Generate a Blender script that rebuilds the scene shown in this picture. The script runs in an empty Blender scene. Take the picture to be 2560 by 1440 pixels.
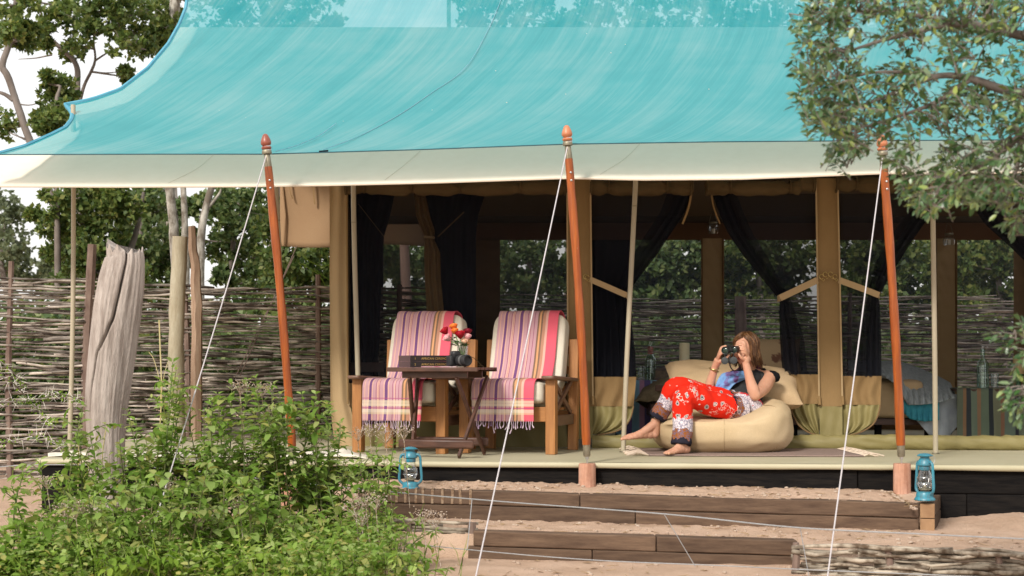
import bpy, bmesh, math, random
import numpy as np
from mathutils import Vector, Matrix, noise

rng = random.Random(7)
nrg = np.random.default_rng(7)
S = bpy.context.scene
COL = S.collection
R = math.radians
EYE = 1.10            # lens height above the sand
F = 3800.0            # focal length in pixels of the 2560 px photograph
DECK = 0.47           # top of the deck

# ---------------------------------------------------------------- camera, sky, sun, exposure
cam_d = bpy.data.cameras.new('camera')
cam = bpy.data.objects.new('camera', cam_d)
COL.objects.link(cam)
cam.location = (0, 0, EYE)
cam.rotation_euler = (R(90), 0, 0)
cam_d.sensor_width = 36
cam_d.lens = F / 2560 * 36
cam_d.shift_y = (915 - 720) / 2560
cam_d.clip_end = 600
cam_d.dof.use_dof = True
cam_d.dof.focus_distance = 10.6
cam_d.dof.aperture_fstop = 4.0
S.camera = cam

SUN_EL, SUN_AZ = R(35), R(208)     # azimuth clockwise from +Y: behind the camera, to its left
world = bpy.data.worlds.new('World')
S.world = world
world.use_nodes = True
nt = world.node_tree
bg = nt.nodes['Background']
sky = nt.nodes.new('ShaderNodeTexSky')
sky.sky_type = 'NISHITA'
sky.sun_disc = False
sky.sun_elevation = SUN_EL
sky.sun_rotation = SUN_AZ
sky.air_density = 1.0
sky.dust_density = 4.0
sky.ozone_density = 1.0
hs = nt.nodes.new('ShaderNodeMixRGB')   # thin white overcast over the clear sky
hs.inputs[0].default_value = 0.72
hs.inputs[2].default_value = (9.0, 8.75, 8.4, 1)
nt.links.new(sky.outputs[0], hs.inputs[1])
nt.links.new(hs.outputs[0], bg.inputs[0])
bg.inputs[1].default_value = 0.098
sun_d = bpy.data.lights.new('sun', 'SUN')
sun = bpy.data.objects.new('sun', sun_d)
COL.objects.link(sun)
sun_d.energy = 2.1
sun_d.angle = R(10)
sun_d.color = (1.0, 0.95, 0.87)
sd = Vector((math.sin(SUN_AZ) * math.cos(SUN_EL), math.cos(SUN_AZ) * math.cos(SUN_EL), math.sin(SUN_EL)))
sun.rotation_euler = sd.to_track_quat('Z', 'Y').to_euler()
sun.location = sd * 30
S.view_settings.view_transform = 'Standard'
S.view_settings.look = 'None'
S.view_settings.exposure = 0.7
S.view_settings.gamma = 1
S.view_settings.use_curve_mapping = False
S.cycles.transparent_max_bounces = 24
S.cycles.max_bounces = 8
S.cycles.use_denoising = True

# ---------------------------------------------------------------- helpers
def P(px, py, D):
    return Vector(((px - 1280) * D / F, D, EYE + (915 - py) * D / F))

def on(px, py, D0, k=0.11):
    """point of a plane that comes nearer to the right, D = D0 - k X"""
    return P(px, py, D0 / (1 + k * (px - 1280) / F))

def Dk(px, D0, k=0.11):
    return D0 / (1 + k * (px - 1280) / F)

def thing(name, label, cat, loc=(0, 0, 0), rotz=0.0, group=None, kind=None):
    o = bpy.data.objects.new(name, None)
    COL.objects.link(o)
    o.location = loc
    o.rotation_euler = (0, 0, rotz)
    tag(o, label, cat, group, kind)
    return o

def tag(o, label=None, cat=None, group=None, kind=None):
    if label: o['label'] = label
    if cat: o['category'] = cat
    if group: o['group'] = group
    if kind: o['kind'] = kind
    return o

def kids(o):
    return [c for c in bpy.data.objects if c.parent == o]

def dup(root, loc, rotz=None, label=None, group=None):
    r = root.copy(); COL.objects.link(r); r.location = loc
    if rotz is not None: r.rotation_euler = (0, 0, rotz)
    if label: r['label'] = label
    if group: r['group'] = group
    for ch in kids(root):
        c = ch.copy(); COL.objects.link(c); c.parent = r
        for g in kids(ch):
            d = g.copy(); COL.objects.link(d); d.parent = c
    return r

class MB:
    """collects shapes into one mesh"""
    def __init__(s):
        s.v, s.f, s.uv = [], [], None
    def add(s, vs, fs):
        b = len(s.v)
        s.v += [tuple(p) for p in vs]
        s.f += [tuple(i + b for i in f) for f in fs]
        return s
    def box(s, c, size, rot=None, jit=0.0):
        hx, hy, hz = size[0] / 2, size[1] / 2, size[2] / 2
        vs = [Vector((x, y, z)) for x in (-hx, hx) for y in (-hy, hy) for z in (-hz, hz)]
        if jit: vs = [v + Vector((rng.uniform(-jit, jit), rng.uniform(-jit, jit), rng.uniform(-jit, jit))) for v in vs]
        if rot is not None:
            m = rot if isinstance(rot, Matrix) else Matrix.Rotation(rot, 3, 'Z')
            vs = [m @ v for v in vs]
        c = Vector(c)
        return s.add([v + c for v in vs], [(0, 1, 3, 2), (4, 6, 7, 5), (0, 4, 5, 1), (2, 3, 7, 6), (0, 2, 6, 4), (1, 5, 7, 3)])
    def bar(s, a, b, w, h, up=(0, 0, 1)):
        a, b = Vector(a), Vector(b)
        d = (b - a).normalized(); up = Vector(up)
        x = d.cross(up)
        if x.length < 1e-4: x = d.cross(Vector((0, 1, 0)))
        x.normalize(); u = x.cross(d)
        vs = []
        for p in (a, b):
            for sx, su in ((-1, -1), (1, -1), (1, 1), (-1, 1)):
                vs.append(p + x * (sx * w / 2) + u * (su * h / 2))
        return s.add(vs, [(3, 2, 1, 0), (4, 5, 6, 7), (0, 1, 5, 4), (1, 2, 6, 5), (2, 3, 7, 6), (3, 0, 4, 7)])
    def tube(s, pts, rad, n=8, cap=True, flat=None):
        pts = [Vector(p) for p in pts]
        if not hasattr(rad, '__len__'): rad = [rad] * len(pts)
        d0 = (pts[1] - pts[0]).normalized()
        x = d0.cross(Vector((0.13, 0.2, 1)))
        if x.length < 0.1: x = d0.cross(Vector((1, 0.1, 0)))
        x.normalize()
        vs = []
        for i, p in enumerate(pts):
            d = (pts[min(i + 1, len(pts) - 1)] - pts[max(i - 1, 0)])
            if d.length < 1e-9: d = d0
            d.normalize()
            x = (x - d * x.dot(d)).normalized(); y = d.cross(x)
            for k in range(n):
                a = 2 * math.pi * k / n
                fy = flat if flat else 1
                vs.append(p + x * (math.cos(a) * rad[i]) + y * (math.sin(a) * rad[i] * fy))
        fs = []
        for i in range(len(pts) - 1):
            for k in range(n):
                k2 = (k + 1) % n
                fs.append((i * n + k, i * n + k2, (i + 1) * n + k2, (i + 1) * n + k))
        if cap:
            fs.append(tuple(range(n - 1, -1, -1)))
            fs.append(tuple((len(pts) - 1) * n + k for k in range(n)))
        return s.add(vs, fs)
    def lathe(s, prof, c=(0, 0, 0), n=20, m=None, cap=True):
        c = Vector(c); vs = []
        for r, z in prof:
            for k in range(n):
                a = 2 * math.pi * k / n
                p = Vector((r * math.cos(a), r * math.sin(a), z))
                if m is not None: p = m @ p
                vs.append(p + c)
        fs = []
        for i in range(len(prof) - 1):
            for k in range(n):
                k2 = (k + 1) % n
                fs.append((i * n + k, i * n + k2, (i + 1) * n + k2, (i + 1) * n + k))
        if cap:
            fs.append(tuple(range(n - 1, -1, -1)))
            fs.append(tuple((len(prof) - 1) * n + k for k in range(n)))
        return s.add(vs, fs)
    def superq(s, c, size, e1=0.5, e2=0.5, nu=28, nv=16, m=None, fn=None):
        def sp(x, e): return math.copysign(abs(x) ** e, x)
        c = Vector(c); vs = []
        for j in range(nv + 1):
            t = -math.pi / 2 + math.pi * j / nv
            for i in range(nu):
                a = 2 * math.pi * i / nu
                p = Vector((size[0] * sp(math.cos(t), e1) * sp(math.cos(a), e2), size[1] * sp(math.cos(t), e1) * sp(math.sin(a), e2), size[2] * sp(math.sin(t), e1)))
                if fn: p = fn(p)
                if m is not None: p = m @ p
                vs.append(p + c)
        fs = []
        for j in range(nv):
            for i in range(nu):
                i2 = (i + 1) % nu
                fs.append((j * nu + i, j * nu + i2, (j + 1) * nu + i2, (j + 1) * nu + i))
        return s.add(vs, fs)
    def grid(s, fn, nu, nv, uvfn=None):
        b = len(s.v)
        if uvfn and s.uv is None: s.uv = []
        for j in range(nv + 1):
            for i in range(nu + 1):
                u, v = i / nu, j / nv
                s.v.append(tuple(fn(u, v)))
                if uvfn: s.uv.append(uvfn(u, v))
        for j in range(nv):
            for i in range(nu):
                a = b + j * (nu + 1) + i
                s.f.append((a, a + 1, a + nu + 2, a + nu + 1))
        return s
    def poly(s, pts, thick, nrm=(0, -1, 0)):
        """a flat outline with thickness"""
        n = len(pts); nv = Vector(nrm) * thick
        a = [Vector(p) for p in pts]; b = [p - nv for p in a]
        fs = [tuple(range(n)), tuple(range(2 * n - 1, n - 1, -1))] + [(i, (i + n), (i + 1) % n + n, (i + 1) % n) for i in range(n)]
        return s.add(a + b, fs)
    def build(s, name, mat, parent=None, local=False, smooth=True, bevel=0, solid=0, origin=None, sub=0, sharp=40):
        me = bpy.data.meshes.new(name)
        off = Vector((0, 0, 0))
        if not local:
            if origin is not None: off = Vector(origin)
            elif parent is not None:
                off = parent.location.copy()
                if parent.parent: off = off + parent.parent.location
        me.from_pydata([Vector(v) - off for v in s.v], [], s.f)
        if s.uv:
            ul = me.uv_layers.new(name='UVMap')
            li = np.empty(len(me.loops), dtype=np.int32); me.loops.foreach_get('vertex_index', li)
            ul.data.foreach_set('uv', np.array(s.uv, dtype=np.float32)[li].ravel())
        bm = bmesh.new(); bm.from_mesh(me); bmesh.ops.recalc_face_normals(bm, faces=bm.faces); bm.to_mesh(me); bm.free()
        if mat: me.materials.append(mat)
        o = bpy.data.objects.new(name, me)
        COL.objects.link(o)
        if parent is not None: o.parent = parent
        elif origin is not None: o.location = origin
        if bevel:
            b = o.modifiers.new('bevel', 'BEVEL'); b.width = bevel; b.segments = 2; b.limit_method = 'ANGLE'; b.angle_limit = R(50)
        if solid:
            q = o.modifiers.new('solid', 'SOLIDIFY'); q.thickness = solid; q.offset = 0
        if sub:
            q = o.modifiers.new('sub', 'SUBSURF'); q.levels = sub; q.render_levels = sub
        if smooth:
            me.polygons.foreach_set('use_smooth', [True] * len(me.polygons))
            if sharp and not sub:
                try: me.set_sharp_from_angle(angle=R(sharp))
                except Exception: pass
        return o

def fast(name, V, Fq, mat, parent=None, origin=(0, 0, 0), kind=None, smooth=False):
    """a mesh from numpy arrays"""
    V = np.asarray(V, dtype=np.float32)
    off = np.array(parent.location if parent is not None else origin, dtype=np.float32)
    V = V - off
    me = bpy.data.meshes.new(name)
    k = Fq.shape[1]
    me.vertices.add(len(V)); me.vertices.foreach_set('co', V.ravel())
    me.loops.add(Fq.size); me.loops.foreach_set('vertex_index', Fq.astype(np.int32).ravel())
    me.polygons.add(len(Fq)); me.polygons.foreach_set('loop_start', np.arange(0, Fq.size, k, dtype=np.int32))
    if smooth: me.polygons.foreach_set('use_smooth', np.ones(len(Fq), dtype=bool))
    me.update(calc_edges=True)
    if mat: me.materials.append(mat)
    o = bpy.data.objects.new(name, me); COL.objects.link(o)
    if parent is not None: o.parent = parent
    else: o.location = origin
    if kind: o['kind'] = kind
    return o

def leaf_arrays(C, D, N, L, W, fold=0.25, droop=0.15):
    """folded pointed leaves: base C, direction D, blade normal N, length L, half width W"""
    D = D / np.linalg.norm(D, axis=1, keepdims=True)
    X = np.cross(D, N); X /= (np.linalg.norm(X, axis=1, keepdims=True) + 1e-9)
    Nn = np.cross(X, D)
    L = L[:, None]; W = W[:, None]
    p0 = C
    p1 = C + D * L * 0.33 + X * W + Nn * W * fold
    p2 = C + D * L * 0.72 + X * W * 0.8 + Nn * (W * fold - L * droop * 0.5)
    p3 = C + D * L - Nn * L * droop
    p4 = C + D * L * 0.72 - X * W * 0.8 + Nn * (W * fold - L * droop * 0.5)
    p5 = C + D * L * 0.33 - X * W + Nn * W * fold
    m0 = C + D * L * 0.5 - Nn * L * droop * 0.2
    n = len(C)
    V = np.stack([p0, p1, p2, p3, p4, p5, m0], axis=1).reshape(-1, 3)
    b = (np.arange(n) * 7)[:, None]
    Fq = np.concatenate([b + np.array([[0, 1, 2, 6]]), b + np.array([[6, 2, 3, 4]]), b + np.array([[0, 6, 4, 5]])])
    return V, Fq

def quad_leaves(C, L, W, up=0.5):
    """simple rhombic leaves, loosely facing up, for foliage far off"""
    n = len(C)
    D = nrg.normal(size=(n, 3)); D /= np.linalg.norm(D, axis=1, keepdims=True)
    N = nrg.normal(size=(n, 3)); N[:, 2] += up; N /= np.linalg.norm(N, axis=1, keepdims=True)
    X = np.cross(D, N); X /= (np.linalg.norm(X, axis=1, keepdims=True) + 1e-9)
    L = L[:, None]; W = W[:, None]
    V = np.stack([C, C + D * L * .45 + X * W, C + D * L, C + D * L * .45 - X * W], axis=1).reshape(-1, 3)
    Fq = (np.arange(n) * 4)[:, None] + np.array([[0, 1, 2, 3]])
    return V, Fq

def bez(pts, n=12):
    """Catmull-Rom through points"""
    pts = [Vector(p) for p in pts]
    if len(pts) < 3:
        return [pts[0].lerp(pts[1], i / n) for i in range(n + 1)]
    q = [pts[0] * 2 - pts[1]] + pts + [pts[-1] * 2 - pts[-2]]
    out = []
    for i in range(1, len(q) - 2):
        for k in range(n):
            t = k / n
            a, b, c, d = q[i - 1], q[i], q[i + 1], q[i + 2]
            out.append(0.5 * ((2 * b) + (c - a) * t + (2 * a - 5 * b + 4 * c - d) * t * t + (3 * b - a - 3 * c + d) * t ** 3))
    out.append(pts[-1])
    return out

# ---------------------------------------------------------------- materials
def newmat(name):
    m = bpy.data.materials.new(name); m.use_nodes = True
    n = m.node_tree; b = n.nodes['Principled BSDF']
    return m, n, b

def c4(c): return (c[0], c[1], c[2], 1)

def texco(n, kind='Object', scale=(1, 1, 1), rot=(0, 0, 0)):
    t = n.nodes.new('ShaderNodeTexCoord'); mp = n.nodes.new('ShaderNodeMapping')
    mp.inputs['Scale'].default_value = scale; mp.inputs['Rotation'].default_value = rot
    n.links.new(t.outputs[kind], mp.inputs[0])
    return mp.outputs[0]

def ntex(n, vec, scale, detail=5, rough=.6, dist=0):
    t = n.nodes.new('ShaderNodeTexNoise')
    t.inputs['Scale'].default_value = scale; t.inputs['Detail'].default_value = detail
    t.inputs['Roughness'].default_value = rough; t.inputs['Distortion'].default_value = dist
    n.links.new(vec, t.inputs['Vector'])
    return t.outputs['Fac']

def ramp(n, fac, stops, interp='LINEAR'):
    r = n.nodes.new('ShaderNodeValToRGB'); cr = r.color_ramp; cr.interpolation = interp
    while len(cr.elements) < len(stops): cr.elements.new(0.5)
    for e, (p, c) in zip(cr.elements, stops):
        e.position = p; e.color = c4(c)
    n.links.new(fac, r.inputs[0])
    return r.outputs[0]

def mixc(n, fac, a, b, mode='MIX'):
    m = n.nodes.new('ShaderNodeMixRGB'); m.blend_type = mode
    for k, v in ((0, fac), (1, a), (2, b)):
        if isinstance(v, (int, float)): m.inputs[k].default_value = v
        elif isinstance(v, tuple): m.inputs[k].default_value = c4(v)
        else: n.links.new(v, m.inputs[k])
    return m.outputs[0]

def mth(n, op, a, b=None, c=None):
    m = n.nodes.new('ShaderNodeMath'); m.operation = op
    for k, v in enumerate((a, b, c)):
        if v is None: continue
        if isinstance(v, (int, float)): m.inputs[k].default_value = v
        else: n.links.new(v, m.inputs[k])
    return m.outputs[0]

def bumpn(n, b, h, strength=.3, dist=.01):
    k = n.nodes.new('ShaderNodeBump'); k.inputs['Strength'].default_value = strength; k.inputs['Distance'].default_value = dist
    n.links.new(h, k.inputs['Height']); n.links.new(k.outputs[0], b.inputs['Normal'])

def M(name, c1, c2=None, rough=.75, scale=6, stretch=(1, 1, 1), bump=.2, bdist=.004, spec=.3, metal=0, coord='Object', detail=6, lo=.35, hi=.65, fine=None, rand=0):
    m, n, b = newmat(name)
    b.inputs['Roughness'].default_value = rough; b.inputs['Metallic'].default_value = metal
    b.inputs['Specular IOR Level'].default_value = spec
    v = texco(n, coord, stretch)
    if rand:
        oi = n.nodes.new('ShaderNodeObjectInfo'); ad = n.nodes.new('ShaderNodeVectorMath'); ad.operation = 'ADD'
        sc = n.nodes.new('ShaderNodeVectorMath'); sc.operation = 'SCALE'; sc.inputs['Scale'].default_value = 37
        cb = n.nodes.new('ShaderNodeCombineXYZ'); n.links.new(oi.outputs['Random'], cb.inputs[0]); n.links.new(oi.outputs['Random'], cb.inputs[2])
        n.links.new(cb.outputs[0], sc.inputs[0]); n.links.new(v, ad.inputs[0]); n.links.new(sc.outputs[0], ad.inputs[1]); v = ad.outputs[0]
    f = ntex(n, v, scale, detail)
    col = ramp(n, f, [(lo, c1), (hi, c2 or tuple(x * .75 for x in c1))])
    if fine:
        g = ntex(n, v, fine, 3)
        col = mixc(n, .35, col, ramp(n, g, [(.3, (.55, .55, .55)), (.7, (1.0, 1.0, 1.0))]), 'MULTIPLY')
        f = mth(n, 'ADD', f, mth(n, 'MULTIPLY', g, .5))
    if rand:
        hsv = n.nodes.new('ShaderNodeHueSaturation'); n.links.new(col, hsv.inputs['Color'])
        n.links.new(mth(n, 'MULTIPLY_ADD', oi.outputs['Random'], rand, 1 - rand / 2), hsv.inputs['Value']); col = hsv.outputs[0]
    n.links.new(col, b.inputs['Base Color'])
    if bump: bumpn(n, b, f, bump, bdist)
    return m

def leafmat(name, cols, trans=.35, rough=.45, spec=.4):
    m, n, b = newmat(name)
    g = n.nodes.new('ShaderNodeNewGeometry')
    k = len(cols)
    col = ramp(n, g.outputs['Random Per Island'], [(i / max(1, k - 1), c) for i, c in enumerate(cols)])
    v = texco(n, 'Object'); f = ntex(n, v, 1.1, 2)
    col = mixc(n, 1.0, col, ramp(n, f, [(.3, (.62, .66, .6)), (.7, (1.2, 1.15, 1.05))]), 'MULTIPLY')
    n.links.new(col, b.inputs['Base Color'])
    b.inputs['Roughness'].default_value = rough; b.inputs['Specular IOR Level'].default_value = spec
    t = n.nodes.new('ShaderNodeBsdfTranslucent'); n.links.new(mixc(n, .6, col, (1.0, 1.0, .45), 'MULTIPLY'), t.inputs[0])
    mx = n.nodes.new('ShaderNodeMixShader'); mx.inputs[0].default_value = trans
    n.links.new(b.outputs[0], mx.inputs[1]); n.links.new(t.outputs[0], mx.inputs[2])
    n.links.new(mx.outputs[0], n.nodes['Material Output'].inputs[0])
    return m

def netmat(name, col, opaque, trans=.3, streak=None):
    """open weave: part of the light goes straight through its holes"""
    m, n, b = newmat(name)
    b.inputs['Base Color'].default_value = c4(col); b.inputs['Roughness'].default_value = .8; b.inputs['Specular IOR Level'].default_value = .1
    tl = n.nodes.new('ShaderNodeBsdfTranslucent'); tl.inputs[0].default_value = c4(col)
    tr = n.nodes.new('ShaderNodeBsdfTransparent')
    m1 = n.nodes.new('ShaderNodeMixShader'); m1.inputs[0].default_value = trans
    m2 = n.nodes.new('ShaderNodeMixShader'); m2.inputs[0].default_value = opaque
    n.links.new(b.outputs[0], m1.inputs[1]); n.links.new(tl.outputs[0], m1.inputs[2])
    n.links.new(tr.outputs[0], m2.inputs[1]); n.links.new(m1.outputs[0], m2.inputs[2])
    n.links.new(m2.outputs[0], n.nodes['Material Output'].inputs[0])
    if streak: streak(n, b, tl, m2)
    return m

def glassmat(name, tint=(1, 1, 1), opaque=.12):
    m, n, b = newmat(name)
    gl = n.nodes.new('ShaderNodeBsdfGlossy'); gl.inputs['Roughness'].default_value = .05; gl.inputs[0].default_value = c4(tint)
    tr = n.nodes.new('ShaderNodeBsdfTransparent'); tr.inputs[0].default_value = c4(tint)
    fr = n.nodes.new('ShaderNodeLayerWeight'); fr.inputs[0].default_value = .35
    mx = n.nodes.new('ShaderNodeMixShader')
    n.links.new(mth(n, 'MULTIPLY_ADD', fr.outputs['Facing'], .55, opaque), mx.inputs[0])
    n.links.new(tr.outputs[0], mx.inputs[1]); n.links.new(gl.outputs[0], mx.inputs[2])
    n.links.new(mx.outputs[0], n.nodes['Material Output'].inputs[0])
    return m

SAND = M('sand', (.48, .33, .235), (.61, .435, .325), rough=.95, scale=3, bump=1.0, bdist=.02, fine=140, detail=12, spec=.05)
PEBBLE = M('pebble', (.45, .33, .25), (.55, .44, .35), rough=.9, scale=9, bump=.2, rand=.5)
TIMBER_BLACK = M('black_stained_timber', (.006, .0055, .006), (.016, .0135, .012), rough=.8, scale=5, stretch=(1, 6, 12), bump=.6, bdist=.005, spec=.10, rand=.4, fine=30)
TIMBER = M('weathered_sleeper_timber', (.078, .047, .031), (.142, .090, .058), rough=.85, scale=3.2, stretch=(1, 6, 11), bump=.5, bdist=.004, rand=.35, fine=22)
TIMBER_END = M('cut_sleeper_end', (.36, .22, .12), (.26, .15, .08), rough=.85, scale=8, bump=.3)
RUST = M('rusty_band', (.16, .09, .05), (.30, .22, .15), rough=.8, scale=60, bump=.4, bdist=.002)
GREYWOOD = M('driftwood', (.30, .25, .22), (.49, .43, .39), rough=.9, scale=4, stretch=(6, 6, .8), bump=1.0, bdist=.012, fine=30, spec=.15)
POST_PALE = M('pale_post_bark', (.34, .29, .20), (.44, .40, .30), rough=.9, scale=5, stretch=(5, 5, 1), bump=.4, bdist=.006, fine=30)
POST_SPLIT = M('split_post_wood', (.30, .19, .13), (.40, .29, .21), rough=.9, scale=4, stretch=(8, 8, .8), bump=.6, bdist=.006, fine=24)
STICK = M('lichened_stick_bark', (.070, .052, .042), (.46, .405, .35), rough=.95, scale=9, stretch=(.35, 1, 1), bump=.5, bdist=.004, rand=1.0, lo=.40, hi=.62)
STICK_LIGHT = M('pale_stick_bark', (.085, .058, .038), (.36, .31, .245), rough=.95, scale=11, stretch=(.4, 1, 1), bump=.5, bdist=.004, rand=.5, lo=.38, hi=.58)
STAKE = M('stake_bark', (.13, .085, .07), (.22, .16, .13), rough=.95, scale=12, stretch=(1, 1, .4), bump=.5, bdist=.006, rand=.3)
VARNISH = M('orange_varnished_wood', (.40, .098, .012), (.27, .058, .008), rough=.30, scale=5, stretch=(5, 5, .6), bump=.08, bdist=.002, spec=.5, fine=16)
def chips(m, col, lo):
    n = m.node_tree; b = n.nodes['Principled BSDF']; src = b.inputs['Base Color'].links[0].from_socket
    f = ntex(n, texco(n, 'Object', (1, 1, .45)), 70, 4, .7)
    g = ntex(n, texco(n, 'Object', (9, 9, .5)), 6, 4)
    col_ = mixc(n, mth(n, 'MULTIPLY', ramp(n, g, [(.42, (0, 0, 0)), (.75, (1, 1, 1))]), .55), src, tuple(x * .35 for x in (.40, .098, .03)))
    n.links.new(mixc(n, ramp(n, f, [(lo, (0, 0, 0)), (lo + .03, (1, 1, 1))]), col_, col), b.inputs['Base Color'])
chips(VARNISH, (.55, .36, .24), .70)
FINIAL_DARK = M('red_brown_finial', (.30, .09, .055), (.22, .06, .04), rough=.35, scale=20, bump=.1, spec=.5)
FINIAL = M('orange_finial', (.50, .20, .10), (.42, .14, .06), rough=.4, scale=14, bump=.1, spec=.5)
FERRULE = M('dull_brass_ferrule', (.30, .27, .20), (.20, .18, .13), rough=.5, scale=30, metal=.6, bump=.2)
STEEL = M('bright_steel', (.6, .6, .6), (.5, .5, .5), rough=.3, metal=1, bump=0)
GALV = M('galvanised_wire', (.34, .35, .36), (.42, .43, .44), rough=.5, metal=.5, bump=0, scale=40)
CLAY = M('salmon_clay_pipe', (.50, .265, .175), (.57, .335, .25), rough=.75, scale=7, bump=.15, bdist=.003, fine=40)
chips(CLAY, (.66, .50, .42), .66)
ROPE = M('white_guy_rope', (.52, .49, .50), (.44, .41, .42), rough=.85, scale=90, bump=.5, bdist=.002)
TAN = M('tan_canvas', (.235, .150, .068), (.275, .178, .082), rough=.9, scale=2.2, bump=.25, bdist=.006, fine=260, spec=.12)
TAN_LIGHT = M('pale_tan_canvas', (.40, .285, .16), (.44, .32, .18), rough=.9, scale=2, bump=.25, bdist=.006, fine=260, spec=.12)
BROWN = M('brown_canvas', (.20, .125, .062), (.16, .10, .05), rough=.9, scale=3, stretch=(1, 1, 3), bump=.5, bdist=.012, spec=.12)
OLIVE = M('olive_groundsheet', (.185, .155, .058), (.235, .20, .082), rough=.55, scale=3, bump=.45, bdist=.012, spec=.35)
DECKTOP = M('pale_olive_deck_sheet', (.41, .375, .25), (.46, .425, .30), rough=.6, scale=1.6, bump=.12, bdist=.004, spec=.3)
ROLL = M('shade_toned_rolled_canvas', (.105, .072, .036), (.080, .054, .026), rough=.9, scale=4, stretch=(1, 1, 2), bump=.6, bdist=.012, spec=.12)  # canvas colour darkened to hold the shade under the fly
LINER = M('dark_roof_liner', (.050, .036, .024), (.06, .044, .03), rough=.95, scale=3, bump=.2)
PIPE = M('beige_painted_tube', (.36, .31, .225), (.42, .37, .27), rough=.45, scale=4, stretch=(1, 1, .3), bump=.05, spec=.4)
BRASS = M('brass_hook', (.55, .42, .18), (.4, .3, .12), rough=.35, metal=.8, bump=0)
CHAIRWOOD = M('honey_brown_wood', (.42, .19, .062), (.31, .13, .04), rough=.45, scale=3.5, stretch=(8, 8, .7), bump=.1, bdist=.002, spec=.4, fine=18)
CHAIRWOOD_X = M('honey_brown_rail_wood', (.42, .19, .062), (.31, .13, .04), rough=.45, scale=3.5, stretch=(.7, 8, 8), bump=.1, bdist=.002, spec=.4, fine=18)
ARMWOOD = M('dark_arm_wood', (.115, .058, .036), (.17, .09, .058), rough=.4, scale=5, stretch=(8, .8, 8), bump=.1, spec=.45)
TABLEWOOD = M('dark_red_brown_wood', (.050, .020, .012), (.10, .042, .026), rough=.42, scale=4, stretch=(1.5, 5, 5), bump=.15, bdist=.002, spec=.45, fine=20)
CUSHION = M('cream_cotton', (.66, .61, .50), (.70, .65, .55), rough=.95, scale=3, bump=.25, bdist=.008, fine=200, spec=.1)
BEANBAG = M('sand_linen', (.53, .40, .24), (.60, .465, .295), rough=.95, scale=3, bump=.15, bdist=.006, fine=240, spec=.1)
PILLOW = M('beige_cotton', (.50, .36, .21), (.55, .40, .245), rough=.95, scale=4, bump=.3, bdist=.008, fine=180, spec=.1)
FURBROWN = M('brown_fleece', (.20, .165, .11), (.28, .23, .16), rough=1, scale=24, bump=.8, bdist=.02, fine=80, spec=.05)
BLACKPL = M('black_plastic', (.012, .012, .014), (.018, .018, .02), rough=.4, scale=30, bump=.05, spec=.5)
BLACKRUB = M('black_rubber', (.02, .02, .022), (.03, .03, .032), rough=.6, scale=60, bump=.3, bdist=.001)
GLASS = glassmat('clear_glass', (.93, .96, .97), .05)
GLASS_GREEN = glassmat('greenish_bottle_glass', (.80, .93, .90), .10)
TEAL = M('teal_enamel', (.016, .20, .28), (.026, .25, .34), rough=.38, scale=9, bump=.08, spec=.5)
chips(TEAL, (.03, .06, .07), .71)
BARK_PALE = M('pale_mottled_bark', (.14, .115, .09), (.46, .43, .38), rough=.95, scale=9, stretch=(1, 1, .5), bump=.5, bdist=.01, lo=.4, hi=.6)
BARK = M('grey_brown_bark', (.13, .105, .09), (.23, .20, .18), rough=.95, scale=7, stretch=(1, 1, .4), bump=.5, bdist=.01)
BARK_RED = M('red_brown_bark', (.16, .095, .075), (.23, .15, .12), rough=.95, scale=7, stretch=(1, 1, .4), bump=.4, bdist=.01)
# ================================================================ setting: sand ground, terraces, deck, steps
def smooth(a, b, x):
    t = min(1, max(0, (x - a) / (b - a))); return t * t * (3 - 2 * t)

def gz(x, y):
    z = 0.13 * smooth(9.3, 11.5, y + .16 * x)
    z += 0.014 * noise.noise(Vector((x * 1.3, y * 1.3, 0))) + 0.006 * noise.noise(Vector((x * 7, y * 7, 2)))
    # sand heaped against the deck at both ends of the steps
    z += .05 * math.exp(-((x - 3.2) / .8) ** 2 - ((y - 9.3) / .45) ** 2)
    return z

def sheet(name, x0, x1, ys, zf, nx, ny, kind='structure', mat=SAND):
    """ys(x) -> (front, back)"""
    m = MB()
    def fn(u, v):
        xe = x1(v) if callable(x1) else x1
        x = x0 + (xe - x0) * u; a, b = ys(x); y = a + (b - a) * max(0, v)
        return (x, y, zf(x, y) - (.14 if v < .001 else 0))
    m.grid(fn, nx, ny)
    o = m.build(name, mat, sharp=0)
    o['kind'] = kind
    return o

def gfn():
    m = MB()
    xs = list(np.linspace(-200, -12, 12)) + list(np.linspace(-11, -5.2, 20)) + list(np.linspace(-5, 5, 170)) + list(np.linspace(5.2, 11, 20)) + list(np.linspace(12, 200, 12))
    ys = list(np.linspace(-20, 4, 10)) + list(np.linspace(4.5, 6.8, 20)) + list(np.linspace(6.85, 10.6, 100)) + list(np.linspace(10.8, 18, 40)) + list(np.linspace(19, 40, 16)) + list(np.linspace(50, 400, 12))
    b = len(xs)
    m.v = [(x, y, gz(x, y)) for y in ys for x in xs]
    m.f = [(j * b + i, j * b + i + 1, (j + 1) * b + i + 1, (j + 1) * b + i) for j in range(len(ys) - 1) for i in range(b - 1)]
    o = m.build('ground', SAND, sharp=0); o['kind'] = 'structure'
gfn()

def lump(x, y, s=0):
    return .012 * noise.noise(Vector((x * 4, y * 4, s))) + .009 * noise.noise(Vector((x * 15, y * 15, s))) + .005 * noise.noise(Vector((x * 34, y * 34, s)))

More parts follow.
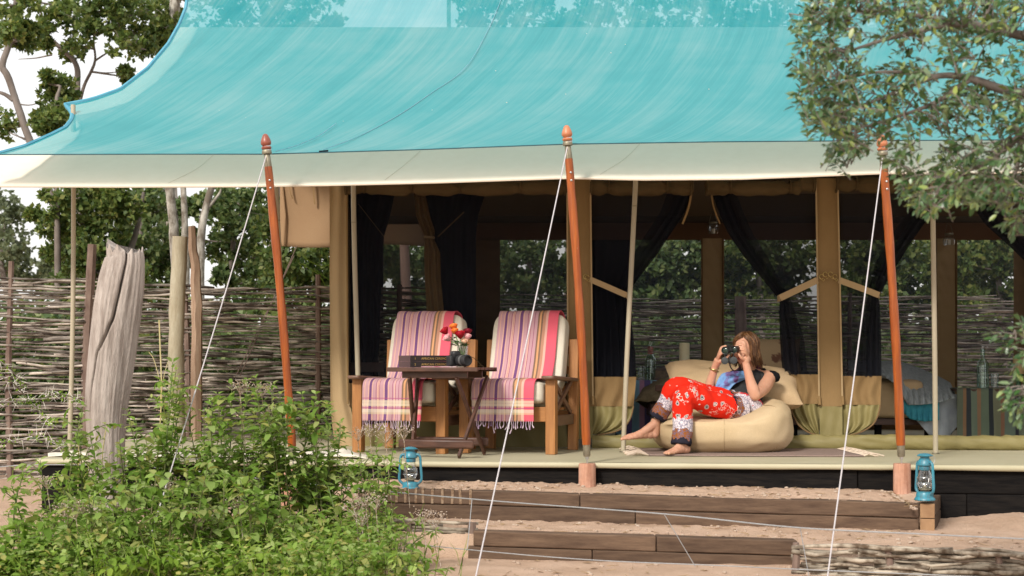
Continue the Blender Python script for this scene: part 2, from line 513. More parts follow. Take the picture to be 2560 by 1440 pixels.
DF = lambda x: 10.0 - .106 * x          # deck front
D1 = lambda x: 9.50 - .16 * x           # face of the upper step
D2 = lambda x: 8.63 - .16 * x           # face of the lower step
sheet('sand_terrace', -1.15, lambda v: 2.49 + .19 * v, lambda x: (D1(x) + .03, DF(x) + .05), lambda x, y: .306 - .013 * x + .03 * smooth(D1(x) + .1, DF(x), y) + lump(x, y, 1), 240, 36)
sheet('sand_terrace', -1.9, 4.6, lambda x: (D2(x) + .03 if x < 1.57 else 8.10 - .305 * (x - 1.48), DF(x) - .02), lambda x, y: .135 - .009 * x + .06 * smooth(2.55, 3.2, x) * smooth(D1(x) - .3, DF(x), y) + lump(x, y, 4), 320, 50)
sheet('sand_terrace', -3.0, -1.0, lambda x: (D1(x) - .55, DF(x) - .02), lambda x, y: .15 + lump(x, y, 7), 110, 40)

# loose stones on the sand
pm = MB()
for k in range(900):
    x = rng.uniform(-1.2, 4.2); w = rng.random()
    if w < .35: y = rng.uniform(D1(x) + .06, DF(x) - .02); z = .306 - .013 * x + .03 * smooth(D1(x) + .1, DF(x), y) + lump(x, y, 1); x = min(x, 2.38)
    elif w < .7: y = rng.uniform(D2(x) + .06, D1(x) - .05); z = .135 - .009 * x + lump(x, y, 4)
    else: y = rng.uniform(7.4, D2(x) - .05); z = gz(x, y)
    r = rng.choice((.004, .005, .006, .007, .010, .014))
    pm.superq((x, y, z + r * .3), (r, r * rng.uniform(.7, 1), r * rng.uniform(.5, .8)), 1, 1, 6, 4)
o = pm.build('pebbles', PEBBLE); o['kind'] = 'stuff'
LITTER = M('dry_leaf_litter', (.22, .13, .07), (.42, .30, .17), rough=.95, scale=9, bump=.2, rand=0)
lm = MB()
for k in range(420):
    x = rng.uniform(-1.0, 3.6); w = rng.random()
    if w < .3: y = rng.uniform(D1(x) + .06, DF(x) - .02); z = .306 - .013 * x + .03 * smooth(D1(x) + .1, DF(x), y) + lump(x, y, 1); x = min(x, 2.38)
    elif w < .65: y = rng.uniform(D2(x) + .06, D1(x) - .05); z = .135 - .009 * x + lump(x, y, 4)
    else: y = rng.uniform(7.6, D2(x) - .05); z = gz(x, y)
    l = rng.uniform(.012, .035); a = rng.uniform(0, 6.28); d = Vector((math.cos(a), math.sin(a), 0)); q = Vector((-d.y, d.x, 0)); p = Vector((x, y, z + .004))
    if rng.random() < .6: lm.add([p - d * l, p + q * l * .35 + Vector((0, 0, .006)), p + d * l, p - q * l * .3 + Vector((0, 0, .003))], [(0, 1, 2, 3)])
    else: lm.tube([p - d * l * 1.6, p + d * l * 1.6 + Vector((0, 0, .004))], .0016, 4)
o = lm.build('leaf_litter', LITTER); o['kind'] = 'stuff'

# ---- deck on black beams
deck = thing('tent_deck', 'long low deck with pale olive top on black stained timber beams under the tent', 'deck', (0, 10, .1))
m = MB()
def dk(u, v):
    x = -3.22 + 8.4 * u
    y = DF(x) - .035 + 5.6 * v
    return (x, y, DECK + .004 * noise.noise(Vector((x * 2, y * 2, 0))))
m.grid(dk, 90, 30)
# rolled front lip of the sheet
def lip(u, v):
    x = -3.22 + 8.4 * u; a = math.pi * v
    sag = .006 * noise.noise(Vector((x * 1.7, 3, 0)))
    return (x, DF(x) - .035 - .012 * math.sin(a), DECK - .012 + .012 * math.cos(a) - (.012 * v) + sag * v)
m.grid(lip, 90, 6)
m.build('deck_sheet', DECKTOP, deck, sharp=0)
def beam(x0, x1, zt, h, yoff=0.0, d=.16, fn=DF, mat=TIMBER_BLACK, par=deck, name='beam', jit=.004):
    b = MB(); n = max(3, int((x1 - x0) / .25))
    vs, fs = [], []
    for i in range(n + 1):
        x = x0 + (x1 - x0) * i / n; y = fn(x) + yoff
        w = [noise.noise(Vector((x * 2.3, k * 5.1, h * 9))) * jit for k in range(4)]
        z0 = zt(x) if callable(zt) else zt
        vs += [(x, y + w[0], z0 + w[1]), (x, y + d, z0 + w[1]), (x, y + d, z0 - h), (x, y + w[0], z0 - h + w[2])]
    for i in range(n):
        for k in range(4):
            fs.append((4 * i + k, 4 * i + 4 + k, 4 * i + 4 + (k + 1) % 4, 4 * i + (k + 1) % 4))
    fs += [(0, 1, 2, 3), tuple(4 * n + k for k in (3, 2, 1, 0))]
    b.add(vs, fs)
    return b.build(name, mat, par, bevel=.007, smooth=True, sharp=30)
for a, b_ in ((-3.2, -1.62), (-1.615, .55), (.553, 2.22), (2.225, 5.1)): beam(a, b_, DECK - .022, .165)
for a, b_ in ((-3.2, -2.0), (-1.997, .9), (.903, 2.9), (2.903, 5.1)): beam(a, b_, DECK - .190, .165)
for a, b_ in ((-3.2, -.4), (-.397, 2.5), (2.503, 5.1)): beam(a, b_, DECK - .358, .165)
# side beam at the left end
m = MB(); m.box((-3.17, 12.9, DECK - .022 - .25), (.08, 4.9, .5)); m.build('side_beam', TIMBER_BLACK, deck)

# ---- two timber steps
st = thing('timber_step', 'upper garden step of two weathered brown sleepers below the deck edge, filled with sand', 'step', (.8, 9.4, .12), group='timber steps up to the deck')
zt1 = lambda x: .312 - .0145 * x
for a, b_ in ((-.98, .42), (.424, 2.44)): beam(a, b_, zt1, .088, fn=D1, par=st, name='sleeper', mat=TIMBER, d=.12)
for a, b_ in ((-1.05, .76), (.764, 2.44)): beam(a, b_, lambda x: zt1(x) - .092, .10, fn=D1, par=st, name='sleeper', mat=TIMBER, d=.12)
for k, (dz, h) in enumerate(((0, .088), (.092, .13))):       # square returns at the right end, cut end grain to the front
    x = 2.49; z1 = zt1(x) - dz
    b = MB(); b.box((x, D1(x) + .012, z1 - h / 2), (.085, .02, h), rot=-.16); b.build('end_grain', TIMBER_END, st, bevel=.004)
    b = MB(); b.bar((x + .001, D1(x) + .024, z1 - h / 2 + .001), (x + .21, DF(x) - .01, z1 - h / 2 + .001), .083, h); b.build('return_sleeper', TIMBER, st, bevel=.006)
for k in range(9):                                          # rusted hoops round the old sleeper
    px = 992 + k * 23 + rng.uniform(-3, 3); X = (px - 1280) * 9.63 / F
    b = MB(); lean = rng.uniform(-.006, .006); z1 = zt1(X)
    b.poly([(X - .008, D1(X) - .005, z1 + .003), (X + .008, D1(X) - .005, z1 + .003), (X + .008 - lean, D1(X) - .005, z1 - .085), (X - .008 - lean, D1(X) - .005, z1 - .085)], .004)
    b.box((X, D1(X) + .05, z1 + .004), (.016, .11, .004))
    b.build('hoop_band', RUST, st)
st2 = thing('timber_step', 'lower garden step of dark sleepers between the two low wattle edges', 'step', (.7, 8.6, 0), group='timber steps up to the deck')
zt2 = lambda x: .155 - .011 * x
for a, b_ in ((-.22, .805), (.81, 1.575)): beam(a, b_, zt2, .084, fn=D2, par=st2, name='sleeper', mat=TIMBER, d=.12)
for a, b_ in ((-.25, .45), (.454, 1.575)): beam(a, b_, lambda x: zt2(x) - .087, .11, fn=D2, par=st2, name='sleeper', mat=TIMBER, d=.12)

# ================================================================ wattle fences
def rodmesh(L, r, n=7, sides=5, wob=.02):
    b = MB(); pts, rs = [], []
    ph = rng.uniform(0, 6); s1 = rng.uniform(0, 100)
    for i in range(n + 1):
        t = i / n
        pts.append((L * (t - .5), .022 * math.sin(ph + t * L * 6.5), wob * noise.noise(Vector((t * 2.4, s1, 0))) + .35 * wob * noise.noise(Vector((t * 8, s1, 3)))))
        rs.append(r * (1.2 - .55 * t) * (1 + .4 * noise.noise(Vector((t * 12, s1, 9)))))
    b.tube(pts, rs, sides)
    # a cut twig stub or two
    for _ in range(2):
        i = rng.randint(1, n - 1); p = Vector(pts[i])
        b.tube([p, p + Vector((rng.uniform(-.03, .03), rng.uniform(-.02, 0), rng.choice((-1, 1)) * rng.uniform(.015, .03)))], [rs[i] * .6, rs[i] * .3], 4)
    me = bpy.data.meshes.new('branch')
    me.from_pydata([Vector(v) for v in b.v], [], b.f)
    me.polygons.foreach_set('use_smooth', [True] * len(me.polygons))
    me['L'] = L
    return me

def rodset(mat, count, L, r, wob):
    out = []
    for _ in range(count):
        me = rodmesh(L * rng.uniform(.85, 1.15), r * rng.uniform(.75, 1.3), wob=wob * rng.uniform(.6, 1.3)); me.materials.append(mat); out.append(me)
    return out
RODS = rodset(STICK, 24, 2.1, .0105, .034)
RODS2 = rodset(STICK_LIGHT, 14, 1.9, .0125, .018)

def wattle(name, label, A, B, ztop, zbot, rows, per, rods, stakes, loc_group=None, gaps=.0, stake_r=.03, stuff_from=300, tilt=.018):
    A, B = Vector(A), Vector(B)
    root = thing(name, label, 'fence', ((A.x + B.x) / 2, (A.y + B.y) / 2, zbot), group=loc_group)
    dirv = (B - A); Ln = dirv.length; ang = math.atan2(dirv.y, dirv.x)
    cnt = 0
    for r in range(rows):
        t = (r + .5) / rows
        for k in range(per):
            me = rng.choice(rods); sx_ = rng.uniform(.9, 1.25) * (Ln / per) / 1.65 if rods is RODS else rng.uniform(.75, 1.05) * (Ln / per) / 1.2
            hl = min(.5, .5 * sx_ * me['L'] / Ln); u = min(1 - hl, max(hl, (k + .5 + rng.uniform(-.3, .3)) / per))
            p = A.lerp(B, u)
            zz = zbot + (ztop(u) - zbot) * t + rng.uniform(-.012, .012)
            o = bpy.data.objects.new('branch', me); COL.objects.link(o)
            o.parent = root
            o.location = Vector((p.x, p.y + rng.uniform(-.02, .02), zz)) - Vector(root.location)
            o.rotation_euler = (rng.uniform(-.5, .5), rng.gauss(0, tilt if rods is RODS else .009), ang + (math.pi if rng.random() < .5 else 0))
            o.scale = (sx_, 1, 1)
            cnt += 1
    for u, top, r in stakes:
        p = A.lerp(B, u); b = MB()
        b.tube(bez([(p.x, p.y, zbot - .1), (p.x + rng.uniform(-.02, .02), p.y, zbot + (top - zbot) * .5), (p.x + rng.uniform(-.04, .04), p.y, top)], 4), [r * (1.1 - .3 * i / 8) for i in range(9)], 7)
        b.build('stake', STAKE, root)
    return root

fl = wattle('wattle_fence', 'tall woven stick fence left of the tent, behind the driftwood post', P(-160, 900, 12.9), P(1160, 900, 14.2),
            lambda u: 1.845 + .02 * math.sin(u * 9) - .05 * u, .10, 66, 4, RODS, [(.27, 2.16, .05), (.13, 2.0, .03), (.70, 1.93, .03), (.45, 1.8, .03), (.86, 1.85, .03)])
fb = wattle('wattle_fence', 'dark woven stick fence seen through the open tent, beyond the beds', P(1080, 900, 16.6), P(2760, 900, 16.6),
            lambda u: 1.86 + .025 * math.sin(u * 11) - .03 * u, .15, 50, 5, RODS, [(.29, 2.1, .035), (.46, 1.86, .08), (.875, 2.0, .035), (.62, 1.9, .03), (.1, 1.9, .03)])
fr_ = wattle('wattle_edging', 'low woven edging of pale sticks at the right of the lower step', P(1978, 1400, 8.05), P(2760, 1400, 7.6),
             lambda u: .158 - .012 * u, -.03, 11, 3, RODS2, [(.005, .165, .022), (.33, .165, .022), (.67, .15, .02), (.98, .15, .02)])
fl_ = wattle('wattle_edging', 'low woven edging of thin sticks left of the lower step, partly hidden by leafy weeds', P(640, 1350, 8.9), P(1195, 1350, 8.75),
             lambda u: .20, 0, 10, 2, RODS2, [(.3, .2, .02), (.7, .2, .02), (.99, .2, .03)])

# posts standing in the fence
def post(name, label, pts, rads, mat, n=12, rough=.01):
    root_p = Vector((pts[0][0], pts[0][1], 0))
    b = MB(); q = bez(pts, 8)
    rr = np.interp(np.linspace(0, 1, len(q)), np.linspace(0, 1, len(rads)), rads)
    b.tube(q, list(rr), n)
    b.v = [tuple(Vector(v) + Vector((noise.noise(Vector(v) * 9), noise.noise(Vector(v) * 9 + Vector((5, 0, 0))), .3 * noise.noise(Vector(v) * 7))) * rough) for v in b.v]
    o = b.build(name, mat, origin=(pts[0][0], pts[0][1], pts[0][2]), sharp=50)
    return tag(o, label, 'post')
post('fence_post', 'round pale barked post with a sawn top standing in the wattle fence', [P(448, 1250, 13.0), P(440, 900, 13.0), P(450, 592, 13.0)], [.068, .066, .064], POST_PALE, 14)
post('fence_post', 'thin split brown post leaning beside the pale sawn post', [P(487, 1250, 12.95), P(492, 900, 12.95), P(489, 700, 12.95), P(478, 566, 12.95)], [.05, .048, .047, .034], POST_SPLIT, 6, .014)

# big driftwood post
b = MB()
prof = [(268, 1330, 50), (265, 1200, 46), (262, 1080, 50), (266, 980, 58), (277, 880, 62), (290, 780, 63), (303, 700, 60), (312, 650, 52), (310, 632, 46)]
q = bez([P(x, y, 9.62) for x, y, r in prof], 14); rr = np.interp(np.linspace(0, 1, len(q)), np.linspace(0, 1, len(prof)), [r * .93 * 9.62 / F for _, _, r in prof])
nside = 260
b.tube(q, list(rr), nside)
nr = len(q)
vv = []
for i, v in enumerate(b.v):
    ring, k = divmod(i, nside); c = q[ring]; d = Vector(v) - c; a = math.atan2(d.y, d.x)
    t = ring / (nr - 1)
    g = 1 - .05 * max(0, noise.noise(Vector((math.cos(a) * 9, math.sin(a) * 9, t * 1.2))) - .1) + .04 * math.sin(a * 3 + t * 2) + .05 * noise.noise(Vector((math.cos(a) * 2.2, math.sin(a) * 2.2, t * 1.4))) + .035 * noise.noise(Vector((math.cos(a) * 7, math.sin(a) * 7, t * 3)))
    ca = -1.571 + float(np.interp(t, [.15, .23, .35, .5, .55, .6, .69, .875], [-.65, -.6, -.48, -.3, -.05, .17, .27, .35])) + .03 * noise.noise(Vector((t * 20, 1, 1)))   # the long drying crack winds round the front
    da = (a - ca + math.pi) % (2 * math.pi) - math.pi
    if t > .25: g -= .40 * math.exp(-(da / (.030 + .022 * smooth(.4, .7, t))) ** 2) * smooth(.25, .5, t)
    g2 = (a + .75 + math.pi) % (2 * math.pi) - math.pi            # groove near the right edge
    g -= .07 * math.exp(-(g2 / .10) ** 2) * smooth(.5, .8, t)
    z = v[2]
    if t > .93: z += .06 * noise.noise(Vector((math.cos(a) * 3, math.sin(a) * 3, 4.2))) + (.07 * max(0, -math.cos(a)) - .03 * max(0, math.cos(a))) * (t - .93) / .07
    p = c + Vector((d.x, d.y, d.z)) * g
    vv.append((p.x, p.y, z if t > .93 else p.z))
b.v = vv
o = b.build('driftwood_post', GREYWOOD, origin=P(268, 1330, 9.62), sharp=70)
tag(o, 'thick pale grey driftwood post with a long dark crack, standing among the weeds', 'post')

# wire fence low in front of the steps
w = thing('wire_fence', 'low two strand wire fence crossing in front of the steps', 'fence', (0, 8, 0))
def wire(pts, r=.0035, name='wire', sides=6):
    b = MB(); b.tube(bez(pts, 8), r, sides); return b.build(name, GALV, w)
wire([P(-60, 1172, 10.2), P(110, 1162, 10.0), P(400, 1170, 9.9), P(800, 1213, 9.35), P(1230, 1252, 8.45), P(1660, 1285, 7.7), P(1980, 1318, 7.2), P(2300, 1335, 6.85), P(2660, 1352, 6.5)])
wire([P(500, 1290, 9.6), P(880, 1342, 8.8), P(1190, 1376, 8.3), P(1480, 1400, 8.0), P(1800, 1414, 7.6), P(2010, 1424, 7.2), P(2300, 1436, 6.9), P(2660, 1452, 6.5)], .0028)
for a, b_ in ((P(1660, 1285, 7.7), P(1738, 1416, 7.75)), (P(2000, 1318, 7.2), P(2022, 1440, 7.2)), (P(1180, 1248, 8.55), P(1168, 1376, 8.35))):
    wire([a, b_], .0022, 'dropper')
# ================================================================ tent
def netstreak(n, b, tl, mx):
    v = texco(n, 'UV', (3.2, .25, 1)); v2 = texco(n, 'UV', (30, .7, 1)); v3 = texco(n, 'UV', (.6, 1.1, 1))
    a = ntex(n, v, 1.0, 6, .6); f = ntex(n, v2, 1.0, 4, .7); big = ntex(n, v3, 1.3, 3)
    s = mth(n, 'ADD', mth(n, 'MULTIPLY', a, .5), mth(n, 'ADD', mth(n, 'MULTIPLY', f, .28), mth(n, 'MULTIPLY', big, .32)))
    col = ramp(n, s, [(.36, (.022, .29, .345)), (.52, (.055, .36, .415)), (.66, (.16, .42, .465))])
    n.links.new(col, b.inputs['Base Color']); n.links.new(col, tl.inputs[0])
    n.links.new(mth(n, 'MULTIPLY_ADD', f, .10, .74), mx.inputs[0])
    w = ntex(n, texco(n, 'UV', (500, 500, 1)), 1, 1)
    bumpn(n, b, mth(n, 'ADD', f, mth(n, 'MULTIPLY', w, .3)), .25, .01)
NET = netmat('turquoise_shade_net', (.09, .55, .62), .72, .35, netstreak)
NETHEM = M('blue_net_hem', (.07, .26, .36), (.10, .32, .42), rough=.8, scale=9, bump=.2)
MESH = netmat('black_mosquito_mesh', (.012, .013, .019), .66, .15)
MESHF = netmat('gathered_black_mesh', (.014, .015, .022), .74, .1)
MESHWIN = netmat('grey_window_mesh', (.062, .069, .086), .36, .6)
DARKCLOTH = M('dark_navy_lining', (.010, .011, .018), (.015, .016, .025), rough=.95, scale=3, bump=.3, bdist=.01, spec=.1)
FLY = netmat('cream_fly_canvas', (.66, .62, .52), 1.0, .18)
def flytex(n, b, tl, mx):
    v = texco(n, 'Object'); a = ntex(n, v, .8, 4); g = ntex(n, v, 14, 4)
    col = mixc(n, .25, ramp(n, a, [(.3, (.82, .72, .60)), (.7, (.88, .78, .66))]), ramp(n, g, [(.3, (.74, .66, .54)), (.7, (.88, .80, .69))]))
    n.links.new(col, b.inputs['Base Color'])
    bumpn(n, b, g, .15, .004)
flytex(FLY.node_tree, FLY.node_tree.nodes['Principled BSDF'], None, None)

tent = thing('safari_tent', 'large tan canvas safari tent with cream flysheet, black mesh panels and tied back door curtains', 'tent', (1.0, 12.0, DECK))

# ---- turquoise net over everything
LB = [(-140, 392), (-60, 387), (0, 383), (60, 366), (130, 335), (165, 318), (178, 300), (181, 286), (172, 271), (161, 261), (205, 254), (225, 300), (300, 222)]
LB = [(392, -140), (387, -60), (383, 0), (366, 60), (335, 130), (318, 164), (300, 178), (285, 181), (271, 172), (262, 161), (256, 195), (248, 232), (224, 300), (170, 370), (110, 420), (60, 448), (20, 464), (0, 467), (-60, 471), (-140, 473)]
LBy = np.array([a for a, _ in LB][::-1], float); LBx = np.array([b for _, b in LB][::-1], float)
def lb(py): return float(np.interp(py, LBy, LBx))
def netD(X, v): return (9.93 - .105 * X) + v * 3.75
ZF = np.interp
def netz(X, v):
    px = 1280 + X * F / netD(X, 0)
    py = float(np.interp(px, [-200, 0, 400, 660, 1040, 1415, 1800, 2205, 2560, 2900], [389, 386, 385, 385, 374, 360, 354, 351, 349, 345]))
    z0 = EYE + (915 - py) * netD(X, 0) / F
    return z0 + 2.18 * (v ** 1.16) - .03 * math.sin(math.pi * min(1, v * 2.6))
def netpt(u, v):
    # left boundary of this row: fixed point between z, D and the pixel outline
    X = -3.2
    for _ in range(30):
        D = netD(X, v); py = 915 - (netz(X, v) - EYE) * F / D
        X = .5 * X + .5 * (lb(py) - 1280) * D / F
    XR = 5.0
    uu = u ** 1.15
    x = X + (XR - X) * uu
    w = .012 * noise.noise(Vector((x * 1.1, v * 3, 7))) * math.sin(math.pi * min(1, u * 8)) if u < .125 else .012 * noise.noise(Vector((x * 1.1, v * 3, 7)))
    sx = x - 1.25 * 1.05 * (1 - (1 - min(1, v)) ** 2.0)
    w += (.020 * noise.noise(Vector((sx * 3.2, v * 1.2, 2))) + .008 * noise.noise(Vector((sx * 11, v * 2, 5)))) * min(1, u * 20)
    return Vector((x, netD(x, v), netz(x, v) + w * min(1, v * 8)))
G = lambda v: 1.05 * (1 - (1 - min(1, v)) ** 2.0)
NU, NV = 170, 110
netgrid = [[netpt(i / NU, 1.12 * j / NV) for i in range(NU + 1)] for j in range(NV + 1)]
m = MB(); m.uv = []
for j in range(NV + 1):
    for i in range(NU + 1):
        p = netgrid[j][i]; m.v.append(tuple(p)); m.uv.append((p.x - G(1.12 * j / NV) * 1.25, 1.12 * j / NV * 3.9))
for j in range(NV):
    for i in range(NU):
        a = j * (NU + 1) + i; m.f.append((a, a + 1, a + NU + 2, a + NU + 1))
nett = thing('shade_net', 'large turquoise shade net stretched over the tent roof on the red wood poles', 'shade net', (1, 11, 2.5))
m.build('net_sheet', NET, nett, sharp=0)
b = MB(); b.tube([netgrid[j][0] for j in range(NV + 1)], .016, 6); b.build('side_hem', NETHEM, nett)
b = MB(); b.tube([netgrid[0][i] + Vector((0, -.004, -.002)) for i in range(NU + 1)], .0042, 5); b.build('front_hem', M('dark_teal_hem', (.02, .07, .09), (.03, .1, .12), bump=0), nett)
def onnet(px, py):
    """where the view line through a pixel meets the net"""
    lo, hi = 0.0, 1.1
    for _ in range(40):
        v = (lo + hi) / 2; D = 10
        for _ in range(12): D = netD((px - 1280) * D / F, v)
        X = (px - 1280) * D / F
        y = 915 - (netz(X, v) - EYE) * F / D
        if y > py: lo = v
        else: hi = v
    return Vector((X, D, netz(X, v) + .006))
SEAM = M('net_seam', (.10, .34, .40), (.20, .36, .44), rough=.8, scale=20, bump=.2)
for pts in ([(808, 380), (900, 345), (1000, 291), (1075, 240), (1160, 178), (1215, 90), (1252, 4), (1262, -50)], [(690, 385), (745, 368), (800, 343), (840, 314)]):
    b = MB(); b.tube(bez([onnet(*p) + Vector((0, -.01, .008)) for p in pts], 8), .0028, 5); b.build('seam', SEAM, nett)
b = MB()
for k in range(11):
    px, py = rng.uniform(500, 1960), rng.uniform(90, 345); p = onnet(px, py) + Vector((0, -.012, .012)); r = rng.uniform(.0015, .0035)
    b.superq(p, (r * 1.6, r, r), 1, 1, 5, 3)
o = b.build('bird_dropping', CUSHION, nett); o['kind'] = 'stuff'
# little toggle where the seam meets the front hem
b = MB(); b.tube([onnet(798, 381), onnet(820, 379)], .006, 6); b.build('toggle', DARKCLOTH, nett)

# ---- cream fly under the net
def flyedge(px): return float(np.interp(px, [-200, 0, 300, 600, 820, 1100, 1415, 1600, 1850, 2205, 2400, 2560, 2900], [461, 461, 462, 461, 458, 451, 440, 444, 442, 428, 429, 425, 415]))
def flyD(X, v): return (10.12 - .105 * X) + v * 3.0
def flyz(X, v):
    D0 = flyD(X, 0); px = 1280 + X * F / D0
    z0 = EYE + (915 - flyedge(px)) * D0 / F
    zr = EYE + (915 - 68) * flyD(X, 1) / F
    return z0 + (zr - z0) * v + .05 * math.sin(math.pi * v) * (1 - v) - .012 * (1 - smooth(0, .03, v))
FLX = {}
def flypt(u, v):
    XL = -4.2 if v < .001 else None
    if v not in FLX:
        x = -3.2
        for _ in range(30):
            D = flyD(x, v); py = 915 - (flyz(x, v) - EYE) * F / D
            x = .5 * x + .5 * (lb(py) + 7 - 1280) * D / F
        FLX[v] = x
    x = FLX[v]
    X = x + (5.0 - x) * u
    return Vector((X, flyD(X, v), flyz(X, v)))
m = MB(); m.grid(flypt, 110, 60); m.build('flysheet', FLY, tent, sharp=0)
def flyback(u, v):
    X = -2.45 + 7.45 * u; p1 = Vector((X, flyD(X, 1) + .01, flyz(X, 1)))
    return p1 + Vector((0, 2.5 * v, -.98 * v))
m = MB(); m.grid(flyback, 30, 8); m.build('rear_flysheet', FLY, tent, sharp=0)
# rolled hem of the fly
b = MB(); b.tube([flypt(i / 110, 0) for i in range(111)], .009, 6); b.build('flysheet_hem', FLY, tent)
def onfly(px, py):
    lo, hi = 0.0, 1.0
    for _ in range(40):
        v = (lo + hi) / 2; D = 10.5
        for _ in range(12): D = flyD((px - 1280) * D / F, v)
        X = (px - 1280) * D / F
        if 915 - (flyz(X, v) - EYE) * F / D > py: lo = v
        else: hi = v
    return Vector((X, D, flyz(X, v) + .002))
SEAMC = M('fly_seam', (.52, .46, .36), (.56, .5, .4), rough=.9, bump=0)
for pts in ([(535, 388), (490, 425), (420, 460)], [(1052, 378), (1010, 415), (962, 452)], [(1605, 356), (1560, 400), (1500, 438)]):
    b = MB(); b.tube(bez([onfly(*p) + Vector((0, -.003, .003)) for p in pts], 6), .0011, 5); b.build('flysheet_seam', SEAMC, tent)

# ridge pole and strut seen through the net
b = MB(); b.tube([P(1122, 72, 13.2), P(1122, -60, 13.25)], .018, 8); b.build('ridge_pole', PIPE, tent)
b = MB(); b.tube([P(1308, 70, 13.2), P(1258, -50, 13.3)], .010, 8); b.build('ridge_strut', PIPE, tent)

# ---- inside: liner, side wall, back wall
TF = 11.8
def W(px, py, off=0.0): 
    D = Dk(px, TF) + off
    return P(px, py, D)
m = MB()
def liner(u, v):
    X = -1.42 + 6.4 * u; y0 = 11.8 - .11 * X + .02
    if v < .5: return (X, y0 + 1.6 * v * 2, 2.56 + 1.0 * v * 2)
    return (X, y0 + 1.6 + (15.0 - y0 - 1.6) * (v - .5) * 2, 3.56 - .98 * (v - .5) * 2)
m.grid(liner, 20, 12); m.build('roof_liner', netmat('brown_roof_liner', (.16, .11, .07), 1.0, .45), tent, sharp=0)
m = MB(); m.grid(lambda u, v: (-1.40 + .012 * math.sin(u * 30), 12.05 + 2.93 * u, DECK + .02 + 2.05 * v + (.9 * (1 - abs(2 * u - 1)) if v > .99 else 0)), 20, 2); m.build('side_wall', BROWN, tent)
m = MB(); m.grid(lambda u, v: (4.95, 11.4 + 3.6 * u, DECK + .02 + 2.1 * v), 4, 2); m.build('side_wall', BROWN, tent)
BW = 15.0
FLAPT = netmat('thin_brown_window_flap', (.22, .135, .085), 1.0, .6)
def backstrip(x0, x1, y0, y1, mat, name='back_wall_panel', th=.03, off=0.0):
    b = MB()
    pts = [P(x0, y1, BW + off), P(x1, y1, BW + off), P(x1, y0, BW + off), P(x0, y0, BW + off)]
    b.poly(pts, th, (0, -1, 0)); return b.build(name, mat, tent)
for x0, x1 in ((924, 958), (1102, 1186), (1420, 1580)): backstrip(x0, x1, 596, 985, DARKCLOTH)
backstrip(1189, 1250, 596, 985, BROWN, off=-.02)
for x0, x1 in ((1755, 1808), (2340, 2391)):
    b = MB()
    def stp(u, v):
        px = x0 + (x1 - x0) * u; py = 985 - 389 * v
        return P(px, py, BW - .06 + .012 * noise.noise(Vector((u * 2 + v * 3, v * 14 + u * 4, x0))) + .004 * math.sin(v * 70 + u * 3))
    b.grid(stp, 10, 70); b.build('back_wall_strip', TAN_LIGHT, tent, sharp=0)
    for px in (x0, x1):
        b = MB(); b.tube([P(px, 985, BW - .07), P(px, 596, BW - .07)], .01, 6); b.build('strip_piping', BROWN, tent)
backstrip(924, 2800, 430, 560, LINER, th=.03, off=.03)
backstrip(1110, 2800, 557, 600, FLAPT, 'rolled_window_flap', th=.002, off=-.02)
backstrip(924, 2800, 985, 1100, BROWN, 'lower_back_wall', th=.03, off=.03)
m = MB(); m.grid(lambda u, v: P(958 + 1840 * u, 985 - 430 * v, BW + .07), 20, 6); m.build('window_mesh', MESHWIN, tent)

# flap hanging from the rear of the fly, beyond the left corner
FLAPM = M('tan_flap_canvas', (.33, .205, .115), (.36, .235, .135), rough=.9, scale=2, bump=.25, bdist=.008, fine=200, spec=.1)
def rf(u, v):
    px = 700 + 385 * u; py = 455 + (615 - 455) * v + (4 if v > .9 else 0) * math.sin(u * 7)
    return P(px, py, 15.6 + .03 * math.sin(u * 9 + v * 2) * v)
m = MB(); m.grid(rf, 24, 12); m.build('rear_flap', FLAPM, tent, solid=.006)
b = MB(); b.tube([P(705, 455, 15.58), P(713, 540, 15.58), P(709, 614, 15.58)], .012, 6); b.build('flap_hem', FLAPM, tent)
for px, dx, l in ((724, 8, 30), (783, 4, 40)):
    b = MB(); b.tube(bez([P(px, 450, 15.55), P(px + 2, 450 + l, 15.54), P(px + dx, 455 + l * 1.4, 15.55)], 4), .012, 5, flat=.3); b.build('tie_tape', TAN, tent)

# ---- front wall: corner panel, strips, lower wall
def panel(name, rows, mat, off=0.0, fold=.012, nf=5, nu=24, dens=14, ph=0.0, edgefold=None):
    """rows: (py, xleft, xright) from top to bottom; folds run down the cloth"""
    ys = [r[0] for r in rows]; xl = [r[1] for r in rows]; xr = [r[2] for r in rows]
    b = MB(); nv = max(6, int((ys[-1] - ys[0]) / dens))
    w0 = max(abs(a - c) for a, c in zip(xl, xr))
    def fn(u, v):
        py = ys[0] + (ys[-1] - ys[0]) * v
        a, c = float(np.interp(py, ys, xl)), float(np.interp(py, ys, xr))
        g = 1 - .9 * abs(c - a) / w0 if edgefold else 1
        wv = fold * (math.sin(nf * 2 * math.pi * u + ph + 1.2 * math.sin(v * 4 + ph)) + .6 * noise.noise(Vector((u * nf * 1.4, v * 2, ph)))) * (g * 1.6 + .15 if edgefold else 1)
        return W(a + (c - a) * u, py, off + wv)
    b.grid(fn, nu, nv)
    return b.build(name, mat, tent, sharp=0)
panel('corner_panel', [(452, 824, 866), (700, 824, 868), (1000, 826, 872), (1060, 830, 886), (1115, 838, 900)], TAN_LIGHT, -.02, .014, 1.3, 20, 12)
b = MB(); b.tube([W(867, 460, -.04), W(870, 1010, -.04)], .008, 6); b.build('panel_piping', TAN, tent)
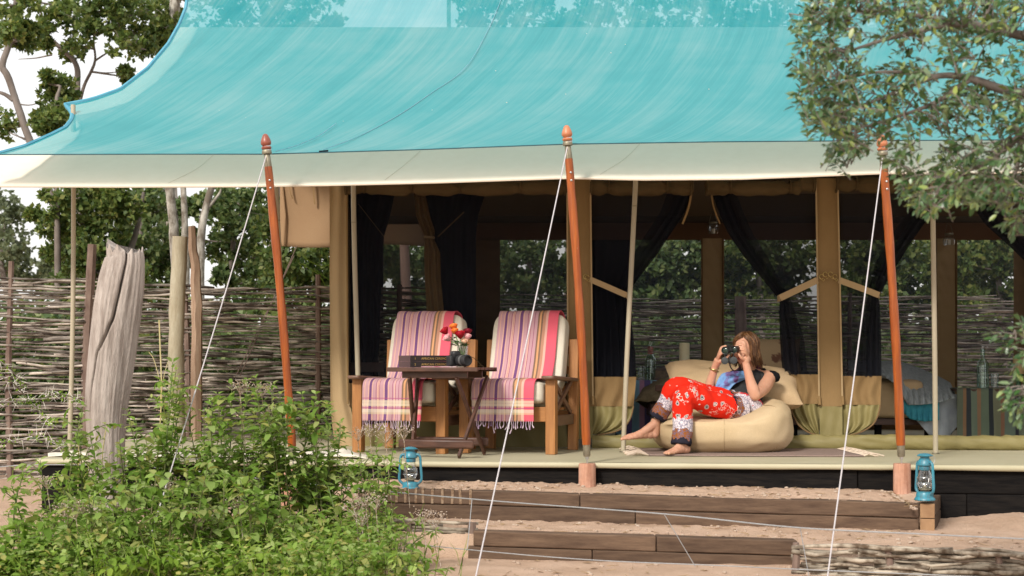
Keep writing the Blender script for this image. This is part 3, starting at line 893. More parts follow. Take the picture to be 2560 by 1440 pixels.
for x0, x1, x2, x3 in ((1418, 1476, 1420, 1482), (2040, 2094, 2048, 2106)):
    panel('door_strip', [(446, x0, x1), (1016, x2, x3)], TAN, -.03, .004, 1, 8, 10, x0)
    panel('door_strip_foot', [(1016, x2, x3), (1098, x2 + 2, x3)], OLIVE, -.032, .006, 2, 10, 10, x0)
    for a, c in ((x0, x2), (x1, x3)):
        b = MB(); b.tube([W(a, 450, -.05), W(c, 1000, -.05)], .007, 6); b.build('zip_edge', TAN_LIGHT, tent)
        b = MB(); b.tube([W(c, 990, -.055), W(c + 1, 1012, -.06)], .012, 6); b.build('zip_pull', TAN, tent)
# left bay
panel('mesh_panel', [(484, 868, 1420), (960, 870, 1421)], netmat('thin_front_mesh', (.012, .013, .018), .42, .1), .02, .006, 4, 30)
panel('lower_wall', [(958, 868, 1421), (1016, 870, 1422)], BROWN, -.005, .006, 5, 40)
panel('groundsheet_wall', [(1016, 870, 1424), (1118, 874, 1426)], OLIVE, -.008, .014, 7, 60, 8)
panel('inner_curtain', [(480, 872, 988), (540, 874, 975), (592, 876, 960), (640, 876, 957), (760, 876, 952), (960, 876, 945)], DARKCLOTH, .7, .02, 4, 30)
panel('inner_curtain', [(480, 1036, 1215), (540, 1044, 1195), (590, 1062, 1190), (640, 1062, 1190), (800, 1070, 1190), (960, 1070, 1190)], DARKCLOTH, .72, .02, 5, 30)
panel('rolled_door', [(480, 1034, 1062), (540, 1040, 1075), (580, 1056, 1088), (596, 1062, 1084), (630, 1060, 1100), (700, 1062, 1102), (800, 1068, 1112), (960, 1074, 1118)], TAN, .6, .02, 2.4, 24, 8)
b = MB(); b.tube([W(1060, 592, .58), W(1086, 594, .57)], .02, 6, flat=.5); b.build('door_tie', TAN_LIGHT, tent)
for a, c in (((896, 510), (960, 592)), ((1160, 530), (1095, 592))):
    b = MB(); b.tube([W(*a, .62), W(*c, .6)], .012, 5, flat=.2); b.build('door_tie', BROWN, tent)
# mesh doors tied back
C2 = [(484, 1478, 1730), (530, 1478, 1713), (580, 1478, 1680), (640, 1478, 1640), (700, 1479, 1593), (738, 1480, 1566), (760, 1480, 1572), (820, 1481, 1581), (880, 1481, 1588), (944, 1482, 1591)]
C3 = [(484, 1780, 2040), (530, 1796, 2040), (580, 1818, 2041), (640, 1858, 2042), (700, 1908, 2043), (750, 1949, 2044), (790, 1948, 2045), (850, 1950, 2046), (900, 1953, 2047), (938, 1958, 2048)]
C4 = [(484, 2094, 2400), (540, 2095, 2324), (600, 2096, 2282), (660, 2098, 2244), (740, 2100, 2197), (780, 2100, 2201), (850, 2102, 2203), (942, 2104, 2204)]
C5 = [(484, 2410, 2800), (560, 2462, 2800), (620, 2528, 2800), (690, 2600, 2800), (760, 2640, 2800), (940, 2640, 2800)]
for rows, side in ((C2, 1), (C3, -1), (C4, 1), (C5, -1)):
    panel('mesh_door', rows, MESH, .02, .02, 6, 50, 10, rows[0][1], True)
    # gathered free edge: two more layers of the same mesh bunched along it
    def sub(f0, f1):
        out = []
        for y, a, c in rows:
            w = 62 * (1 - .55 * math.exp(-((y - 742) / 60) ** 2))
            out.append((y, c - w * f1, c - w * f0) if side > 0 else (y, a + w * f0, a + w * f1))
        return out
    panel('gathered_edge', sub(0, 1), MESHF, .05, .022, 3, 30, 10, 3 + rows[0][1])
    panel('gathered_edge', sub(.08, .62), MESHF, -.005, .018, 2.3, 26, 10, 5 + rows[0][1])
for rows in ([(942, 1480, 1591), (1016, 1480, 1584)], [(936, 1957, 2048), (1010, 1974, 2048)], [(940, 2104, 2204), (1012, 2106, 2201)], [(940, 2640, 2800), (1012, 2640, 2800)]):
    panel('door_canvas', rows, TAN, -.012, .016, 2.4, 24, 8, rows[0][1])
for rows in ([(1016, 1480, 1584), (1045, 1480, 1576), (1065, 1480, 1562), (1078, 1481, 1535), (1086, 1481, 1500)], [(1010, 1974, 2048), (1040, 1984, 2048), (1064, 1998, 2048), (1080, 2020, 2048), (1090, 2040, 2048)],
             [(1012, 2106, 2201), (1040, 2106, 2193), (1062, 2106, 2180), (1080, 2106, 2150), (1090, 2106, 2112)], [(1012, 2640, 2800), (1090, 2640, 2800)]):
    panel('door_foot', rows, OLIVE, -.012, .016, 3, 30, 5, rows[0][1])
    side = rows[-1]
b = MB()
for pts in ([(1584, 1016), (1576, 1046), (1560, 1068), (1534, 1080), (1492, 1088)], [(1974, 1010), (1985, 1042), (2000, 1066), (2024, 1082), (2058, 1090)], [(2201, 1012), (2194, 1040), (2180, 1063), (2150, 1081), (2110, 1091)]):
    b = MB(); b.tube(bez([W(x, y, -.025) for x, y in pts], 6), .006, 6); b.build('door_zip', BROWN, tent)
# sill of rolled groundsheet across the door bays
b = MB()
def sill(u, v):
    px = 1480 + 1320 * u; a = -math.pi / 2 + math.pi * 1.05 * v
    X = (px - 1280) / F * TF
    w = 1 + .20 * noise.noise(Vector((X * 5 + v * 3, v * 2, 0))) + .16 * noise.noise(Vector((X * 22 + v * 6, v * 5, 3)))
    p = on(px, 1000, TF - .03); zc = DECK + .065
    return (p.x, p.y - .045 * math.cos(a) * w, zc - .012 + .056 * math.sin(a) * w - .012 * smooth(.6, .0, u) )
b.grid(sill, 200, 16); b.build('door_sill', OLIVE, tent, sharp=0)
# straps and brass hooks
for a, c, w in (((1474, 698), (1566, 738), 14), ((2044, 700), (1950, 745), 16), ((2097, 700), (2198, 738), 15)):
    b = MB(); p, q = W(*a, -.05), W(*c, -.05)
    pts = [p.lerp(q, i / 6) + Vector((0, -.012 * math.sin(math.pi * i / 6), 0)) for i in range(7)]
    pts.append(pts[-1] + Vector((.01 if c[0] > a[0] else -.01, .05, -.004)))
    for i in range(len(pts) - 1): b.bar(pts[i], pts[i + 1], .005, w * 11.7 / F, (0, 0, 1))
    b.build('tie_strap', TAN_LIGHT, tent)
for x, y in ((1464, 692), (1468, 694), (2054, 692), (2063, 686), (2076, 686), (2087, 692)):
    b = MB(); c = W(x, y, -.055); b.tube([c + Vector((.016 * math.cos(a), -.004 * math.sin(2 * a), .018 * math.sin(a))) for a in np.linspace(.3, 5.6, 10)], .0032, 5)
    b.tube([c + Vector((.0, 0, -.018)), c + Vector((.012, -.01, -.034)), c + Vector((.022, -.008, -.02))], .003, 5); b.build('hook', BRASS, tent)
# rolled up canvas doors along the top
for x0, x1, ties in ((862, 1418, (910, 1030, 1150, 1300)), (1474, 1732, (1522, 1668)), (1764, 2038, (1826, 1975)), (2086, 2420, (2140, 2300)), (2440, 2800, (2520, 2700))):
    b = MB()
    def roll(u, v):
        px = x0 + (x1 - x0) * u; a = 2 * math.pi * v
        t = min(abs(px - q) for q in ties); sq = 1 - .34 * math.exp(-(t / 13) ** 2)
        X = px / 60.
        g = 1 + .26 * noise.noise(Vector((X * 1.7, math.cos(a) * 1.2, math.sin(a) * 1.2 + x0))) + .09 * math.exp(-(t / 34) ** 2) * math.sin(a * 5 + px * .2)
        sagp = 2 + 3 * math.sin(math.pi * u)
        r = .060 * sq * g
        c = W(px, 466 + sagp - (8 if px > 2000 else 0), -.03)
        return c + Vector((0, -r * math.cos(a), r * math.sin(a) * .95))
    b.grid(roll, 90, 18); b.build('rolled_canvas', ROLL, tent, sharp=0)
    for q in ties + (x0 + 4, x1 - 6):
        b = MB(); c = W(q, 467 - (8 if q > 2000 else 0), -.035); rr_ = .05 if q in ties else .066
        b.tube([c + Vector((0, -rr_ * math.cos(a), rr_ * math.sin(a))) for a in np.linspace(0, 2 * math.pi, 12)], .006, 5); b.build('roll_tie', ROLL, tent)
panel('door_header', [(405, 862, 2800), (452, 862, 2800)], LINER, .03, .004, 3, 40)
for a, c in (((1728, 484), (1706, 560)), ((1778, 484), (1800, 560))):
    b = MB(); b.tube(bez([W(*a, -.02), W((a[0] + c[0]) / 2 + (4 if a[0] < 1750 else -4), 520, -.02), W(*c, -.01)], 5), .009, 5, flat=.3); b.build('door_edge_tape', TAN, tent)

# ---- thin tent poles (each can be lifted out)
for k, (pts, lab, r) in enumerate((
        ([P(183, 262, 11.25), P(184, 470, 11.25), P(182, 800, 11.25), P(174, 1132, 11.25)], 'beige metal tent pole at the far left end of the deck, by the driftwood post', .0175),
        ([P(691, 462, 11.55), P(697, 600, 11.55), P(712, 900, 11.55), P(722, 1119, 11.55)], 'grey brown tent pole just behind the leftmost red wood pole', .017),
        ([P(883, 440, 11.72), P(886, 620, 11.72), P(895, 940, 11.72), P(899, 1118, 11.72)], 'beige tent pole at the tent corner behind the left armchair', .0195),
        ([P(1590, 435, 11.1), P(1584, 560, 11.1), P(1568, 880, 11.1), P(1558, 1130, 11.1)], 'beige tent pole in front of the mesh door left of the seated woman', .0185),
        ([P(2331, 425, 10.85), P(2333, 600, 10.85), P(2337, 900, 10.85), P(2339, 1135, 10.85)], 'beige tent pole right of the rightmost red wood pole, by the bed', .0185))):
    base = pts[-1].copy(); base.z = DECK + .002 if k else DECK
    pts[-1].z = base.z
    b = MB(); b.tube(bez(pts, 6), r, 12)
    t = thing('tent_pole', lab, 'pole', base, group='thin tent poles along the deck')
    b.build('tube', PIPE, t)
    b = MB(); q = pts[1].lerp(pts[0], .35); b.tube([q, q + Vector((0, 0, .006))], r * 1.08, 12); b.build('joint', FERRULE, t)
    b = MB(); b.lathe([(r * 1.5, 0), (r * 1.5, .006), (r * 1.1, .01)], base, 12); b.build('foot', FERRULE, t)

# ---- varnished poles on clay footings with ropes
def redpole(base, top, fin, lab, bulge=0.0):
    t = thing('wood_pole', lab, 'pole', base, group='red varnished poles holding the shade net')
    d = (top - base); L = d.length; d.normalize()
    side = Vector((1, 0, 0))
    pt = lambda s: base + d * (L * s) + side * (bulge * math.sin(math.pi * s))
    b = MB(); b.tube([pt(0), pt(.012)], .005, 8); b.tube([pt(.012), pt(.024)], .012, 8); b.build('pin', STEEL, t)
    b = MB(); b.tube([pt(.02), pt(.024), pt(.055), pt(.056)], [.020, .024, .025, .022], 14); b.build('lower_ferrule', FERRULE, t)
    n = 26; b = MB(); b.tube([pt(.055 + (.90 - .055) * i / n) for i in range(n + 1)], [.0275 + .0015 * math.sin(i * .7) + .001 * math.sin(i * 2.1) for i in range(n + 1)], 16); b.build('shaft', VARNISH, t)
    b = MB(); b.tube([pt(.898), pt(.90), pt(.936), pt(.938)], [.024, .0245, .020, .016], 14); b.build('upper_ferrule', FERRULE, t)
    M3 = d.to_track_quat('Z', 'Y').to_matrix()
    b = MB(); b.lathe([(.016, 0), (.031, .002), (.033, .012), (.031, .024), (.026, .03), (.018, .031)], pt(.938), 18, M3); b.build('collar', FERRULE, t)
    s = (1 - .938) * L
    b = MB(); b.lathe([(r_, .03 + (z_ - .03) * .74) for r_, z_ in [(.018, .030), (.030, .034), (.034, .046), (.030, .056), (.022, .060), (.026, .066), (.034, .080), (.035, .095), (.030, .12), (.022, .145), (.016, .162), (.006, .170), (0.0005, .171)]], pt(.938), 20, M3); b.build('finial', fin, t)
    for s in (.835, .858):
        b = MB(); c = pt(s) + Vector((.004, -.0265, 0)); b.superq(c, (.008, .006, .008), 1, 1, 10, 6); b.build('stud', STEEL, t)
    return t, pt(.94)
RP = []
for (bx, by, D), (tx, ty, D2_), fin, lab, cy, bul, cl in (
        ((733, 1160, 10.03), (662, 334, 9.98), FINIAL_DARK, 'leftmost red varnished wood pole with a dark red finial, rising from the leafy weeds', (724, 1168), .012, 'salmon clay pipe footing under the leftmost red pole, half hidden by weeds'),
        ((1468, 1158, 9.86), (1415, 312, 9.82), FINIAL, 'red varnished wood pole with an orange finial beside the right armchair', (1468, 1158), .014, 'salmon clay pipe footing under the middle red pole, on the upper step'),
        ((2254, 1158, 9.60), (2203, 338, 9.56), FINIAL, 'rightmost red varnished wood pole, its top lost in the overhanging branches', (2255, 1158), .012, 'salmon clay pipe footing beside the right lantern')):
    base, top = P(bx, by, D), P(tx, ty, D2_)
    t, rp = redpole(base, top, fin, lab, bul); RP.append(rp)
    c = P(cy[0], cy[1], D); zb = .05 if bx < 1000 else .27
    b = MB(); r = 21.5 * D / F; hgt = c.z - zb
    b.lathe([(r * 1.01, 0), (r * 1.01, hgt * .3), (r, hgt * .7), (r * .99, hgt - .008), (r * .95, hgt - .001), (r * .3, hgt), (0.001, hgt)], (c.x, c.y, zb), 28)
    o = b.build('clay_footing', CLAY, origin=(c.x, c.y, zb), sharp=50); tag(o, cl, 'footing', 'clay footings of the red poles')
def rope(a, b_, lab, r=.0039):
    m = MB(); n = 24
    pts = [a.lerp(b_, i / n) + Vector((0, 0, -.02 * math.sin(math.pi * i / n))) for i in range(n + 1)]
    m.tube(pts, r, 6)
    m.tube([a + Vector((.028 * math.cos(q), .028 * math.sin(q), .004 * q)) for q in np.linspace(0, 12, 24)], r * .9, 5)
    o = m.build('guy_rope', ROPE, origin=a); tag(o, lab, 'rope', 'white guy ropes of the poles')
rope(RP[0], P(345, 1440, 7.95), 'white guy rope running from the leftmost red pole down into the weeds')
rope(RP[1], P(1178, 1494, 7.2), 'white guy rope running down in front of the right armchair')
rope(RP[2], P(2062, 1494, 7.15), 'white guy rope running down past the beanbag to the right edge of the steps')
# thin brown cords behind the leftmost pole
for k, (a, c) in enumerate((((742, 615, 15.5), (600, 940, 13.0)), ((735, 640, 15.5), (592, 935, 13.0)))):
    m = MB(); m.tube([P(*a), P(*c)], .005, 5); o = m.build('guy_rope', STAKE, origin=P(*a)); tag(o, ('thin brown cord from the rear flap down to the wattle fence', 'second thin brown cord close beside the first, behind the leftmost red pole')[k], 'cord', 'brown cords of the rear flap')
# ================================================================ furniture on the deck
def uvmat_stripes(name, stops, plaid=None, rough=.9, vary=.12):
    m, n, b = newmat(name)
    tc = n.nodes.new('ShaderNodeTexCoord'); sp = n.nodes.new('ShaderNodeSeparateXYZ'); n.links.new(tc.outputs['UV'], sp.inputs[0])
    col = ramp(n, sp.outputs[0], stops, 'CONSTANT')
    if plaid:
        for (a, c, w, colr) in plaid:
            d = mth(n, 'ABSOLUTE', mth(n, 'SUBTRACT', sp.outputs[1], a))
            f = mth(n, 'LESS_THAN', d, w)
            col = mixc(n, mth(n, 'MULTIPLY', f, c), col, colr)
    wv = texco(n, 'UV', (420, 900, 1)); f = ntex(n, wv, 1, 2)
    big = ntex(n, texco(n, 'UV', (4, 9, 1)), 1, 3)
    col = mixc(n, vary * 2, col, ramp(n, f, [(.3, (.55, .55, .55)), (.7, (1, 1, 1))]), 'MULTIPLY')
    col = mixc(n, .25, col, ramp(n, big, [(.3, (.75, .75, .75)), (.7, (1, 1, 1))]), 'MULTIPLY')
    n.links.new(col, b.inputs['Base Color'])
    b.inputs['Roughness'].default_value = rough; b.inputs['Specular IOR Level'].default_value = .1
    bumpn(n, b, f, .25, .002)
    return m
PK, SAL, PUR, ORA, BRN, ROS, DPU, TANP = (.53, .315, .355), (.68, .41, .34), (.18, .08, .21), (.66, .34, .17), (.22, .14, .10), (.68, .115, .165), (.26, .05, .14), (.48, .25, .17)
THROW = uvmat_stripes('striped_pink_cotton',
    [(0, PK), (.035, SAL), (.05, PK), (.095, SAL), (.115, PUR), (.155, SAL), (.175, PK), (.225, DPU), (.232, PK), (.245, SAL), (.262, DPU), (.269, SAL), (.285, DPU), (.292, PK), (.35, SAL), (.37, PUR), (.415, SAL), (.435, PK), (.49, DPU), (.497, PK), (.52, SAL), (.54, DPU),
     (.547, PK), (.60, DPU), (.607, PK)][:25] + [(.66, BRN), (.685, ORA), (.715, BRN), (.745, TANP), (.79, SAL), (.83, ROS)][:7],
    [(.915, .5, .006, (.75, .70, .50)), (.928, .55, .006, (.78, .72, .52)), (.943, .7, .0022, (.35, .06, .2)), (.955, .55, .007, (.76, .72, .55)), (.966, .45, .004, (.72, .66, .40)), (.900, .7, .002, (.35, .06, .2))])

chairs = []
def armchair(label):
    t = thing('armchair', label, 'armchair', (0, 0, 0), 0, 'wooden armchairs on the deck')
    w, d = .325, .60                                  # half width between legs, depth between legs
    for sx in (-1, 1):
        b = MB(); b.box((sx * w, 0, .272), (.072, .075, .544)); b.build('front_leg', CHAIRWOOD, t, True, bevel=.004)
        b = MB(); b.bar((sx * w, d, 0), (sx * w, d + .05, .83), .072, .06, (0, 1, 0)); b.build('rear_leg', CHAIRWOOD, t, True, bevel=.005)
        b = MB(); vs = []
        pts = [(-.105, .035), (-.11, 0), (-.07, 0.0), (.25, -.012), (.56, -.03)]
        b.poly([(sx * w - .055, -.075, .562), (sx * w - .04, -.105, .562), (sx * w + .04, -.105, .562), (sx * w + .055, -.075, .562), (sx * w + .05, .58, .54), (sx * w - .05, .58, .54)], .026, (0, 0, 1)); b.build('armrest', ARMWOOD, t, True, bevel=.009)
        b = MB(); b.box((sx * w, d / 2, .235), (.03, d - .06, .075)); b.build('side_rail', ARMWOOD, t, True, bevel=.003)
        for a, c in (((.05, .28), (.55, .53)), ((.05, .53), (.55, .28))):
            b = MB(); b.bar((sx * w + (.004 if a[1] < .4 else -.004), a[0], a[1]), (sx * w + (.004 if a[1] < .4 else -.004), c[0], c[1]), .018, .036, (0, 0, 1)); b.build('side_brace', ARMWOOD, t, True, bevel=.002)
    b = MB(); b.box((0, -.005, .285), (2 * w - .06, .03, .105)); b.build('front_rail', CHAIRWOOD_X, t, True, bevel=.003)
    b = MB(); b.box((0, d + .01, .25), (2 * w - .06, .03, .09)); b.build('rear_rail', CHAIRWOOD_X, t, True, bevel=.003)
    for k in range(4):
        b = MB(); b.box((0, .08 + k * .15, .315), (2 * w - .04, .06, .018)); b.build('seat_slat', CHAIRWOOD_X, t, True)
    for z in (.45, .60, .75):
        b = MB(); b.box((0, d + .02 + .05 * z / .83, z), (2 * w - .06, .018, .06)); b.build('back_slat', CHAIRWOOD_X, t, True)
    def puff(p): return Vector((p.x + .004 * noise.noise(p * 9), p.y, p.z + .006 * noise.noise(p * 7)))
    b = MB(); b.superq((0, .23, .425), (.278, .31, .082), .28, .22, 40, 22, Matrix.Rotation(R(-4), 3, 'X'), puff); b.build('seat_cushion', CUSHION, t, True, sharp=0)
    Mb = Matrix.Rotation(R(-17), 3, 'X')
    b = MB(); b.superq((0, .545, .730), (.285, .078, .292), .26, .24, 40, 26, Mb, puff); b.build('back_cushion', CUSHION, t, True, sharp=0)
    for sx in (-1, 1):                                # piping of the cushions
        pass
    return t
def throwpath():
    """profile (y, z) from behind the chair back over its top, down to the seat and over the front edge"""
    Mb = Matrix.Rotation(R(-17), 3, 'X'); c = Vector((0, .545, .730))
    q = lambda y, z: tuple((c + Mb @ Vector((0, y, z)))[1:])
    pts = [q(.088, .08), q(.09, .2), q(.085, .27), q(.05, .303), q(0, .308), q(-.05, .302), q(-.084, .27), q(-.088, .2), q(-.088, 0), q(-.088, -.12), (.355, .535)]
    pts += [(.315, .515), (.25, .516), (.12, .525), (.0, .528), (-.055, .522), (-.09, .50), (-.098, .45), (-.10, .40), (-.102, .335), (-.104, .265), (-.106, .235)]
    return bez([(0, y, z) for y, z in pts], 5)
TP = throwpath()
TL = [0.0]
for a, c in zip(TP, TP[1:]): TL.append(TL[-1] + (c - a).length)
def throw(t, label, x0, x1, seed, skew):
    m = MB(); m.uv = []
    nu, nv = 56, 150; tot = TL[-1]
    cs = math.cos(t.rotation_euler.z); sn = math.sin(t.rotation_euler.z)
    def pos(u, v):
        s = v * tot; i = max(0, min(len(TL) - 2, int(np.searchsorted(TL, s)) - 1)); f = (s - TL[i]) / max(1e-6, TL[i + 1] - TL[i])
        p = TP[i].lerp(TP[i + 1], f); d = (TP[i + 1] - TP[i]).normalized(); nrm = Vector((0, d.z, -d.y))
        hang = smooth(.87, 1, v)
        xs = x0 + (x1 - x0) * u + skew * v + .010 * noise.noise(Vector((u * 2, v * 5, seed)))
        wav = .004 * noise.noise(Vector((u * 5, v * 9, seed))) + hang * .016 * math.sin(u * 21 + seed + v * 3) + hang * .008 * noise.noise(Vector((u * 12, v * 3, seed)))
        p = p + nrm * (.010 + .004 * math.sin(3 + u * 9 + v * 6) ** 2 + wav)
        loc = Vector((xs, p.y, p.z))
        return loc
    b = len(m.v)
    for j in range(nv + 1):
        for i in range(nu + 1):
            m.v.append(tuple(pos(i / nu, j / nv))); m.uv.append((i / nu, j / nv))
    for j in range(nv):
        for i in range(nu):
            a = j * (nu + 1) + i; m.f.append((a, a + 1, a + nu + 2, a + nu + 1))
    root = thing('throw_blanket', label, 'throw', t.location, t.rotation_euler.z, 'striped throws over the armchairs')
    m.build('cloth', THROW, root, True, sharp=0, solid=.004)
    TASS = M('tassel_thread_' + str(seed), (.62, .50, .56), (.26, .16, .30), rough=.95, scale=60, stretch=(1, .1, .1), bump=.2, lo=.42, hi=.58)
    for k in range(26):
        u = (k + .5) / 26; p = pos(u, 1.0); l = .048 * rng.uniform(.7, 1.25) + (.03 if rng.random() < .1 else 0)
        q = [p + Vector((0, 0, .004)), p + Vector((rng.uniform(-.006, .006), rng.uniform(-.004, .004), -l * .5)), p + Vector((rng.uniform(-.012, .012), rng.uniform(-.008, .004), -l))]
        b2 = MB(); b2.tube(bez(q, 3), [.003, .0026, .0024, .0026, .0032, .0048, .0044], 5)
        b2.build('tassel', TASS, root, True)
    return root
ch1 = armchair('left wooden armchair with cream cushions, next to the tent corner')
ch1.location = ((1000 - 1280) * 11.0 / F, 11.0, DECK); ch1.rotation_euler = (0, 0, R(-18))
ch2 = dup(ch1, ((1270 - 1280) * 10.93 / F, 10.93, DECK), R(-17), 'right wooden armchair with cream cushions, beside the middle red pole')
throw(ch1, 'pink and purple striped throw with tassels over the left armchair behind the roses', -.236, .226, 3, -.012)
throw(ch2, 'pink and purple striped throw with tassels over the right armchair behind the guy rope', -.232, .238, 8, -.01)

# ---- folding table
tb = thing('folding_table', 'small dark wooden folding table between the two armchairs', 'table', ((1107 - 1280) * 10.62 / F, 10.62, DECK), R(-14))
for k in range(5):
    b = MB(); b.box((0, -.20 + k * .1, .612), (.70, .094, .018)); b.build('top_board', TABLEWOOD, tb, True, bevel=.005)
b = MB(); b.box((0, -.255, .606), (.72, .018, .03)); b.box((0, .255, .606), (.72, .018, .03)); b.build('top_edge', TABLEWOOD, tb, True, bevel=.005)
for y in (-.19, .19):
    b = MB(); b.box((0.0, y, .572), (.52, .022, .05)); b.build('top_rail', TABLEWOOD, tb, True, bevel=.003)
for sx in (-1, 1):
    for k in (-1, 1):
        b = MB(); x = sx * .235 + k * .014
        b.bar((x - .05 * k * sx, -.22 * k, 0.008), (x + .05 * k * sx, .20 * k, .555), .022, .042, (0, 1, 0)); b.build('leg', TABLEWOOD, tb, True, bevel=.004)
for y, z in ((-.195, .095), (.195, .095)):
    b = MB(); b.box((0.01, y, z), (.60, .024, .062)); b.build('stretcher', TABLEWOOD, tb, True, bevel=.012)
tb.scale = (.90, 1, 1)
def ontable(x, y, z=.621):
    r = tb.rotation_euler.z
    return Vector((tb.location.x + x * math.cos(r) - y * math.sin(r), tb.location.y + x * math.sin(r) + y * math.cos(r), DECK + z))

# ---- books: two volumes lying on each other
BOOKC = M('dark_brown_book_cloth', (.014, .009, .009), (.02, .013, .012), rough=.5, scale=30, bump=.1, spec=.4)
BOOKSIDE = M('mauve_brown_book_box', (.085, .048, .052), (.10, .058, .06), rough=.6, scale=20, bump=.1)
GOLD = M('gold_lettering', (.50, .33, .10), (.42, .27, .08), rough=.35, metal=.5, bump=0)
PAGES = M('book_pages', (.62, .55, .42), (.5, .44, .34), rough=.9, scale=80, stretch=(1, 1, 8), bump=.2)
def text(txt, size, mat, parent, loc, rot, name='lettering'):
    cu = bpy.data.curves.new(name, 'FONT'); cu.body = txt; cu.size = size; cu.extrude = .0004; cu.align_x = 'LEFT'; cu.space_character = 1.05
    o = bpy.data.objects.new(name, cu); COL.objects.link(o)
    dg = bpy.context.evaluated_depsgraph_get(); me = bpy.data.meshes.new_from_object(o.evaluated_get(dg))
    bpy.data.objects.remove(o); me.materials.clear(); me.materials.append(mat)
    q = bpy.data.objects.new(name, me); COL.objects.link(q); q.parent = parent; q.location = loc; q.rotation_euler = rot
    return q
for k, (z, no, lb_) in enumerate(((0, '2', 'lower dark book of two lying flat on the folding table, gold lettering on its spine'), (.041, '1', 'upper dark book of two lying flat on the folding table, gold lettering on its spine'))):
    bk = thing('book', lb_, 'book', ontable(-.115, .0, .622 + z), R(22), 'two volumes on the table')
    L, Wd, Hh = .33, .255, .040
    b = MB(); b.box((0, 0, Hh - .002), (L, Wd, .004)); b.build('cover_board', BOOKC, bk, True, bevel=.001)
    b = MB(); b.box((0, 0, .002), (L, Wd, .004)); b.build('cover_board', BOOKC, bk, True, bevel=.001)
    b = MB(); b.box((0, -Wd / 2 + .003, Hh / 2), (L, .006, Hh)); spn = b.build('spine', BOOKC, bk, True, bevel=.002)
    b = MB(); b.box((.002, .006, Hh / 2), (L - .012, Wd - .02, Hh - .0085)); b.build('page_block', PAGES, bk, True)
    b = MB(); b.box((-L / 2 - .0015, 0, Hh / 2), (.003, Wd - .002, Hh - .001)); b.build('box_side', BOOKSIDE, bk, True)
    text('AFRICAN CEREMONIES', .0215, GOLD, spn, (-.085, -Wd / 2 - .0005, .0115), (R(90), 0, 0))
    text(no, .0215, GOLD, spn, (-.135, -Wd / 2 - .0005, .0115), (R(90), 0, 0))
mg = MB(); mg.box(ontable(.02, -.14, .625), (.24, .17, .006), rot=tb.rotation_euler.z + .2)
o = mg.build('magazine', M('pinkish_magazine_cover', (.35, .07, .12), (.6, .5, .5), rough=.4, scale=14, bump=0), origin=ontable(.02, -.14, .622)); tag(o, 'thin pinkish magazine under the camera on the folding table', 'magazine')

# ---- camera with zoom lens pointing to the right front
cm = thing('photo_camera', 'black camera with a big zoom lens lying on the table beside the books', 'camera', ontable(.135, -.15, .629), R(38))
b = MB(); b.box((0, .0, .037), (.125, .05, .074)); b.build('body', BLACKPL, cm, True, bevel=.008)
b = MB(); b.box((-.052, -.026, .036), (.03, .022, .068)); b.build('grip', BLACKRUB, cm, True, bevel=.009)
b = MB(); b.superq((0, 0, .083), (.032, .026, .022), .5, .5, 20, 10); b.build('viewfinder_hump', BLACKPL, cm, True, sharp=0)
Mx = Matrix.Rotation(R(90), 3, 'X')
GREYPL = M('grey_lens_ring', (.09, .09, .09), (.12, .12, .12), rough=.35, scale=20, bump=0, spec=.5)
b = MB(); b.lathe([(.031, .025), (.036, .03), (.036, .06), (.034, .062), (.034, .085), (.038, .088), (.039, .125), (.036, .130), (.030, .130), (.029, .118), (.0005, .116)], (.012, 0, .040), 28, Mx); lbr = b.build('lens_barrel', BLACKRUB, cm, True)
b = MB(); b.lathe([(.0348, .061), (.0368, .062), (.0368, .080), (.0348, .081)], (.012, 0, .040), 28, Mx, cap=False); b.build('lens_ring', GREYPL, lbr, True)
b = MB(); b.lathe([(.006, 0), (.01, .001), (.01, .008), (.001, .009)], (.045, .0, .073), 14); b.build('dial', BLACKPL, cm, True)
STRAP = M('camera_strap_webbing', (.07, .055, .05), (.30, .22, .08), rough=.8, scale=30, stretch=(4, 4, 1), bump=.2)
b = MB(); b.tube(bez([(.062, .01, .06), (.09, -.02, .072), (.13, -.05, .05), (.17, -.07, .006), (.20, -.04, .003), (.21, .02, .003)], 6), .010, 6, flat=.15); b.build('strap', STRAP, cm, True)

# ---- vase with roses
vp = ontable(.115, .10, .621)
vs = thing('vase', 'clear glass vase holding the roses on the folding table', 'vase', vp)
b = MB(); b.lathe([(.001, .004), (.030, .004), (.032, .012), (.036, .10), (.041, .150), (.0385, .150), (.034, .10), (.029, .018), (.001, .016)], (0, 0, 0), 26, cap=False); b.build('glass_wall', GLASS, vs, True)
b = MB(); b.lathe([(.001, .018), (.028, .018), (.0325, .085), (.001, .085)], (0, 0, 0), 20, cap=False); b.build('water', glassmat('vase_water', (.85, .93, .86), .03), vs, True)
STEMG = M('rose_stem_green', (.07, .16, .035), (.10, .22, .05), rough=.5, scale=20, bump=0)
ROSELEAF = M('rose_leaf_green', (.035, .09, .025), (.06, .13, .04), rough=.5, scale=20, bump=.1)
def rosemat(nm, a, b_): return M(nm, a, b_, rough=.55, scale=18, bump=.1, spec=.25)
RC = {'red': rosemat('red_petal', (.42, .008, .02), (.28, .004, .015)), 'dark': rosemat('dark_red_petal', (.20, .004, .018), (.13, .003, .012)), 'orange': rosemat('orange_petal', (.80, .24, .03), (.72, .15, .03)),
      'pink': rosemat('pale_pink_petal', (.80, .46, .46), (.72, .36, .38)), 'peach': rosemat('peach_petal', (.82, .58, .40), (.74, .48, .34))}
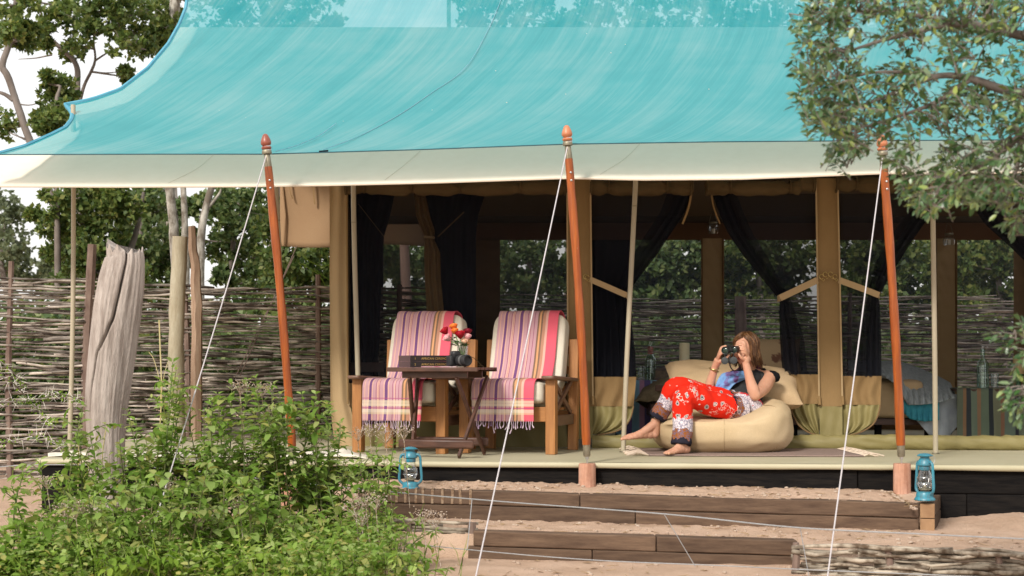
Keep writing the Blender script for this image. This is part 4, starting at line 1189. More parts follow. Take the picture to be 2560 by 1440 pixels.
def petalrow(b, c, ax, r, h, n, open_, ph, M3):
    for k in range(n):
        a0 = ph + 2 * math.pi * k / n
        def fn(u, v):
            a = a0 + (u - .5) * 2 * math.pi / n * 1.5
            rr = r * (.25 + .75 * math.sin(min(1, v * 1.25) * math.pi / 2)) * (1 + open_ * max(0, v - .6)) + .0018 * (u - .5)
            zz = h * (v - (.16 * (2 * u - 1) ** 2) * v) - (open_ * .010 * max(0, v - .75) * 4)
            return c + M3 @ Vector((rr * math.cos(a), rr * math.sin(a), zz))
        b.grid(fn, 6, 6)
for px, py, key, sc, dy, lab in ((1117, 824, 'red', 1.42, 0, 'red rose at the left of the bunch in the vase'), (1136, 815, 'orange', 1.35, .02, 'orange rose standing highest in the vase'), (1139, 826, 'orange', 1.22, -.01, 'orange rose just below the highest one in the vase'),
                               (1124, 841, 'pink', 1.35, -.03, 'pale pink rose low at the left of the bunch in the vase'), (1151, 834, 'red', 1.55, -.035, 'large deep red rose at the front of the bunch in the vase'), (1168, 828, 'dark', 1.42, .01, 'dark red rose at the right of the bunch in the vase'),
                               (1167, 840, 'pink', 1.28, -.02, 'pink rose at the right under the dark red one in the vase'), (1160, 851, 'peach', 1.08, -.03, 'small peach rose lowest at the right of the bunch in the vase')):
    D = vp.y + dy; hd = P(px, py, D); base = vp + Vector((rng.uniform(-.015, .015), rng.uniform(-.015, .015), .022))
    t = thing('rose', lab, 'rose', base, group='roses in the vase')
    rim = vp + Vector((max(-.028, min(.028, (hd.x - vp.x) * .7)), max(-.028, min(.028, dy * .7)), .148))
    cen = hd - Vector((0, 0, .022 * sc))
    b = MB(); b.tube(bez([base, rim, cen], 6), .0028, 6); b.build('stem', STEMG, t)
    ax = (cen - rim).normalized(); ax = (ax + Vector((0, -.35, .35))).normalized(); M3 = ax.to_track_quat('Z', 'Y').to_matrix()
    b = MB()
    petalrow(b, cen, ax, .0085 * sc, .036 * sc, 3, 0, .2, M3); petalrow(b, cen, ax, .0145 * sc, .036 * sc, 4, .25, 1.0, M3); petalrow(b, cen, ax, .019 * sc, .034 * sc, 5, .5, .4, M3)
    b.build('petals', RC[key], t, sharp=0, solid=.0007)
    b = MB(); 
    for k in range(6):
        a = rng.uniform(0, 6.28); q = rim.lerp(cen, rng.uniform(.1, .6)); d = Vector((math.cos(a), math.sin(a), -.15)); l = rng.uniform(.03, .052); sdv = Vector((-math.sin(a), math.cos(a), .2)) * l * .3
        b.add([q, q + d * l * .4 + sdv, q + d * l, q + d * l * .4 - sdv], [(0, 1, 2, 3)])
    b.build('leaf', ROSELEAF, t)

# ---- storm lanterns
def lantern(label, loc, rz):
    t = thing('storm_lantern', label, 'lantern', loc, rz, 'teal storm lanterns on the step')
    b = MB(); b.lathe([(.001, 0), (.056, 0), (.060, .004), (.058, .012), (.050, .020), (.049, .036), (.044, .046), (.030, .050), (.022, .052), (.001, .052)], (0, 0, 0), 28); b.build('fuel_tank', TEAL, t, True, sharp=35)
    b = MB(); b.lathe([(.001, .052), (.024, .052), (.026, .058), (.038, .062), (.038, .066), (.020, .070), (.012, .078), (.001, .078)], (0, 0, 0), 22); b.build('burner', FERRULE, t, True, sharp=35)
    b = MB(); b.lathe([(.030, .068), (.040, .082), (.0445, .100), (.042, .125), (.034, .155), (.0285, .172)], (0, 0, 0), 26, cap=False); b.build('glass_globe', GLASS, t, True)
    b = MB(); b.lathe([(.032, .168), (.034, .172), (.033, .190), (.043, .196), (.044, .204), (.039, .214), (.036, .222), (.030, .232), (.026, .234), (.026, .243), (.044, .246), (.046, .250), (.030, .259), (.010, .262), (.001, .262)], (0, 0, 0), 26); b.build('hood', TEAL, t, True, sharp=35)
    for sx in (-1, 1):
        b = MB(); b.tube(bez([(sx * .036, 0, .214), (sx * .052, 0, .212), (sx * .062, 0, .195), (sx * .066, 0, .14), (sx * .071, 0, .08), (sx * .068, 0, .056), (sx * .052, 0, .040), (sx * .044, 0, .034)], 6), .0085, 10); b.build('side_tube', TEAL, t, True, sharp=0)
    for z, r in ((.094, .047), (.128, .0435)):
        b = MB(); b.tube([(r * math.cos(a), r * math.sin(a), z) for a in np.linspace(0, 2 * math.pi, 28)], .0011, 5); b.build('wire_guard', STEEL, t, True)
    for a in (.6, 2.5, 3.8, 5.6):
        b = MB(); b.tube(bez([(.036 * math.cos(a), .036 * math.sin(a), .068), (.048 * math.cos(a + .3), .048 * math.sin(a + .3), .094), (.044 * math.cos(a + .5), .044 * math.sin(a + .5), .128)], 4), .0011, 5); b.build('wire_guard', STEEL, t, True)
    b = MB(); b.lathe([(.001, .076), (.006, .078), (.007, .082), (.001, .094)], (0, 0, 0), 12); b.build('wick', CUSHION, t, True)
    b = MB(); b.tube(bez([(-.064, .0, .19), (-.05, .03, .235), (0, .05, .25), (.05, .03, .235), (.064, 0, .19)], 5), .0014, 5); b.build('bail_handle', GALV, t, True)
    return t
p = P(1026, 1219, 9.72)
l1 = lantern('teal storm lantern at the left end of the upper step, over the rusty banded sleeper', (p.x, p.y, .309), R(-8)); l1.scale = (1.02, 1.02, 1.05)
p = P(2312, 1249, 9.13); l2 = dup(l1, (p.x, p.y, .30), R(-62), 'teal storm lantern at the right end of the upper step, beside the clay footing'); l2.location.z = EYE + (915 - 1251) * 9.13 / F; l2.scale = (1.04, 1.04, 1.08)

# ---- rug and cloth on the deck
RUG = M('mauve_brown_rug', (.24, .17, .145), (.30, .22, .19), rough=1, scale=40, bump=.6, fine=200)
rg = thing('rug', 'flat mauve brown rug with cream fringes under the beanbag', 'rug', (1.6, 10.7, DECK))
def rug(u, v):
    x0, x1 = (1622 - 1280) * 10.6 / F, (2168 - 1280) * 10.4 / F
    x = x0 + (x1 - x0) * u; y = 10.68 - .075 * x + .9 * v
    return (x, y, DECK + .007 + .003 * noise.noise(Vector((x * 4, y * 4, 1))))
m = MB(); m.grid(rug, 40, 20); m.build('rug_cloth', RUG, rg, solid=.008, sharp=0)
FRINGE = M('cream_fringe', (.55, .43, .33), (.62, .52, .42), rough=1, scale=60, bump=.3)
for u, sx in ((0, -1), (1, 1)):
    fb_ = MB()
    for k in range(60):
        p = Vector(rug(u, k / 60)); l = rng.uniform(.08, .16)
        fb_.tube([p, p + Vector((sx * l * .5, rng.uniform(-.02, .02), .008 + rng.uniform(0, .012))), p + Vector((sx * l, rng.uniform(-.04, .03), .0))], .004, 4)
    o = fb_.build('fringe', FRINGE, rg); o['kind'] = 'stuff'
MATW = M('white_cotton_mat', (.68, .62, .52), (.74, .69, .60), rough=1, scale=30, bump=.5, fine=120)
def mat_(u, v):
    px = 120 + 800 * u; D = Dk(px, 10.12) + .02; p = P(px, 1146, D + .35 * v)
    e = min(1, 14 * min(u, 1 - u), 6 * min(v + .05, 1.05 - v))
    return (p.x, p.y, DECK + .006 + .026 * e * (0.7 + .9 * noise.noise(Vector((px * .02, v * 3, 1)))) + .025 * math.exp(-((px - 850) / 45) ** 2) * e)
m = MB(); m.grid(mat_, 120, 14); o = m.build('cotton_mat', MATW, origin=(-1.9, 10.4, DECK), sharp=0, solid=.008); tag(o, 'rumpled white cotton mat lying along the left front of the deck', 'mat')

# ---- beanbag and pillow
bc = Vector(((1806 - 1280) * 11.2 / F, 11.2, DECK + .215))
def bagfn(p):
    x, y, z = p
    tall = .34 + .70 * smooth(.06, .44, x) + .35 * smooth(.0, .35, y) - .12 * smooth(-.2, -.5, x)
    z2 = z * tall if z > 0 else max(z * 1.12, -.212)
    dent = -.02 * math.exp(-((x + .02) / .2) ** 2 - ((y + .15) / .25) ** 2) if z > 0 else 0
    dent += .016 * noise.ridged_multi_fractal(Vector((x * 2.6 + 3, y * 2.6, z * 7)), .8, 2.0, 3, .8, 2.0) - .019
    w = 1 + .035 * noise.noise(Vector((x * 3, y * 3, z * 3))) + .012 * noise.noise(Vector((x * 4, y * 4, z * 26))) + .014 * noise.noise(Vector((x * 11, y * 11, z * 14)))
    return Vector((x * w, y * w, z2 + dent))
b = MB(); b.superq(bc, (.515, .46, .205), .62, .8, 96, 56, None, bagfn)
bag = thing('beanbag', 'large sand coloured linen beanbag under the seated woman', 'beanbag', (bc.x, bc.y, DECK))
b.build('bag', BEANBAG, bag, sharp=0)
BSEAM = M('beanbag_seam', (.46, .35, .21), (.40, .30, .18), rough=.95, bump=0)
for x in (-.05, .36):
    pts = []
    for t in np.linspace(-1.35, 1.15, 30):
        q = Vector((x * (math.cos(t) ** .3), -.46 * abs(math.cos(t)) ** .62 * (1 - (abs(x) / .54) ** 2.2) ** .5, .205 * math.copysign(abs(math.sin(t)) ** .62, math.sin(t))))
        pts.append(bc + bagfn(q) * 1.003)
    b = MB(); b.tube(pts, .003, 5); b.build('seam', BSEAM, bag)
def pillow(name, label, c, half, rot, mat, cat='pillow', corner=.9, group=None):
    b = MB()
    def fn(sgn):
        def f(u, v):
            x, y = 2 * u - 1, 2 * v - 1
            e = (max(0, 1 - x ** 4) ** .45) * (max(0, 1 - y ** 4) ** .45)
            pin = 1 - .10 * (1 - abs(x)) * abs(y) ** 3 - 0
            pin2 = 1 - .10 * (1 - abs(y)) * abs(x) ** 3
            p = Vector((x * half[0] * pin2, y * half[1] * pin, sgn * half[2] * e * (1 + .12 * noise.noise(Vector((x * 2.5, y * 2.5, sgn)))) + .006 * noise.noise(Vector((x * 7, y * 7, 4)))))
            return Vector(c) + rot @ p
        return f
    b.grid(fn(1), 30, 24); b.grid(fn(-1), 30, 24)
    bm = None
    o = b.build(name, mat, origin=c, sharp=0); tag(o, label, cat, group)
    return o
rot = Matrix.Rotation(R(-6), 3, 'Z') @ Matrix.Rotation(R(5), 3, 'Y') @ Matrix.Rotation(R(30), 3, 'X')
pillow('pillow', 'wide beige pillow behind the back of the woman on the beanbag', P(1832, 962, 11.58), (.53, .215, .12), rot, PILLOW)
PAT = M('beige_leaf_print', (.42, .31, .19), (.15, .075, .05), rough=.95, scale=7, bump=.2, lo=.55, hi=.6)
pillow('cushion', 'patterned beige cushion with brown leaf print behind the head of the woman', P(1925, 905, 12.3), (.26, .21, .09), Matrix.Rotation(R(66), 3, 'X'), PAT, 'cushion')

# ---- inside the tent: beds and bedside tables
fb2 = thing('bed', 'bed end covered with brown fleece behind the knees of the woman', 'bed', P(1690, 1100, 13.2))
fb2.location.z = DECK
def fleece(u, v):
    px = 1588 + 330 * u
    a = v * math.pi * 1.5 - .4
    prof = [(0, 1012), (.2, 960), (.45, 935), (1, 925)]
    top = float(np.interp(u, [0, .06, .2, .5, 1], [1000, 970, 945, 928, 926])); bot = float(np.interp(u, [0, .1, .3, 1], [1005, 1024, 1026, 1024]))
    cy, hh = (top + bot) / 2, (bot - top) / 2
    D = 12.15 + .5 * (1 - math.cos(a)) * .5
    p = P(px, cy - hh * math.sin(a), D)
    return p + Vector((0, 0, .012 * noise.noise(Vector((px * .05, v * 7, 1)))))
m = MB(); m.grid(fleece, 50, 30); m.build('fleece_cover', FURBROWN, fb2, sharp=0)
b = MB(); b.bar(P(1638, 970, 12.08), P(1720, 972, 12.08), .03, .05); b.build('bed_rail', TABLEWOOD, fb2, bevel=.004)
for px, D in ((1640, 12.4), (1880, 12.5)):
    b = MB(); q = P(px, 1000, D); b.box((q.x, q.y, (DECK + q.z) / 2), (.06, .06, q.z - DECK)); b.build('bed_leg', TABLEWOOD, fb2)
b = MB(); q0 = P(1600, 1005, 12.4); b.box((q0.x + .55, q0.y + .05, q0.z - .06), (.95, .4, .10)); b.build('bed_base', TABLEWOOD, fb2)

bd = thing('bed', 'bed with beige mattress and a blue grey knitted blanket at the right of the tent', 'bed', P(2150, 1100, 13.0))
bd.location.z = DECK
SHEET = M('beige_bed_cover', (.40, .29, .17), (.45, .33, .20), rough=.95, scale=5, bump=.3)
KNIT = M('blue_grey_knitted_blanket', (.34, .40, .44), (.55, .61, .64), rough=1, scale=16, stretch=(5, 1, 1), bump=1.0, bdist=.03, fine=60)
TEALB = M('teal_bedspread', (.03, .19, .28), (.05, .29, .37), rough=.9, scale=12, bump=.4)
GREYB = M('grey_blue_bed_drape', (.27, .31, .36), (.36, .40, .44), rough=.95, scale=6, bump=.4)
b = MB(); x0, x1 = P(1960, 0, 12.6).x, P(2310, 0, 12.6).x
b.superq(((x0 + x1) / 2, 13.3, DECK + .36), ((x1 - x0) / 2, .85, .165), .2, .2, 40, 16); b.build('mattress', SHEET, bd, sharp=0)
b = MB(); b.box(((x0 + x1) / 2, 13.3, DECK + .17), ((x1 - x0) - .1, 1.5, .05)); b.build('bed_base', TABLEWOOD, bd)
for px in (1985, 2195, 2320):
    q = P(px, 1000, 12.7); b = MB(); b.box((q.x, q.y, DECK + .10), (.05, .05, .20)); b.build('bed_leg', TIMBER_BLACK, bd)
def knit(u, v):
    px = 2120 + 266 * u
    top = float(np.interp(px, [2120, 2190, 2250, 2300, 2350, 2375, 2386], [902, 903, 905, 922, 944, 958, 985]))
    bot = float(np.interp(px, [2120, 2200, 2240, 2270, 2300, 2340, 2386], [925, 935, 960, 1012, 1012, 1008, 995]))
    py = top + (bot - top) * v
    D = 12.37 + .75 * (1 - v) ** 2 - .04 * v
    r = .03 * noise.noise(Vector((px * .05, v * 2, 5))) + .014 * math.sin(px * .42 + 2 * math.sin(v * 5)) * (.3 + v)
    return P(px, py, D + r)
m = MB(); m.grid(knit, 90, 40); m.build('knitted_blanket', KNIT, bd, sharp=0, solid=.012)
def teal(u, v):
    px = 2258 + 90 * u; top = 1000; bot = float(np.interp(u, [0, .2, .6, 1], [1030, 1048, 1054, 1050]))
    return P(px, top + (bot - top) * v, 12.385 + .012 * math.sin(u * 40) * v)
m = MB(); m.grid(teal, 50, 12); m.build('bedspread', TEALB, bd, sharp=0, solid=.008)
def drape(u, v):
    px = 2292 + 106 * u; top = 985; bot = float(np.interp(u, [0, .3, .75, 1], [1052, 1088, 1094, 1060]))
    return P(px, top + (bot - top) * v, 12.43 + .02 * math.sin(u * 16 + 1) * v + .1 * u)
m = MB(); m.grid(drape, 40, 16); m.build('side_drape', GREYB, bd, sharp=0, solid=.008)

PURST = uvmat_stripes('purple_blue_striped_cloth', [(0, (0.216, 0.396, 0.540)), (.07, (0.468, 0.234, 0.378)), (.12, (0.180, 0.144, 0.360)), (.2, (0.234, 0.432, 0.594)), (.3, (0.450, 0.252, 0.396)), (.36, (0.126, 0.108, 0.270)), (.44, (0.270, 0.450, 0.594)), (.52, (0.540, 0.288, 0.432)), (.58, (0.162, 0.144, 0.342)), (.68, (0.234, 0.414, 0.576)), (.78, (0.432, 0.234, 0.360)), (.86, (0.144, 0.126, 0.288)), (.93, (0.252, 0.432, 0.576))])
GRNST = uvmat_stripes('green_brown_striped_cloth', [(0, (0.136, 0.160, 0.120)), (.06, (0.256, 0.160, 0.096)), (.09, (0.048, 0.056, 0.064)), (.14, (0.160, 0.208, 0.160)), (.2, (0.272, 0.176, 0.112)), (.24, (0.144, 0.192, 0.144)), (.32, (0.040, 0.048, 0.056)), (.36, (0.192, 0.208, 0.144)), (.44, (0.256, 0.144, 0.096)), (.48, (0.144, 0.192, 0.160)), (.58, (0.048, 0.048, 0.064)), (.62, (0.176, 0.208, 0.160)), (.70, (0.288, 0.192, 0.096)), (.75, (0.128, 0.176, 0.144)), (.85, (0.048, 0.056, 0.064)), (.90, (0.192, 0.192, 0.144)), (.95, (0.224, 0.144, 0.096))])
def cloth_table(label, px0, px1, ytop, D, mat, depth=.5):
    t = thing('bedside_table', label, 'table', P((px0 + px1) / 2, 1100, D + depth / 2)); t.location.z = DECK
    a, c = P(px0, ytop, D), P(px1, ytop, D); zt = a.z
    b = MB(); b.box(((a.x + c.x) / 2, D + depth / 2, zt - .012), (c.x - a.x - .01, depth, .02)); b.build('tabletop', TABLEWOOD, t)
    b = MB()
    def f(u, v):
        px = px0 + (px1 - px0) * u; x = a.x + (c.x - a.x) * u
        if v < .3: return (x, D + depth * (1 - v / .3), zt + .002)
        h = (v - .3) / .7
        return (x, D - .012 * h + .014 * math.sin(u * 31) * h + .008 * noise.noise(Vector((u * 9, h * 2, px0))), zt + .002 - (zt - DECK - .03) * h)
    b.grid(f, 60, 20, lambda u, v: (u, v)); b.build('tablecloth', mat, t, sharp=0, solid=.004)
    for x in (a.x + .04, c.x - .04):
        for y in (D + .05, D + depth - .05):
            b = MB(); b.box((x, y, (DECK + zt) / 2), (.03, .03, zt - DECK - .03)); b.build('leg', TABLEWOOD, t)
    return zt + .004
z1 = cloth_table('bedside table with purple and blue striped cloth behind the mesh door', 1540, 1735, 952, 12.78, PURST)
z2 = cloth_table('bedside table with green and brown striped cloth at the far right of the tent', 2392, 2640, 972, 12.45, GRNST)
# lower dark table behind the left mesh with tumblers
t = thing('side_table', 'low dark side table behind the mesh left of the left armchair', 'table', P(900, 1100, 12.75)); t.location.z = DECK
a, c = P(872, 906, 12.55), P(962, 906, 12.55)
b = MB(); b.box(((a.x + c.x) / 2, 12.75, a.z - .04), (c.x - a.x, .42, .08)); b.build('tabletop', TABLEWOOD, t, bevel=.004)
for x in (a.x + .03, c.x - .03):
    b = MB(); b.box((x, 12.75, (DECK + a.z) / 2 - .04), (.04, .3, a.z - DECK - .08)); b.build('leg', TABLEWOOD, t)
z0 = a.z
def tumbler(label, x, y, z, h=.115, r=.034, group='glass tumblers in the tent'):
    t = MB(); t.lathe([(.001, .003), (r * .82, .003), (r, h), (r * .94, h), (r * .76, .012), (.001, .012)], (x, y, z), 20, cap=False)
    o = t.build('tumbler', GLASS, origin=(x, y, z)); tag(o, label, 'glass', group)
def bottle(label, x, y, z, h, r, stop=None):
    t = thing('bottle', label, 'bottle', (x, y, z))
    b = MB(); b.lathe([(.001, 0), (r, 0), (r, h * .55), (r * .9, h * .64), (r * .38, h * .76), (r * .34, h * .93), (r * .42, h * .94), (r * .42, h), (r * .3, h)], (0, 0, 0), 22, cap=False); b.build('glass_body', GLASS_GREEN, t, True)
    b = MB(); b.lathe([(.001, .004), (r * .93, .004), (r * .93, h * .30), (.001, h * .30)], (0, 0, 0), 18, cap=False); b.build('water', glassmat('bottle_water', (.9, .95, .94), .02), t, True)
    if stop:
        b = MB()
        for k in range(5): b.lathe([(r * .46, h * (.74 + k * .045)), (r * .56, h * (.755 + k * .045)), (r * .46, h * (.775 + k * .045))], (0, 0, 0), 14)
        b.build('neck_band', stop, t, True)
    b = MB(); b.lathe([(r * .3, h), (r * .4, h + .004), (r * .38, h + .022), (.001, h + .028)], (0, 0, 0), 14); b.build('stopper', GLASS, t, True)
REDB = M('red_bead_band', (.35, .05, .05), (.5, .3, .28), rough=.5, scale=60, bump=.2)
WAX = M('ivory_candle_wax', (.82, .76, .50), (.86, .80, .60), rough=.5, scale=6, bump=.05)
WAXT = M('tan_candle_wax', (.44, .30, .16), (.5, .36, .2), rough=.5, scale=6, bump=.05)
GREENH = M('green_candle_holder', (.045, .12, .06), (.08, .18, .10), rough=.4, scale=20, bump=.2)
q = P(1626, 952, 12.98); bottle('glass bottle with red beaded neck on the purple striped table', q.x, q.y, z1, .30, .048, REDB)
q = P(1604, 952, 12.9); tumbler('glass tumbler beside the red necked bottle on the purple striped table', q.x, q.y, z1, .12, .036)
q = P(2457, 972, 12.64); bottle('clear glass bottle on the green striped table at the right', q.x, q.y, z2, .325, .05)
q = P(2487, 972, 12.6); tumbler('glass tumbler on the green striped table beside the clear bottle', q.x, q.y, z2, .12, .036)
for px, lab in ((928, 'glass tumbler on the low dark table behind the left mesh, nearer the tent pole'), (941, 'glass tumbler on the low dark table behind the left mesh, nearer the armchair')):
    q = P(px, 906, 12.68 + .06 * (px > 930)); tumbler(lab, q.x, q.y, z0, .115, .03)
def candle(label, px, D, z, ch, cr, mat, y0):
    q = P(px, 900, D); t = thing('candle_holder', label.replace('candle', 'candle holder', 1) if False else label[1], 'candle holder', (q.x, q.y, z))
    hh = y0 - z
    b = MB(); b.lathe([(.001, 0), (.038, 0), (.040, .008), (.022, .018), (.018, hh * .4), (.026, hh * .55), (.018, hh * .7), (.042, hh - .01), (.044, hh), (.001, hh)], (0, 0, 0), 20); b.build('stand', GREENH, t, True)
    b = MB(); b.lathe([(.001, 0), (cr, 0), (cr, ch - .004), (cr - .004, ch), (cr * .6, ch - .003), (.001, ch - .004)], (q.x, q.y, y0), 22); 
    c = thing('candle', label[0], 'candle', (q.x, q.y, y0)); b.build('wax', mat, c)
    b = MB(); b.tube([(q.x, q.y, y0 + ch - .006), (q.x + .002, q.y, y0 + ch + .008)], .0015, 5); b.build('wick', BLACKRUB, c)
cb1 = P(1711, 906, 12.9); candle(('thick ivory pillar candle left of the brown strip behind the woman', 'green candle holder under the ivory candle behind the beanbag'), 1711, 12.9, z1, .165, .044, WAX, cb1.z)
cb2 = P(2548, 935, 12.65); candle(('tan pillar candle at the right edge behind the leafy twig', 'green candle holder under the tan candle at the right edge'), 2546, 12.65, z2, .15, .045, WAXT, cb2.z)
q = P(1656, 940, 12.95)
t = thing('picture_frame', 'small dark picture frame standing on the purple striped table', 'picture frame', (q.x, q.y, z1))
b = MB(); lean = Matrix.Rotation(R(-12), 3, 'X')
for cx, cz, sx, sz in ((0, .006, .17, .016), (0, .094, .17, .016), (-.078, .05, .016, .072), (.078, .05, .016, .072)): b.box(lean @ Vector((cx, 0, cz)), (sx, .014, sz), lean)
b.build('frame', TABLEWOOD, t, True)
b = MB(); b.box(lean @ Vector((0, .004, .05)), (.138, .004, .070), lean); b.build('picture', M('dim_picture', (.08, .05, .03), (.22, .14, .08), rough=.4, scale=25, bump=0), t, True)
# hanging jar lamps
for px, py, lab in ((1783, 572, 'glass jar lamp hanging high on the brown wall strip above the woman'), (2372, 600, 'glass jar lamp hanging high on the brown wall strip at the right')):
    q = P(px, py, 14.85); t = thing('jar_lamp', lab, 'lamp', q, group='jar lamps in the tent')
    b = MB(); b.lathe([(.001, -.05), (.05, -.05), (.056, -.03), (.056, .03), (.04, .045), (.038, .052)], (0, 0, 0), 18, cap=False); b.build('jar', GLASS, t, True)
    b = MB(); b.lathe([(.001, -.046), (.018, -.046), (.018, .0), (.001, .002)], (0, 0, 0), 12); b.build('candle_stub', CUSHION, t, True)
    b = MB(); b.lathe([(.04, .05), (.043, .052), (.043, .066), (.001, .068)], (0, 0, 0), 16); b.tube([(-.04, 0, .06), (-.02, .0, .14), (0, .06, .17)], .002, 5); b.tube([(.04, 0, .06), (.02, .0, .14), (0, .06, .17)], .002, 5); b.build('lid_and_wire', FERRULE, t, True)
# ================================================================ seated woman with binoculars
def vox(mb, name, mat, parent, size, smooth_it=6, attr=None):
    me = bpy.data.meshes.new(name + '_raw')
    off = Vector(parent.location)
    me.from_pydata([Vector(v) - off for v in mb.v], [], mb.f)
    bm = bmesh.new(); bm.from_mesh(me); bmesh.ops.recalc_face_normals(bm, faces=bm.faces); bm.to_mesh(me); bm.free()
    o = bpy.data.objects.new(name, me); COL.objects.link(o)
    r = o.modifiers.new('r', 'REMESH'); r.mode = 'VOXEL'; r.voxel_size = size; r.adaptivity = 0
    q = o.modifiers.new('s', 'SMOOTH'); q.iterations = smooth_it; q.factor = .5
    dg = bpy.context.evaluated_depsgraph_get()
    nm = bpy.data.meshes.new_from_object(o.evaluated_get(dg))
    o.modifiers.clear(); o.data = nm; nm.name = name
    nm.materials.clear(); nm.materials.append(mat)
    nm.polygons.foreach_set('use_smooth', [True] * len(nm.polygons))
    o.parent = parent
    if attr:
        n = len(nm.vertices); co = np.empty(n * 3, dtype=np.float32); nm.vertices.foreach_get('co', co)
        co = co.reshape(-1, 3) + np.array(off)
        for an, vals in attr(co).items():
            a = nm.attributes.new(an, 'FLOAT', 'POINT'); a.data.foreach_set('value', vals.astype(np.float32))
    return o

SKIN, sn_, sb_ = newmat('warm_skin')
sv = texco(sn_, 'Object'); sf = ntex(sn_, sv, 14, 4)
sn_.links.new(ramp(sn_, sf, [(.3, (.50, .255, .165)), (.7, (.58, .32, .22))]), sb_.inputs['Base Color'])
sb_.inputs['Roughness'].default_value = .5; sb_.inputs['Specular IOR Level'].default_value = .35
sb_.inputs['Subsurface Weight'].default_value = .12; sb_.inputs['Subsurface Radius'].default_value = (.02, .008, .004)
bumpn(sn_, sb_, ntex(sn_, sv, 90, 3), .08, .001)

def wm(stops_dummy=None):
    m, n, b = newmat('red_paisley_trouser_cloth')
    at = n.nodes.new('ShaderNodeAttribute'); at.attribute_name = 'along'; s = at.outputs['Fac']
    wv = texco(n, 'Object', (1, 1, 1))
    wob = ntex(n, wv, 24, 2)
    s2 = mth(n, 'ADD', s, mth(n, 'MULTIPLY_ADD', wob, .09, -.045))
    # base bands from the hem upward
    WH, RD, OR, NV = (.62, .56, .60), (.68, .022, .008), (.25, .085, .022), (.018, .017, .028)
    band = ramp(n, mth(n, 'MULTIPLY', s2, 1.0), [(0, NV), (.035, OR), (.095, WH), (.185, RD), (.74, NV), (.76, OR), (.82, WH), (.90, RD)], 'CONSTANT')
    # paisley motifs: rings and dots
    vo = n.nodes.new('ShaderNodeTexVoronoi'); vo.inputs['Scale'].default_value = 17; vo.inputs['Randomness'].default_value = .85
    dv = n.nodes.new('ShaderNodeVectorMath'); dv.operation = 'ADD'
    nz = n.nodes.new('ShaderNodeTexNoise'); nz.inputs['Scale'].default_value = 22
    n.links.new(wv, nz.inputs['Vector'])
    sc = n.nodes.new('ShaderNodeVectorMath'); sc.operation = 'SCALE'; sc.inputs['Scale'].default_value = .035
    n.links.new(nz.outputs['Color'], sc.inputs[0]); n.links.new(wv, dv.inputs[0]); n.links.new(sc.outputs[0], dv.inputs[1]); n.links.new(dv.outputs[0], vo.inputs['Vector'])
    d = vo.outputs['Distance']
    ring = ramp(n, d, [(0, (.03, .03, .06)), (.13, (.55, .50, .45)), (.20, (.12, .08, .10)), (.26, (.66, .55, .52)), (.31, (0, 0, 0))], 'CONSTANT')
    msk = mth(n, 'LESS_THAN', d, .31)
    sel = mth(n, 'GREATER_THAN', n.nodes.new('ShaderNodeSeparateColor').outputs[0], .5) if False else None
    sp = n.nodes.new('ShaderNodeSeparateColor'); n.links.new(vo.outputs['Color'], sp.inputs[0])
    keep = mth(n, 'GREATER_THAN', sp.outputs[0], .42)
    inred = mth(n, 'GREATER_THAN', s2, .185)
    col = mixc(n, mth(n, 'MULTIPLY', mth(n, 'MULTIPLY', msk, keep), inred), band, ring)
    # thin squiggles: white on the red, grey blue on the white
    v2 = n.nodes.new('ShaderNodeTexVoronoi'); v2.feature = 'DISTANCE_TO_EDGE'; v2.inputs['Scale'].default_value = 46
    n.links.new(dv.outputs[0], v2.inputs['Vector'])
    ln = mth(n, 'LESS_THAN', v2.outputs['Distance'], .07)
    patch = mth(n, 'GREATER_THAN', ntex(n, wv, 11, 2), .60)
    inwhite = mth(n, 'MAXIMUM', mth(n, 'MULTIPLY', mth(n, 'GREATER_THAN', s2, .035), mth(n, 'LESS_THAN', s2, .185)), mth(n, 'GREATER_THAN', s2, .76))
    col = mixc(n, mth(n, 'MULTIPLY', mth(n, 'MULTIPLY', ln, patch), inred), col, (.70, .40, .36))
    col = mixc(n, mth(n, 'MULTIPLY', mth(n, 'MULTIPLY', ln, inwhite), .8), col, (.13, .12, .20))
    n.links.new(col, b.inputs['Base Color']); b.inputs['Roughness'].default_value = .8; b.inputs['Specular IOR Level'].default_value = .15
    bumpn(n, b, ntex(n, wv, 16, 4), .35, .012)
    return m
TROUS = wm()
TOPM = M('charcoal_jersey', (.030, .031, .033), (.042, .043, .046), rough=.9, scale=9, bump=.5, bdist=.01, spec=.15, fine=200)
BLACKC = M('black_cloth', (.006, .006, .008), (.010, .010, .012), rough=.9, scale=12, bump=.4, bdist=.006, spec=.1)
SCARF, sn2, sb2 = newmat('blue_purple_scarf')
v_ = texco(sn2, 'Object'); f_ = ntex(sn2, v_, 11, 3, .55, .6)
sn2.links.new(ramp(sn2, f_, [(.34, (.09, .02, .09)), (.44, (.13, .10, .28)), (.50, (.12, .26, .52)), (.7, (.20, .38, .62))]), sb2.inputs['Base Color']); sb2.inputs['Roughness'].default_value = .7; bumpn(sn2, sb2, ntex(sn2, v_, 40, 3), .4, .006)
HAIR, sn3, sb3 = newmat('light_brown_hair')
g_ = sn3.nodes.new('ShaderNodeNewGeometry')
sn3.links.new(ramp(sn3, g_.outputs['Random Per Island'], [(0, (.042, .018, .008)), (.4, (.085, .037, .014)), (.75, (.135, .062, .024)), (1, (.20, .10, .042))]), sb3.inputs['Base Color'])
sb3.inputs['Roughness'].default_value = .42; sb3.inputs['Specular IOR Level'].default_value = .4

wo = thing('person', 'woman in red paisley trousers and a grey top looking through binoculars on the beanbag', 'person', P(1806, 1100, 11.2))
wo.location.z = DECK
